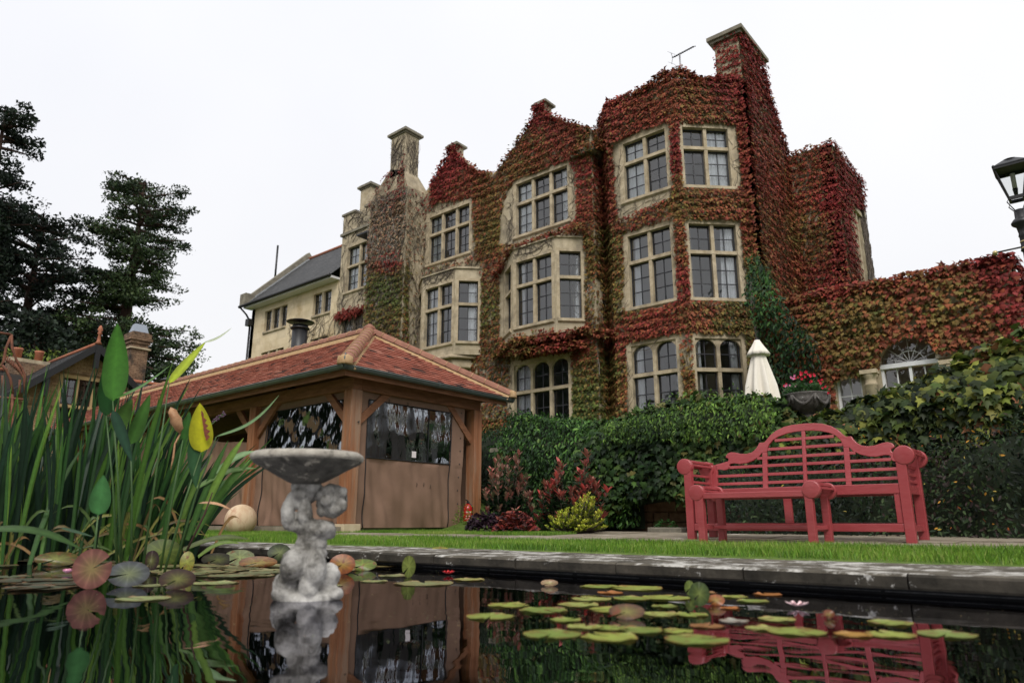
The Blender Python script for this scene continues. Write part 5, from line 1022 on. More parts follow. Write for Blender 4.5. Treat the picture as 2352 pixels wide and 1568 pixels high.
def rosette(name, label, cx, cy, w, h, n, cols, sz, seed, tm=T_IVY, key='ivy'):
    r = np.random.default_rng(seed); a = r.uniform(0, 6.28, n); q = np.sqrt(r.uniform(0, 1, n)); P = np.stack([cx+w*q*np.cos(a), cy+w*.6*q*np.sin(a), gz(cy)+.02+h*np.sqrt(np.maximum(0, 1-q*q))*r.uniform(.3, 1, n)], 1)
    T = np.stack([np.cos(a), np.sin(a), r.uniform(-.3, .5, n)], 1)+r.normal(size=(n, 3))*.5; N = np.array([0, -.3, 1.])+r.normal(size=(n, 3))*.45
    return plant(name, label, 'plant', P, T, N, sz*r.uniform(.6, 1.2, n), colmix(P, cols, r, 4), tm, key, 200)
rosette('heuchera', 'dark purple leaved ground plant at the foot of the left photinia', -7.0, 7.75, .32, .28, 420, [(38,30,38),(60,40,52),(50,34,44),(84,60,72)], .07, 66)
rosette('heuchera', 'russet red leaved ground plant between the two photinias', -6.45, 7.75, .34, .30, 420, [(92,40,38),(122,50,44),(66,38,40),(140,70,60)], .07, 67)
rosette('spurge', 'small yellow green tuft at the foot of the rear pavilion post', -7.75, 8.1, .22, .42, 300, [(70,92,36),(110,130,48),(90,110,40)], .045, 68, T_OVAL, 'oval')
rosette('low_fern', 'small green seedling at the base of the bare wall stones', -4.75, 8.9, .16, .16, 160, [(40,76,36),(56,96,44)], .05, 69, T_OVAL, 'oval')
# wisteria against the junction of tower and wing
rr = np.random.default_rng(70); n = 7000; x = rr.uniform(-7.6, -4.85, n); z = rr.uniform(1.5, 7.4, n); w = np.interp(z, [1.5, 4.2, 5.2, 7.4], [1, 1, .75, .3]); xc = np.interp(z, [1.5, 4.5, 6, 7.4], [-5.35, -5.6, -6.15, -6.6]); hw0 = np.interp(z, [1.5, 4.5, 7.4], [.75, .66, .16])
k = np.abs(x-xc) < hw0*(1+.25*noise(np.stack([x, z, z*0], 1), 2)); x, z = x[k], z[k]; n = len(x); y = 17.05-.35*noise(np.stack([x, z*0, z], 1), 1.3)+np.where(z > 6.0, .9*(z-6.0), 0)*1.0+rr.uniform(-.1, .25, n)
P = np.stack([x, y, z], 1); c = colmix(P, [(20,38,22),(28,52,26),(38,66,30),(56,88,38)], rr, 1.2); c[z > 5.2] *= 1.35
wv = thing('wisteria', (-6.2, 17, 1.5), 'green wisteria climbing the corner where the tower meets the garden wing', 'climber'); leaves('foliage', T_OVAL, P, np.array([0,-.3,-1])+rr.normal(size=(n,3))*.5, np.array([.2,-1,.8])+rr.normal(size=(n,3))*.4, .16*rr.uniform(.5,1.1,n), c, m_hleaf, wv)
MB().tube([(-6.0,17.1,1.5),(-6.1,17.15,3),(-6.3,17.2,4.5),(-6.6,17.7,6.5)], .06, 6).build('stem', m_twig, wv)
# terrace hedge line behind the wall so the house foot is planted
hedge('terrace_shrubs', 'loose green shrubs along the terrace in front of the house windows', 'shrub', -9.5, -3.2, ([-9.5,-8,-7,-5.8,-5,-4,-3.2],[2.2,2.3,2.2,2.05,2.25,2.2,2.1]), ([-9.5,-3],[1.5,1.5]), ([-9.5,-3],[10.6,10.6]), 3000, T_OVAL, 'oval', .08, [(40,72,34),(56,94,40),(84,124,50)], 57, bulge=.5, nobj=0)
hedge('laurel_hedge', 'dark hedge closing the gap behind the rear of the pavilion', 'hedge', -13.5, -7.9, ([-13.5,-7.9],[2.3,2.25]), ([-13,-8],[.2,.2]), ([-13.5,-7.9],[11.4,10.9]), 5000, T_OVAL, 'oval', .09, [(26,42,26),(34,56,30),(46,72,36)], 58, bulge=.4, nobj=0)
# urn with flowers
un = thing('stone_urn', (-2.86, 9.3, 1.62), 'dark weathered garland urn on the wall behind the bench', 'urn'); uc = (-2.86, 9.3, 1.60)
mb = MB(); wobu = lambda t, h: 1+(.02*abs(math.sin(3*t)) if .12 < h < .26 else 0); mb.lathe([(.10,0),(.11,.03),(.07,.06),(.13,.085),(.20,.13),(.245,.19),(.262,.25),(.258,.285),(.272,.30),(.272,.318),(.245,.322),(.22,.30),(.02,.29)], uc, 40, rm=wobu); mb.build('bowl', m_urn, un)
mb = MB()
for k in range(6):
    a0 = k*math.pi/3-.9
    mb.tube([(uc[0]+(.262+.012*math.sin(math.pi*t))*math.cos(a0+t*math.pi/3)*(1-.06*math.sin(math.pi*t)), uc[1]+(.262+.012)*math.sin(a0+t*math.pi/3)*(1-.06*math.sin(math.pi*t)), uc[2]+.285-.12*math.sin(math.pi*t)) for t in np.linspace(0, 1, 9)], [.010+.012*math.sin(math.pi*t) for t in np.linspace(0, 1, 9)], 6)
    mb.lathe([(.001,-.03),(.02,-.018),(.026,0),(.02,.018),(.001,.03)], (uc[0]+.262*math.cos(a0+.52), uc[1]+.262*math.sin(a0+.52), uc[2]+.165), 8)
    mb.tube([(uc[0]+.268*math.cos(a0), uc[1]+.268*math.sin(a0), uc[2]+.29), (uc[0]+.262*math.cos(a0), uc[1]+.262*math.sin(a0), uc[2]+.17)], [.024, .010], 6)
mb.build('garland', m_urn, un)
rr = np.random.default_rng(71); n = 520; a = rr.uniform(0, 6.28, n); q = np.sqrt(rr.uniform(0, 1, n)); P = np.stack([uc[0]+.25*q*np.cos(a), uc[1]+.22*q*np.sin(a), uc[2]+.30+.19*(1-q*q*.7)*rr.uniform(.2, 1, n)], 1)
fl_ = plant('carnations', 'red and pink carnations growing in the stone urn', 'flowers', P, np.stack([np.cos(a), np.sin(a), .6+0*a], 1)+rr.normal(size=(n, 3))*.4, rr.normal(size=(n, 3))*.5+[0, -.6, 1], .075*rr.uniform(.5, 1.1, n), colmix(P, [(40,66,38),(52,84,46),(64,98,54)], rr, 5), T_RH, 'rh', 120)
fr_ = random.Random(5)
for i in range(46):
    x = fr_.uniform(-.27, .29); z = .36+.19*(1-(x/.3)**2)+fr_.uniform(-.09, .05); y = fr_.uniform(-.24, .05); c = Vector((uc[0]+x, uc[1]+y, uc[2]+z)); mb = MB(); r = fr_.uniform(.013, .022)
    vs = [c]; m_ = 10
    for k in range(m_): t = 6.28*k/m_; rr_ = r*(1 if k % 2 else .6); vs.append(c+Vector((math.cos(t)*rr_, -.006+fr_.uniform(-.006, .004), math.sin(t)*rr_)))
    fs = [(0, 1+k, 1+(k+1) % m_) for k in range(m_)]; mb.add(vs, fs); mb.add([v+Vector((0, .006, .004)) for v in vs], fs)
    pink = x < -.08 and fr_.random() < .8; nm = 'petal_pink' if pink else 'petal_red'
    mt = bpy.data.materials.get(nm) or M(nm, s2l((214,110,160)) if pink else s2l((200,26,50)), s2l((230,170,200)) if pink else s2l((220,60,90)), 90, .6, 0); mb.build('flower', mt, fl_, recalc=False)
# parasol
pa = thing('parasol', (-4.82, 13.0, 1.5), 'closed cream parasol standing on the terrace in front of the tower', 'parasol'); pc = (-4.80, 13.0, 0)
pl_ = lambda t, h: 1+(.16*math.cos(8*t)+.07*math.cos(8*t+1.2+h*2))*min(1, max(0, (3.45-h)/.6))
mb = MB(); prof = [(.30,2.25),(.285,2.5),(.25,2.8),(.205,3.05),(.15,3.3),(.125,3.42),(.12,3.5)]; mb.lathe(prof, pc, 96, rm=pl_); mb.build('canopy', m_cream, pa)
mb = MB(); mb.lathe([(.215,3.395),(.175,3.47),(.12,3.56),(.075,3.64),(.05,3.69),(.02,3.70)], pc, 64, rm=lambda t, h: 1+.09*math.cos(8*t)*(3.7-h)/.3); mb.build('vent_cap', m_cream, pa); MB().lathe([(.045,3.69),(.045,3.715),(.01,3.73)], pc, 12).build('finial', m_black, pa)
MB().tube([(pc[0], pc[1], 1.5), (pc[0], pc[1], 3.7)], .025, 10).build('pole', m_timber, pa); MB().lathe([(.32,0),(.32,.06),(.05,.09)], (pc[0], pc[1], 1.5), 20).build('base', m_grey, pa)
# lamp standard at the right edge
lm = thing('lamp_standard', (-.43, 12.0, 1.5), 'tall black Victorian lamp standard with glazed lantern at the right edge', 'street lamp'); LXc, LY = -.43, 12.0
def zl(v): return at(2330, v, Y=12.0).z
zt = zl(363); zb = zl(485); mb = MB(); lc = (LXc, LY, 0)
mb.lathe([(.13,1.5),(.13,1.7),(.10,1.75),(.085,1.8),(.075,2.6),(.06,3.2),(.052,zb-.62)], lc, 16); mb.build('post', m_black, lm)
mb = MB(); mb.lathe([(.055,zb-.64),(.075,zb-.62),(.06,zb-.58),(.06,zb-.42),(.07,zb-.40),(.06,zb-.36),(.075,zb-.26),(.125,zb-.22),(.13,zb-.19),(.10,zb-.15),(.07,zb-.12),(.068,zb)], lc, 16); mb.build('collar', m_black, lm)
mb = MB(); mb.lathe([(.064,zb-.50),(.066,zb-.49),(.064,zb-.48)], lc, 16); mb.lathe([(.066,zb-.60),(.068,zb-.59),(.066,zb-.58)], lc, 16); mb.build('gold_band', m_brass, lm)
mb = MB(); mb.tube([(LXc, LY, zb-.56), (LXc-.36, LY-.10, zb-.60)], .013, 8); mb.build('ladder_bar', m_black, lm); MB().lathe([(.001,-.035),(.025,-.025),(.036,0),(.025,.025),(.001,.035)], (LXc-.37, LY-.10, zb-.60), 12).build('brass_ball', m_brass, lm)
hb = zb+.18; hl = zb+.66; wb, wt = .085, .20; lcs = [(-1,-1),(1,-1),(1,1),(-1,1)]; mb = MB()
for i in range(4):
    a, b = lcs[i], lcs[(i+1) % 4]; mb.bar((LXc+a[0]*wb, LY+a[1]*wb, hb), (LXc+a[0]*wt, LY+a[1]*wt, hl), .018, .018); mb.bar((LXc+a[0]*wb, LY+a[1]*wb, hb), (LXc+b[0]*wb, LY+b[1]*wb, hb), .03, .05); mb.bar((LXc+a[0]*wt, LY+a[1]*wt, hl), (LXc+b[0]*wt, LY+b[1]*wt, hl), .025, .05)
    mb.tube([(LXc+a[0]*.04, LY+a[1]*.04, zb-.02), (LXc+a[0]*.12, LY+a[1]*.12, hb-.06), (LXc+a[0]*wb, LY+a[1]*wb, hb)], .008, 5)
    mb.lathe([(.02,0),(.02,.03),(.001,.05)], (LXc+a[0]*wt, LY+a[1]*wt, hl), 6)
mb.build('lantern_frame', m_black, lm)
mb = MB()
for i in range(4): a, b = lcs[i], lcs[(i+1) % 4]; mb.add([(LXc+a[0]*wb, LY+a[1]*wb, hb), (LXc+b[0]*wb, LY+b[1]*wb, hb), (LXc+b[0]*wt, LY+b[1]*wt, hl), (LXc+a[0]*wt, LY+a[1]*wt, hl)], [(0,1,2,3)])
mb.build('lantern_glass', glassmat('lantern_glass', (.93,.94,.94), .02), lm, recalc=False)
mb = MB(); mb.add([(LXc+a[0]*(wt+.02), LY+a[1]*(wt+.02), hl+.01) for a in lcs]+[(LXc+a[0]*.07, LY+a[1]*.07, hl+.14) for a in lcs], [(3,2,1,0), (4,5,6,7)]+[(i, (i+1) % 4, (i+1) % 4+4, i+4) for i in range(4)])
k = (zt-hl-.14)/.36; mb.lathe([(.09,hl+.14),(.10,hl+.14+.03*k),(.06,hl+.14+.06*k),(.085,hl+.14+.09*k),(.08,hl+.14+.12*k),(.035,hl+.14+.19*k),(.02,hl+.14+.21*k),(.035,hl+.14+.25*k),(.03,hl+.14+.31*k),(.01,hl+.14+.34*k),(.01,zt)], lc, 14); mb.build('lantern_roof', m_black, lm)
mb = MB(); mb.lathe([(.02,hb+.03),(.03,hb+.12),(.035,hb+.16)], lc, 10); mb.build('burner', m_black, lm); MB().lathe([(.03,hb+.16),(.032,hl-.08)], lc, 10).build('bulb', M('bulb_glass', (.5,.5,.42), None, bump=0), lm)

# ------------------------------------------------------------------ left background: brick house, arch, trees
bh = thing('brick_house', (-34, 11, .3), 'buff brick cottage with slate gable roof and terracotta finial', 'house')
GX = -32.5; apx = at(214, 800, X=GX); lft = at(2, 915, X=GX); dy = apx.y-lft.y; ez_ = lft.z
sl_ = (apx.z-ez_)/dy; ry = apx.y+dy*1.05; rz2 = apx.z-sl_*dy*1.05
panel('wall', Fr(GX, 0, 0, 1), lft.y-1.5, apx.y+3.2, .2, ez_+.05, [(9.95, 11.75, 4.2, ez_+.05)], mat=m_brick, parent=bh)
gp = [(lft.y+.25, ez_+.055), (9.95, ez_+.055), (9.95, 6.12), (11.75, 6.12), (11.75, ez_+.055), (ry-.25, ez_+.055), (apx.y+.02, apx.z-.18)]
MB().polyf(Fr(GX, 0, 0, 1), gp, -.3, 0).build('gable', m_brick, bh)
fw = Fr(GX, 0, 0, 1); mb = MB(); mb.bf(fw, 9.83, 9.97, 4.9, 6.25, -.25, .02); mb.bf(fw, 11.73, 11.87, 4.9, 6.25, -.25, .02); mb.bf(fw, 9.97, 11.73, 6.12, 6.26, -.25, .02); mb.bf(fw, 9.97, 11.73, 4.9, 5.02, -.25, .06)
for a in (10.55, 11.15): mb.bf(fw, a-.04, a+.04, 5.02, 6.12, -.2, .0)
w_ = mb.build('window', M('sand_frame', (.42,.28,.13), (.48,.33,.17), 5, .8, .1), bh); mb = MB()
for a0, a1 in ((9.97, 10.51), (10.59, 11.11), (11.19, 11.73)):
    mb.bf(fw, a0, a0+.05, 5.02, 6.12, -.17, -.08); mb.bf(fw, a1-.05, a1, 5.02, 6.12, -.17, -.08); mb.bf(fw, a0+.05, a1-.05, 6.06, 6.12, -.17, -.08); mb.bf(fw, a0+.05, a1-.05, 5.02, 5.08, -.17, -.08); mb.bf(fw, (a0+a1)/2-.012, (a0+a1)/2+.012, 5.08, 6.06, -.14, -.1)
    for z in (5.4, 5.73): mb.bf(fw, a0+.05, a1-.05, z-.012, z+.012, -.139, -.101)
    pane(w_, fw, a0+.04, a1-.04, 5.04, 6.10, -.12, wr)
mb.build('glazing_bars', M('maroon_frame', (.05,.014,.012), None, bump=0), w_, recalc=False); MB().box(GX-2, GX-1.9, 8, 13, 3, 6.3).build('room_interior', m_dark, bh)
mb = MB(); mb.bf(fw, 9.6, 12.0, 6.32, 6.38, 0, .04); mb.bf(fw, lft.y, 12.6, 4.86, 4.90, 0, .03); mb.build('string_course', m_wallst, bh)
ov = .55
mb = MB()
def slope(y0, z0, y1, z1, x0, x1, t=.08): mb.add([(x0,y0,z0),(x1,y0,z0),(x1,y1,z1),(x0,y1,z1),(x0,y0,z0-t),(x1,y0,z0-t),(x1,y1,z1-t),(x0,y1,z1-t)], [(0,1,2,3),(7,6,5,4),(0,4,5,1),(1,5,6,2),(2,6,7,3),(3,7,4,0)])
slope(lft.y-.6, ez_-.6*sl_+.1, apx.y, apx.z+.1, GX-7, GX+ov); slope(apx.y, apx.z+.1, ry, rz2+.1, GX-7, GX+ov); rfb = mb.build('roof', m_slate, bh)
mb = MB()
for k in range(26):
    t = k/26; y = lft.y-.6+(apx.y-lft.y+.6)*t; z = ez_-.6*sl_+.1+(apx.z-ez_+.6*sl_)*t; mb.box(GX-7, GX+ov+.01, y, y+.06, z+.002, z+.022)
mb.build('slate_courses', m_slate, rfb, kind='stuff')
mb = MB(); mb.bar((GX+ov+.03, lft.y-.6, ez_-.6*sl_-.02), (GX+ov+.03, apx.y, apx.z-.02), .05, .26); mb.bar((GX+ov+.03, apx.y, apx.z-.02), (GX+ov+.03, ry, rz2-.02), .05, .26); mb.box(GX+ov-.02, GX+ov+.08, apx.y-.10, apx.y+.10, apx.z-.95, apx.z+.05); mb.box(GX+.1, GX+ov, 9.2, 9.35, 5.2, 6.0); mb.build('bargeboard', m_black, rfb)
MB().tube([(GX-7, apx.y, apx.z+.14), (GX+ov, apx.y, apx.z+.14)], .08, 7).build('ridge_tiles', m_terra, rfb); MB().lathe([(.14,0),(.07,.12),(.05,.4),(.10,.46),(.05,.52),(.11,.62),(.03,.8)], (GX+ov-.05, apx.y, apx.z+.12), 10).build('finial', m_terra, rfb)
# main range behind the gable, ridge running away to the right
MRX = -37.5; a = at(0, 850, X=MRX); b = at(165, 872, X=MRX); mb = MB(); zr = (a.z+b.z)/2
mb.add([(MRX,-6,zr),(MRX,apx.y+1,zr),(GX-.6,apx.y+1,4.2),(GX-.6,-6,4.2)], [(0,1,2,3)]); mb.add([(MRX,-6,zr),(MRX,apx.y+1,zr),(MRX-5,apx.y+1,4.2),(MRX-5,-6,4.2)], [(3,2,1,0)]); mr_ = mb.build('roof', m_slate, bh, recalc=False)
mb = MB()
for k in range(30): t = k/30; mb.box(MRX+(GX-.6-MRX)*t, MRX+(GX-.6-MRX)*t+.05, -6, apx.y, zr+(4.2-zr)*t+.0, zr+(4.2-zr)*t+.022)
mb.build('slate_courses', m_slate, mr_, kind='stuff'); MB().tube([(MRX, -6, zr+.04), (MRX, apx.y+1, zr+.04)], .09, 7).build('ridge_tiles', m_terra, mr_)
MB().box(GX-6, GX-.7, -6, lft.y+.5, .2, 4.3).build('wall', m_brick, bh)
q = at(62, 842, X=-37.5); c_ = MB().box(-37.9, -37.1, q.y-.75, q.y+.75, zr-.4, zr+.45).build('chimney', m_brickd, bh); MB().box(-37.85, -37.15, q.y-.8, q.y+.8, zr+.45, zr+.62).build('flaunching', m_trim, c_)
for dyy in (-.45, .4): MB().lathe([(.17,0),(.18,.4),(.2,.42),(.2,.5),(.15,.5)], (-37.5, q.y+dyy, zr+.62), 12).build('chimney_pot', m_terra, c_)
l0 = at(285, 870, X=-33.6); l1 = at(338, 870, X=-33.6); zt_ = at(310, 760, X=-33.6).z; zm = at(310, 800, X=-33.6).z
c_ = MB().box(-34.4, -33.6, l0.y+.12, l1.y-.12, 3, zm).build('chimney', m_brickd, bh); mb = MB(); mb.box(-34.5, -33.52, l0.y+.05, l1.y-.02, zm, zm+.08); mb.build('band', m_trim, c_)
mb = MB(); w0 = .12
for z0_, z1_, e in ((zm+.08, zt_-.55, .12), (zt_-.55, zt_-.40, .06), (zt_-.40, zt_-.28, .0), (zt_-.28, zt_-.05, .05), (zt_-.05, zt_+.02, .14)): mb.box(-34.4+e-.1, -33.6-e+.1, l0.y+e, l1.y-e, z0_, z1_)
mb.build('corbelled_head', m_brickd, c_); mb = MB(); cy_ = (l0.y+l1.y)/2; mb.add([(-34.2,cy_-.35,zt_+.02),(-33.7,cy_-.35,zt_+.02),(-33.7,cy_+.35,zt_+.02),(-34.2,cy_+.35,zt_+.02),(-34.1,cy_-.25,zt_+.42),(-33.8,cy_-.25,zt_+.42),(-33.8,cy_+.25,zt_+.42),(-34.1,cy_+.25,zt_+.42)], [(0,1,5,4),(1,2,6,5),(2,3,7,6),(3,0,4,7),(4,5,6,7)]); mb.build('cowl', m_zinc, c_)
a = at(290, 872, X=-33.4); b = at(400, 892, X=-33.4); mb = MB(); zr3 = (a.z+b.z)/2; mb.add([(-33.4,a.y-1,zr3),(-33.4,b.y+1,zr3),(-31.0,b.y+1,zr3-1.7),(-31.0,a.y-1,zr3-1.7)], [(0,1,2,3)]); lr = mb.build('lower_roof', m_slate, bh, recalc=False)
MB().tube([(-33.4,a.y-1,zr3+.03),(-33.4,b.y+1,zr3+.03)], .09, 7).build('ridge_tiles', m_terra, lr); MB().box(-33.2, -31.3, a.y-.6, b.y+1, .2, zr3-1.6).build('wall', m_brick, bh)
# rusty garden arch
ar = thing('garden_arch', (-13.6, 3.3, .1), 'rusty wrought iron garden arch rising from the reeds at the left edge', 'arch'); mb = MB()
def ap(u, v, d=14.0): return at(u, v, D=d)
for pts in ([(62,1150),(60,1000),(58,905)], [(58,905),(60,870),(50,845),(38,828),(28,800),(26,768)], [(26,768),(0,764),(-40,758)], [(26,770),(14,800),(8,830),(-6,850),(-30,862)], [(58,905),(56,868),(44,850),(34,836)], [(30,1140),(28,905)], [(30,905),(24,870),(14,850),(5,838)], [(0,912),(58,918)], [(-40,1150),(-40,900),(-44,860)], [(8,905),(6,862)], [(44,905),(46,872)]):
    mb.tube([ap(u, v) for u, v in pts], .022, 5)
for k in range(9): mb.tube([ap(52-4.6*k, 862-4.0*k), ap(46-4.2*k, 850-3*k), ap(50-4.6*k, 846-4*k)], .012, 4)
mb.build('ironwork', m_rust, ar)
gl = thing('garden_lamp', (-22, 9.7, 1), 'small black garden lamp with wide shade seen beyond the pavilion roof', 'lamp'); g = at(392, 880, D=24); MB().tube([(g.x, g.y, .8), (g.x, g.y, g.z)], .035, 6).build('post', m_black, gl); MB().lathe([(.34,0),(.30,.03),(.10,.14),(.02,.2)], (g.x, g.y, g.z+.05), 16).build('shade', m_black, gl); MB().lathe([(.12,-.28),(.15,0)], (g.x, g.y, g.z+.04), 8).build('lantern_glass', m_pane, gl)
# trees
def conifer(label, base, H, trunk_r, prof, nb_, seed, cols, tuft=.8, per=40, leafs=.30, droop=.25, cone=False, lean=0, clear=.15, name='conifer', flat=.45, density=9):
    rr = np.random.default_rng(seed); root = thing(name, base, label, 'tree'); bx, by, bz = base; mb = MB(); trk = lambda t: np.array([bx+lean*t*t, by, bz+H*t])
    mb.tube([trk(t) for t in np.linspace(0, .985, 12)], [max(.04, trunk_r*(1-t)**.8) for t in np.linspace(0, .985, 12)], 9); mb.build('trunk', m_bark, root, recalc=False)
    lb = MB(); Ps = []; Hs = []
    for i in range(nb_):
        t = clear+(1-clear)*rr.uniform()**.9; az_ = rr.uniform(0, 6.283); Lb = np.interp(t, prof[0], prof[1])*rr.uniform(.55, 1.12); p0 = trk(t*.985)
        d = np.array([math.cos(az_), math.sin(az_), 0]); rise = (.25-droop*1.2*(1-t))+rr.normal()*.12; pts = []
        for s_ in np.linspace(0, 1, 6): pts.append(p0+d*Lb*s_+np.array([0, 0, Lb*(rise*s_-droop*s_*s_*.6+.35*droop*s_**3)]))
        lb.tube(pts, [trunk_r*.16*(1-.8*s_) for s_ in np.linspace(0, 1, 6)], 4, False)
        for q in range(max(2, int(Lb*1.5))):
            s_ = rr.uniform(.25, 1.05)**.8; k = min(4.99, s_*5); j = int(k); j = min(j, 4); c = pts[j]+(pts[min(j+1, 5)]-pts[j])*(k-j)+rr.normal(size=3)*tuft*.35
            m_ = int(density*rr.uniform(.6, 1.4)); v = rr.normal(size=(m_, 3)); v = nrm(v)*rr.uniform(.2, 1, (m_, 1))**.6*tuft*rr.uniform(.6, 1.15)*np.array([1, 1, flat])*1.0; Ps.append(c+v)
    lb.build('branches_or_backing', m_bark, root, kind='stuff', recalc=False); P = np.concatenate(Ps); n = len(P)
    T = rr.normal(size=(n, 3))+np.array([0, 0, .2]); N = rr.normal(size=(n, 3))+np.array([0, 0, .7])
    leaves('crown', T_TRI, P, T, N, leafs*rr.uniform(.5, 1.3, n), colmix(P, cols, rr, .35), m_conif, root, kind='stuff'); return root
DK = [(34,44,32),(42,56,36),(52,68,40),(66,82,46)]; DB = [(24,32,28),(30,40,32),(38,50,36)]
def tb(u, D, z=0): p = at(u, 1200, D=D); return (p.x, p.y, z)
def tz(u, v, D): return at(u, v, D=D).z
conifer('very tall dark redwood at the left edge of the picture', tb(-175, 58), tz(0, 236, 58), .9, ([0,.2,.35,.5,.62,.7,.8,.9,1], [3,3,2.9,2.7,2.5,2.8,3.1,2.7,1.4]), 140, 81, DB, tuft=.8, droop=.35, density=75, leafs=.22, clear=.2)
conifer('broad dark pine with a sloping rounded crown between the two redwoods', tb(-25, 62), tz(70, 485, 62), .75, ([0,.2,.4,.5,.6,.75,.9,1], [3,4.5,5.2,5.6,6.2,6.0,4.4,1.8]), 105, 82, DB, tuft=1.0, droop=.05, density=62, leafs=.23, clear=.28, flat=.38)
conifer('tall ragged redwood standing behind the brick cottage chimney', tb(222, 62), tz(315, 405, 62), .85, ([0,.25,.4,.5,.58,.68,.8,.93,1], [6,8.2,8.2,6.2,4.4,3.6,3.6,3.8,2.2]), 185, 83, DK, tuft=.8, droop=.40, density=62, leafs=.20, clear=.2)
conifer('dark fir filling the gap low down at the far left', tb(10, 50), 12.5, .4, ([0,.5,.8,1], [6,5,3,.6]), 70, 84, DB, tuft=1.0, density=50, leafs=.26, clear=.05)
conifer('dark fir behind the cottage roof ridge', tb(110, 66), 14.5, .4, ([0,.5,.8,1], [6,5,3,.6]), 70, 85, DB, tuft=1.0, density=50, leafs=.26, clear=.05)
def bush(label, c, w, h, cols, seed, n=2600, sz=.3, name='bush', cat='bush'):
    rr = np.random.default_rng(seed); v = nrm(rr.normal(size=(n, 3))); r = 1+.18*noise(v*np.array([w, w, h]), 1.1); P = np.array(c)+v*np.array([w, w, h])*(r*rr.uniform(.8, 1, n))[:, None]; P = P[P[:, 2] > .2]; n = len(P)
    root = thing(name, (c[0], c[1], 0.3), label, cat); leaves('crown', T_RH, P, rr.normal(size=(n, 3)), v[:n]*.0+rr.normal(size=(n, 3))+[0, 0, .8], sz*rr.uniform(.6, 1.3, n), colmix(P, cols, rr, .8), m_conif, root)
    MB().tube([(c[0], c[1], .2), (c[0], c[1], c[2])], .15, 6).build('stem', m_bark, root); return root
p = at(112, 838, D=44); bush('yellow green bushy tree rising behind the cottage roof', (p.x, p.y, p.z-1.6), 3.0, 2.3, [(70,88,36),(92,108,44),(116,128,56)], 86, sz=.26, name='broadleaf_tree', cat='tree')
p = at(425, 880, D=75); bush('small distant green treetop just left of the pavilion ridge', (p.x, p.y, p.z-1.6), 1.9, 2.4, [(44,60,40),(60,78,46)], 87, sz=.3, name='broadleaf_tree', cat='tree')
p = at(375, 905, D=70); bush('low dark distant tree beside the sloping tiled roof', (p.x, p.y, p.z-2.5), 5, 3.0, [(30,42,32),(40,54,36)], 88, sz=.35, name='broadleaf_tree', cat='tree')

# garden trees standing behind the camera: they show only as reflections in the panes, plastic sheets and water
for i, (x, y, w, h) in enumerate(((10, -22, 7, 9), (24, -12, 6.5, 8.5), (-6, -27, 7, 9), (-22, -22, 7.5, 9), (30, 6, 6.5, 8), (38, 22, 7, 9), (-38, -14, 7, 8.5))):
    bt = bush(('round garden tree behind the photographer, number seen reflected '+['opposite the bench','opposite the tower','opposite the pavilion','beyond the pond end','on the right lawn','far on the right lawn','beyond the reeds'][i]).replace(', number seen', ','), (x, y, h*.95), w, h*.9, [(26,36,24),(34,48,28),(44,60,34)], 200+i, n=5200, sz=.75, name='garden_tree', cat='tree')
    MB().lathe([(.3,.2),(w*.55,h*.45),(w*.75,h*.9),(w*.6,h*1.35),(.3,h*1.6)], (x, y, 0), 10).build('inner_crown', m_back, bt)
# ------------------------------------------------------------------ grass
def grass(name, label, x0, x1, y0, y1, n, seed, h=.048, ok=None):
    rr = np.random.default_rng(seed); x = x1-(x1-x0)*rr.uniform(0, 1, n)**1.35; y = rr.uniform(y0, y1, n); k = np.ones(n, bool) if ok is None else ok(x, y); x, y = x[k], y[k]; n = len(x)
    P = np.stack([x, y, gz(y)], 1); T = np.array([0, 0, 1.])+rr.normal(size=(n, 3))*np.array([.32, .32, .05]); N = rr.normal(size=(n, 3))*np.array([1, 1, .1])+np.array([0, -.5, 0])
    tm = (np.array([[-.045,0,0],[.045,0,0],[-.035,.55,.03],[.035,.55,.03],[0,1,.16]]), np.array([[0,1,3],[0,3,2],[2,3,4]]))
    hh = h*rr.uniform(.5, 1.25, n)*(1+.22*noise(P, 3.2)); c = colmix(P, [(70,104,32),(88,126,38),(106,144,46),(124,160,58),(150,164,84)], rr, 2.6, .3)
    me = leaves_mesh(name, tm, P, T, N, hh, c); me.materials.append(m_grassb); o = bpy.data.objects.new(name, me); COL.objects.link(o); tag(o, label, 'grass', kind='stuff')
grass('lawn_grass', 'short bright green grass strip between the pond coping and the paved path', -15, 1.6, 4.44, 5.86, 95000, 91)
grass('lawn_grass', 'short grass in front of the pavilion canvas', -16, -9.1, 5.80, 7.0, 16000, 92)
grass('lawn_grass', 'thin strip of grass at the foot of the photinias and pavilion side', -9.4, -5.3, 6.95, 8.2, 26000, 93, ok=lambda x, y: y < 8.4-(x+9.4)*.2)
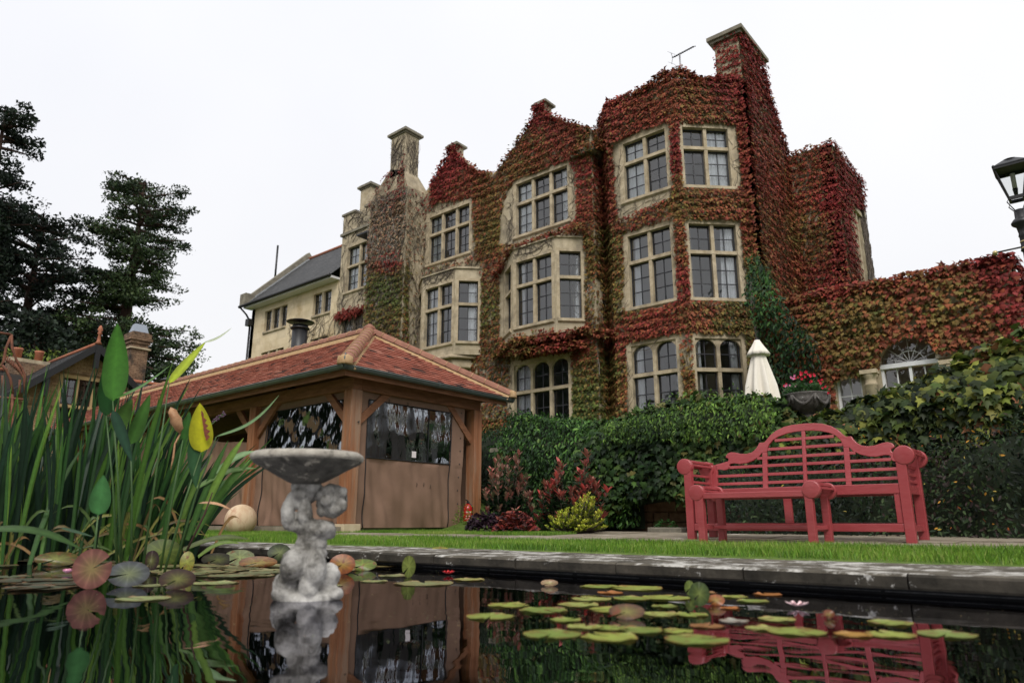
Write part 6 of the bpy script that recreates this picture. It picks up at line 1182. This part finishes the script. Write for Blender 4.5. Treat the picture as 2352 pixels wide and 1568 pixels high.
# ------------------------------------------------------------------ pond plants
def setcol(o, cols):
    a = o.data.color_attributes.new('Col', 'FLOAT_COLOR', 'POINT'); a.data.foreach_set('color', np.concatenate([np.clip(np.array(cols, float), .002, .98), np.ones((len(cols), 1))], 1).astype(np.float32).ravel())
def dep(p): return -p.x*math.sin(YAW)+p.y*math.cos(YAW)
def blade(base, tip, w, nrmv, bend, nseg=10, fold=.18, prof=None, bulge=None):
    """leaf blade from base to tip; returns verts/faces"""
    b = Vector(base); t = Vector(tip); d = t-b; side = d.cross(Vector(nrmv)).normalized(); nn = side.cross(d).normalized(); vs = []; bend = Vector(bend)
    for i in range(nseg+1):
        s_ = i/nseg; c = b+d*s_+bend*math.sin(math.pi*s_)*1.0 if not bulge else b+d*s_+bend*(s_*s_); ww = w*.5*(prof(s_) if prof else min(1, (1-s_)*3.2)**.8*(.75+.25*min(1, s_*5)))
        vs += [c-side*ww+nn*ww*fold, c-nn*0, c+side*ww+nn*ww*fold]
    fs = []
    for i in range(nseg): a = i*3; fs += [(a, a+1, a+4, a+3), (a+1, a+2, a+5, a+4)]
    return vs, fs
m_bleaf = leafmat('blade_leaf', .42, .3, spec=.3)
iris = thing('iris_clump', (-6.0, 2.35, 0), 'dense clump of tall sword shaped green leaves growing in the pond', 'pond plants'); rr = random.Random(33); vwr = Vector((math.sin(math.radians(150)), 0, 0))
fwd = Vector((-.90, .43, 0)).normalized(); rgt = Vector((.43, .90, 0)).normalized()
icol = [(34,60,32),(40,70,34),(52,86,38),(70,104,42),(92,122,50),(28,50,34),(24,42,30),(24,44,28)]
def ileaf(base, tip, w, bend, c, k=1.0, parent=None, **kw):
    mb = MB(); v, f = blade(base, tip, w, kw.pop('nv', -fwd+Vector((rr.uniform(-.6, .6), rr.uniform(-.6, .6), .1))), bend, **kw); mb.add(v, f, True); o = mb.build('leaf', m_bleaf, parent or iris, recalc=False); q = np.array(s2l(c))*k; ns = len(v)//3; yel = rr.random() < .45; setcol(o, [q*(1.35 if j == 1 else .85)*((1+1.2*max(0, i/ns-.75)*np.array([3., 2., .4])) if yel else 1) for i in range(ns) for j in range(3)]); return o
cen = at(190, 1284, Z=0)
for i in range(430):
    s_ = rr.uniform(-1.25, .92); dd = rr.uniform(-.75, .9); base = cen+rgt*s_+fwd*dd; base.z = -.03
    right = max(0, (s_-.2)); leanx = rr.gauss(0, .11)+right*rr.uniform(.05, .55)+(.08 if s_ > 0 else -.02); h = rr.uniform(.9, 1.82)*(1-.22*right)*(1.0 if s_ < .6 else .82)
    tip = base+rgt*(h*leanx*1.0)+fwd*rr.gauss(-.05, .18)*h+Vector((0, 0, h*(1-.25*abs(leanx)))); bend = rgt*(-leanx*h*.18)+Vector((0, 0, .06*h*abs(leanx)))
    ileaf(base, tip, rr.uniform(.022, .044), bend, rr.choice(icol), rr.uniform(.75, 1.4))
for i in range(34):   # a few broken and low leaves, some yellowed
    s_ = rr.uniform(-1.2, 1.1); base = cen+rgt*s_-fwd*.7; base.z = .0; tip = base+rgt*rr.uniform(-.7, .9)+Vector((0, 0, rr.uniform(.03, .35))); ileaf(base, tip, .025, Vector((0, 0, rr.uniform(.1, .35))), rr.choice([(120,120,60),(96,84,50),(70,92,44),(140,110,70)]))
def uv(u, v, d): return at(u, v, D=d)
for (b, t, w, d, c) in (((480,1100),(590,1035),14,6.4,(108,140,90)), ((452,1120),(590,1075),12,6.3,(84,112,56)), ((470,1170),(560,1005),14,6.2,(100,130,52)), ((445,1230),(580,1050),15,6.3,(70,104,44)), ((430,1240),(525,1010),12,6.3,(58,92,40)), ((420,1262),(575,1238),11,6.3,(84,96,48)), ((455,1278),(552,1248),9,6.1,(104,128,56)), ((-20,1215),(190,1262),14,5.6,(56,84,40)), ((462,1190),(520,1100),12,6.2,(52,84,40))):
    B = uv(*b, d); T_ = uv(*t, d); ileaf(B, T_, w*d/F_, Vector((0, 0, .05)), c, nv=-fwd+Vector((0, 0, .6)))
# thalia: broad leaves on tall stems
th = thing('thalia', (-4.9, 2.6, 0), 'group of tall broad pointed water plant leaves standing above the sword leaves', 'pond plants')
lp = lambda s_: 2.5*max(0, s_)**.5*max(0, 1-s_)**.85*(1-.12*s_)
def tleaf(b, t, w, c, d=5.4, k=1.0, bendz=(0, 0, .0), nv=None, name='leaf', fold=.12, stem=True, label=None, root=None):
    B = uv(*b, d); T_ = uv(*t, d); mb = MB(); v, f = blade(B, T_, w*dep(B)/F_*1.05, nv or (-fwd+Vector((.25, .2, .25))), bendz, nseg=16, fold=fold, prof=lp); mb.add(v, f, True); o = mb.build(name, m_bleaf, th, recalc=False, label=label); q = np.array(s2l(c))*k; setcol(o, [q*(1.5 if j == 1 else (.8 if j == 0 else .95))*(1+.05*math.sin(i*.7+j)) for i in range(17) for j in range(3)])
    if stem: r_ = root or (b[0]*.55+140, 1286); Q = uv(*r_, d); Q.z = 0; MB().tube([Q, Q.lerp(B, .5)+Vector((0, 0, .05)), B], [.009, .007, .004], 6).build('stem', m_stem, th, recalc=False)
    return o
m_stem = M('green_stem', s2l((48,78,36)), s2l((66,96,44)), 20, .5, .1)
tleaf((259,921),(270,741),54,(58,104,34), bendz=(-.015,.01,0)); tleaf((244,955),(258,800),42,(34,70,34), d=5.55); tleaf((262,916),(392,838),20,(72,112,46), bendz=(0,0,-.03), stem=False, nv=Vector((.3,-.3,1)))
ye = tleaf((388,880),(474,783),26,(150,166,44), nv=Vector((.6,-.3,.9)), root=(330,1286)); tleaf((470,786),(533,752),5,(190,200,170), stem=False, bendz=(0,0,-.02))
yl = tleaf((462,1038),(459,925),52,(160,158,30), d=5.2, root=(380,1286), label='yellow leaf with brown blotches'); tleaf((497,1002),(642,906),26,(86,118,66), d=5.3, bendz=(.02,.02,-.05), nv=Vector((.2,-.35,1)), root=(400,1286))
sp_ = MB(); B = uv(470, 1012, 5.19); n_ = Vector((.03, -.02, 0))
zz = [(463,944,1.2),(465,952,3),(466,960,2),(470,966,5),(468,973,2.5),(473,979,6),(470,985,3),(476,992,7),(473,999,3.5),(477,1004,5),(474,1012,1)]; vs = []
for a, b_, w in zz: vs += [uv(a-w, b_+w*.4, 5.185)+Vector((.012,-.006,0)), uv(a+w, b_-w*.3, 5.185)+Vector((.012,-.006,0))]
sp_.add(vs, [(2*q, 2*q+1, 2*q+3, 2*q+2) for q in range(len(zz)-1)])
sp_.build('brown_blotch', M('blotch', s2l((120,52,22)), s2l((90,40,20)), 60, .7, 0), yl, recalc=False)
mb = MB(); c = [uv(392, 936, 5.15), uv(396, 945, 5.12), uv(404, 965, 5.12), uv(412, 985, 5.14), uv(414, 996, 5.15)]; mb.tube(c, [.004, .028, .038, .026, .006], 10); mb.build('dried_bud', M('dried_leaf', s2l((190,150,110)), s2l((140,96,62)), 14, .6, .2), th)
m_dry = bpy.data.materials['dried_leaf']; MB().tube([uv(414, 996, 5.15), uv(402, 1018, 5.15), uv(398, 1050, 5.15), uv(392, 1078, 5.15)], [.005, .006, .007, .003], 6).build('dried_stalk', m_dry, th)
tleaf((444,1008),(450,1121),30,(44,76,46), d=5.2, stem=False); tleaf((225,1182),(238,1090),42,(58,104,56), d=5.0, root=(215,1286), fold=.05); tleaf((259,942),(304,1062),24,(36,64,46), d=5.3, stem=False); tleaf((262,990),(304,916),34,(64,96,36), d=5.5)
tleaf((300,1020),(345,905),30,(60,98,38), d=5.6); tleaf((420,1010),(436,945),24,(46,84,36), d=5.5); tleaf((140,1212),(215,1232),18,(40,70,40), d=5.2, stem=False, nv=Vector((.2,-.4,1)))
v, f = blade(uv(455, 1155, 5.4), uv(535, 1172, 5.3), 12*5.3/F_, Vector((.2,-.4,1)), (0,0,.02), prof=lp); MB().add(v, f, True).build('dried_leaf', m_dry, th, recalc=False)
rr2 = random.Random(3); mb = MB()
for k in range(34): q = uv(490+26*(k/34)+rr2.uniform(-3, 3), 968-20*(k/34)+rr2.uniform(-4, 4), 5.5); mb.lathe([(.001,-.007),(.008,0),(.001,.008)], q, 6)
mb.build('flower_spike', M('faded_violet', s2l((96,72,92)), s2l((60,44,50)), 40, .8, .1), th, kind='stuff', recalc=False); MB().tube([uv(440,1040,5.5), uv(485,975,5.5), uv(516,948,5.5)], .004, 5).build('flower_stalk', m_stem, th)
MB().tube([uv(430,1262,5.2), uv(470,1180,5.2), uv(488,1130,5.2)], [.008,.007,.004], 6).build('dead_stem', m_bark, th)
# lily pads
def pad(u, v, w, c, rim=None, z=.002, seed=0, label=None, group=None, k=1.0):
    p = at(u, v, Z=0); d = math.hypot(p.x, p.y); r = w*.5*dep(p)/F_; g = random.Random(seed); n = 30; rot = g.uniform(0, 6.28); vs = [(p.x, p.y, z+.001)]; fs = []
    for ring, q in ((0, .55), (1, .93), (2, 1.0)):
        for i in range(n+1):
            t = rot+.12+(6.283-.24)*i/n; rr_ = r*q*(1+.035*math.sin(3*t+seed)+.02*math.sin(7*t)); zz = z+(.0 if ring == 0 else .001+.0035*max(0, math.sin(4*t+seed))*(ring == 2)*g.uniform(.3, 1.6)); vs.append((p.x+rr_*math.cos(t), p.y+rr_*math.sin(t), zz))
    for i in range(n): fs.append((0, 1+i, 2+i))
    for ring in range(2):
        for i in range(n): a = 1+ring*(n+1)+i; b = a+n+1; fs.append((a, b, b+1, a+1))
    mb = MB(); mb.add(vs, fs, True); o = mb.build('lily_pad', m_padv, None, recalc=False); q = np.array(s2l(c))*k; rust = np.array(s2l((140, 84, 46))); cl = [q*1.15]
    for ring, e in ((0, .06), (1, .2), (2, .62)):
        for i in range(n+1): w_2 = min(1, max(0, e+.35*math.sin(3*i/n*6.28+seed)*e+g.uniform(-.2, .2)*(ring+1)/2)); cl.append((q*(1-w_2)+rust*w_2)*(1.12 if i % 3 == 0 and ring < 2 else .94))
    setcol(o, cl); tag(o, label, 'lily pad', group); return o
def padmat(oc=True):
    m = leafmat('lily_pad_leaf', .35, .1, oc); n = m.node_tree; l = n.links.new; b = n.nodes['Principled BSDF']; z = n.nodes.new('ShaderNodeTexNoise'); z.inputs['Scale'].default_value = 26; z.inputs['Detail'].default_value = 7; g = n.nodes.new('ShaderNodeNewGeometry'); l(g.outputs['Position'], z.inputs['Vector'])
    r = n.nodes.new('ShaderNodeValToRGB'); r.color_ramp.elements[0].position = .56; r.color_ramp.elements[1].position = .68; l(z.outputs['Fac'], r.inputs[0]); mx = n.nodes.new('ShaderNodeMix'); mx.data_type = 'RGBA'; mx.inputs[7].default_value = (*s2l((110,62,38)), 1)
    src = b.inputs['Base Color'].links[0].from_socket; l(r.outputs[0], mx.inputs[0]); l(src, mx.inputs[6]); l(mx.outputs[2], b.inputs['Base Color']); return m
m_pad = padmat(); m_padv = padmat(False)
GR = [(132,150,70),(146,160,74),(118,140,66),(154,164,90)]
pr = [(240,290,200),(320,240,170),(475,262,200),(628,238,170),(570,305,130),(780,260,200),(510,368,240),(655,335,150),(765,340,150),(765,380,230),(900,350,180),(680,213,170),(860,210,160),(1010,207,200),(1005,245,110),(985,280,160),(1120,282,140),(1060,355,130),(1140,392,260),(1430,342,140),(1580,357,230),(1310,203,110),(1390,222,130),(1495,302,150),(1990,318,170),(1990,370,190),(2235,368,220),(150,128,130),(720,158,160),(880,165,220)]
nm = ['leftmost bright pad floating by the pavilion reflection','pad just behind the leftmost bright pad','long pad behind the left cluster','small round pad below the paving edge','tapering pad between the two left rows','broad pad left of the brown folded leaf','large bright pad at the front left of the cluster','rear pad of the front cluster','overlapping middle pad of the front cluster','front pad overlapped in the middle of the cluster','right hand pad of the front cluster','flat pad left end of the far row','second pad of the far row','wide pale pad left of the upright green leaf','small pad before the upright green leaf','wide pad left of the upright leaf stalk','pad touching the upright leaf stalk','small dull pad behind the long front pad','long front pad over the bench reflection','oval pad left of the notched big pad','big notched pad in the bench reflection','small pad right of the orange curled leaf','yellow green split pad below the pond wall','thin pad beyond the big notched pad','thin brownish pad over the bench arm reflection','long yellow pad over the right bench reflection','rightmost pad near the bench leg reflection','pad near the coping left of centre','small far pad under the coping','long far pad by the floating dead leaf']
for i, ((x, y, w), s_) in enumerate(zip(pr, nm)): pad(1000+.525*x, 1264+.525*y, w*.525, GR[i % 4], seed=i, label=s_)
for i, (x, y, w, c, s_) in enumerate(((1290,253,80,(176,110,52),'small orange dying pad right of the upright leaf'),(1455,193,115,(160,104,50),'small orange pad near the pond wall'),(1830,370,150,(168,130,62),'orange edged pad left of the long yellow pad'),(1305,310,120,(150,150,140),'pale curled pad edge over the bench reflection'),(765,185,110,(170,110,60),'narrow orange pad in the far row'),(1190,332,140,(140,100,62),'brown tinged pad beside the bench reflection'),(1190,185,80,(130,100,60),'tiny brown pad by the upright leaf'))): pad(1000+.525*x, 1264+.525*y, w*.525, c, seed=40+i, label=s_)
rr = random.Random(6); PD = []
for i in range(58):
    far = i < 34
    if far: u = rr.uniform(330, 640); v = 1299+rr.uniform(0, 26); w = rr.uniform(50, 110)
    else: u = rr.uniform(-40, 330); v = 1285+rr.uniform(0, 70); w = rr.uniform(60, 140)
    PD.append((far, u, v, w, rr.randrange(3), i))
ORD = ['first','second','third','fourth','fifth','sixth','seventh','eighth','ninth','tenth','eleventh','twelfth','thirteenth','fourteenth','fifteenth','sixteenth','seventeenth','eighteenth']
for far in (True, False):
    q_ = sorted([p for p in PD if p[0] == far], key=lambda p: p[2]); m3 = (len(q_)+2)//3
    for ri, rown in enumerate(('back', 'middle', 'front')):
        for oi, (_, u, v, w, ci, i) in enumerate(sorted(q_[ri*m3:(ri+1)*m3], key=lambda p: p[1])):
            tone = (['olive', 'grey green', 'pale green'] if far else ['dull green', 'dark green', 'greyish'])[ci]
            pad(u, v, w, ([(120,128,84),(104,116,76),(134,138,92)] if far else [(74,86,66),(60,72,58),(88,98,76)])[ci], seed=100+i, z=.004+.0012*(i % 9), label='%s lily pad, %s from left, %s row %s' % (tone, ORD[oi], rown, 'of drift left of the cherub' if far else 'under the sword leaves'), group='lily pads crowded between iris and bird bath' if far else 'shaded lily pads under the sword leaves')
for i, (u, v, w, s_) in enumerate(((495,1339,95,'pale lily pad floating alone in the canvas reflection'),(345,1345,70,'thin pad left of the lone pale pad'),(800,1308,80,'pad just right of the cherub near the red leaf'),(860,1335,60,'brownish pad right of the cherub waterline'),(975,1340,130,'pale green pad below the tilted spotted leaf'),(1075,1331,70,'small pad right of the pale green pad'),(760,1345,50,'small sliver pad beside the cherub leg'),(905,1322,70,'thin yellowish pad below the folded leaf'),(880,1300,60,'small pad behind the folded leaf'),(330,1375,110,'dark pad with white rim in the reeds reflection'))): pad(u, v, w, [(140,152,96),(128,136,90),(150,140,90)][i % 3], seed=200+i, label=s_)
sr = np.random.default_rng(14); n = 1500; su = np.concatenate([sr.normal(1500, 330, n//2), sr.uniform(-20, 1150, n-n//2)]); sv = np.concatenate([1395+np.abs(sr.normal(0, 38, n//2)), 1300+np.abs(sr.normal(0, 30, n-n//2))])
P = np.array([tuple(at(a, b, Z=0)) for a, b in zip(su, sv)]); P[:, 2] = .0015; k = (P[:, 1] < 3.6); P = P[k]; n = len(P)
q_ = leaves('floating_debris', T_RH, P, sr.normal(size=(n, 3))*[1, 1, 0], np.tile([0, 0, 1.], (n, 1)), sr.uniform(.003, .013, n), np.array([s2l(c) for c in ((120,130,90),(150,130,90),(90,80,60))])[sr.integers(0, 3, n)], m_leaf); tag(q_, 'tiny bits of weed and petals floating on the dark water', 'pond debris', kind='stuff')
# upright and curled lily leaves
def upleaf(u, v, wu, hv, c, label, c2=None, tilt=.2, notch=3.9, curl=.12, seed=0, fold=0, name='lily_leaf'):
    """leaf blade lifted out of the water; u,v = foot on the water"""
    p = at(u, min(v, 1420), Z=0); d = math.hypot(p.x, p.y); k = dep(p)/F_; a = math.atan2(p.y, p.x); rt_ = Vector((math.sin(a), -math.cos(a), 0)); bk = Vector((math.cos(a), math.sin(a), 0)); g = random.Random(seed); n = 44; vs = []; fs = []
    cc = p+Vector((0, 0, hv*k*.5)); W_, H_ = wu*k*.5, hv*k*.5; vs.append(cc)
    for ring, q in ((0, .35), (1, .75), (2, 1.)):
        for i in range(n+1):
            t = notch+.14+(6.283-.28)*i/n; x = math.cos(t)*W_*q; z = math.sin(t)*H_*q; e = curl*(W_+H_)*.5*q*q*(1+.5*math.sin(2*t+seed))+fold*abs(x); vs.append(cc+rt_*x+Vector((0, 0, z))+bk*(e+z*math.tan(tilt)))
    for i in range(n):
        fs.append((0, 1+i, 2+i))
        for ring in (0, 1): a_ = 1+i+ring*(n+1); b = a_+n+1; fs.append((a_, b, b+1, a_+1))
    o = MB().add(vs, fs, True).build(name, m_padv if c2 else m_bleaf, None, recalc=False); q = np.array(s2l(c))*.78; mid = q*.55+np.array(s2l((128, 138, 66)))*.45; rim_ = q*np.array([.62, .5, .45]); cl = [mid*1.3]
    for ring, e in ((0, .35), (1, .9), (2, 1.)):
        for i in range(n+1): v_ = 1.25 if i % 4 == 0 else .92; cl.append(((mid*(1-e)+q*e) if ring < 2 else q*.5+rim_*.5)*v_*(1+.12*math.sin(i*.7+seed)))
    setcol(o, cl); tag(o, label, 'lily leaf'); return o
upleaf(205,1352,76,84,(140,92,84),'large round reddish lily leaf standing upright at the left', tilt=.1, notch=.5, curl=.05, seed=1)
upleaf(292,1345,84,50,(88,92,96),'grey blue drooping lily leaf beside the red round leaf', tilt=.9, notch=3.4, curl=.25, seed=2); upleaf(370,1298,76,56,(94,112,46),'raised green lily leaf with brown edge in front of the sword leaves', tilt=.25, notch=4.2, seed=3)
upleaf(405,1352,74,40,(62,36,26),'dark brown curled lily leaf low over the water', tilt=.9, curl=.3, seed=4); upleaf(427,1316,30,46,(150,150,62),'small yellow green lily leaf standing on edge', tilt=.2, seed=5, c2=1); upleaf(128,1300,84,30,(92,84,40),'brown yellow rolled lily leaf at far left', tilt=.8, curl=.4, seed=6, c2=1)
upleaf(345,1312,30,44,(62,40,44),'dark purple folded lily leaf beside the raised green leaf', tilt=.4, fold=.6, seed=7)
upleaf(497,1298,64,26,(58,52,34),'dark rolled lily leaf left of the cherub', tilt=.9, curl=.35, seed=8); upleaf(548,1297,64,32,(132,140,98),'pale half folded lily leaf left of the cherub', tilt=.8, fold=.5, seed=9, c2=1); upleaf(592,1304,80,24,(134,92,52),'rusty curled lily leaf just left of the cherub', tilt=.9, curl=.4, seed=10, c2=1); upleaf(640,1288,50,36,(52,64,36),'dark green lily leaf partly behind the cherub', tilt=.4, seed=11)
upleaf(785,1318,56,42,(150,84,40),'orange brown lily leaf standing just right of the cherub', tilt=.2, seed=12, c2=1); upleaf(832,1310,62,24,(96,112,40),'low green lily leaf right of the orange leaf', tilt=.7, curl=.3, seed=13, c2=1); upleaf(796,1288,40,26,(178,110,60),'dry crumpled orange leaf behind the cherub', tilt=.3, curl=.5, seed=14, c2=1)
upleaf(938,1326,30,46,(116,128,62),'folded green lily leaf standing on edge near the centre', tilt=.1, fold=.7, seed=15); upleaf(1010,1292,58,34,(140,140,46),'yellow green lily leaf with brown spots tilted up by the coping', tilt=.6, seed=16, c2=1)
upleaf(1608,1392,44,50,(74,92,52),'dark green folded lily leaf standing among the right pads', tilt=.15, fold=.5, seed=17); upleaf(1585,1368,22,32,(112,130,66),'narrow green leaf tip behind the standing folded leaf', tilt=.1, fold=.6, seed=18); upleaf(1645,1390,38,22,(150,84,44),'orange brown leaf right of the standing folded leaf', tilt=.7, curl=.4, seed=19, c2=1)
upleaf(1440,1428,78,28,(98,66,40),'brown humped lily leaf in front of the pond wall', tilt=.9, curl=.35, seed=20, c2=1); upleaf(1262,1346,38,14,(170,140,110),'pale dead leaf floating under the coping', tilt=.3, curl=.4, seed=21, c2=1); upleaf(1905,1446,24,18,(120,62,40),'small rust coloured leaf over the bench reflection', tilt=.3, curl=.4, seed=22, c2=1)
# water lily flowers
def lily(u, v, w, c1_, c2_, label, open_=.5):
    p = at(u, v, Z=0); k = dep(p)/F_*w*.5; root = thing('water_lily', (p.x, p.y, 0), label, 'flower'); m = bpy.data.materials.get('petal_'+str(c1_)) or M('petal_'+str(c1_), s2l(c1_), s2l(c2_), 60, .5, 0)
    for ring, (n, o_, h) in enumerate(((8, open_, 1.5), (6, open_*.55, 1.8))):
        for i in range(n):
            a = 6.283*i/n+ring*.4; d = Vector((math.cos(a), math.sin(a), 0)); b = Vector((p.x, p.y, .008))+d*k*.15; vs, fs = blade(b, b+d*k*o_+Vector((0, 0, k*h*.38)), k*.5, -d+Vector((0, 0, .3)), d*k*.25, nseg=5, fold=.4, prof=lp); MB().add(vs, fs, True).build('petal', m, root, recalc=False)
lily(154, 1318, 28, (214,120,160), (240,190,210), 'pink water lily bud at the left beside the round red leaf'); lily(240, 1326, 18, (220,160,180), (220,220,150), 'pale half closed lily bud behind the round red leaf', .2); lily(1832, 1396, 30, (236,190,196), (244,220,220), 'pale pink open water lily before the pond wall', 1.6); lily(1030, 1320, 22, (190,30,40), (210,50,50), 'small red lily flower under the coping', 1.2)
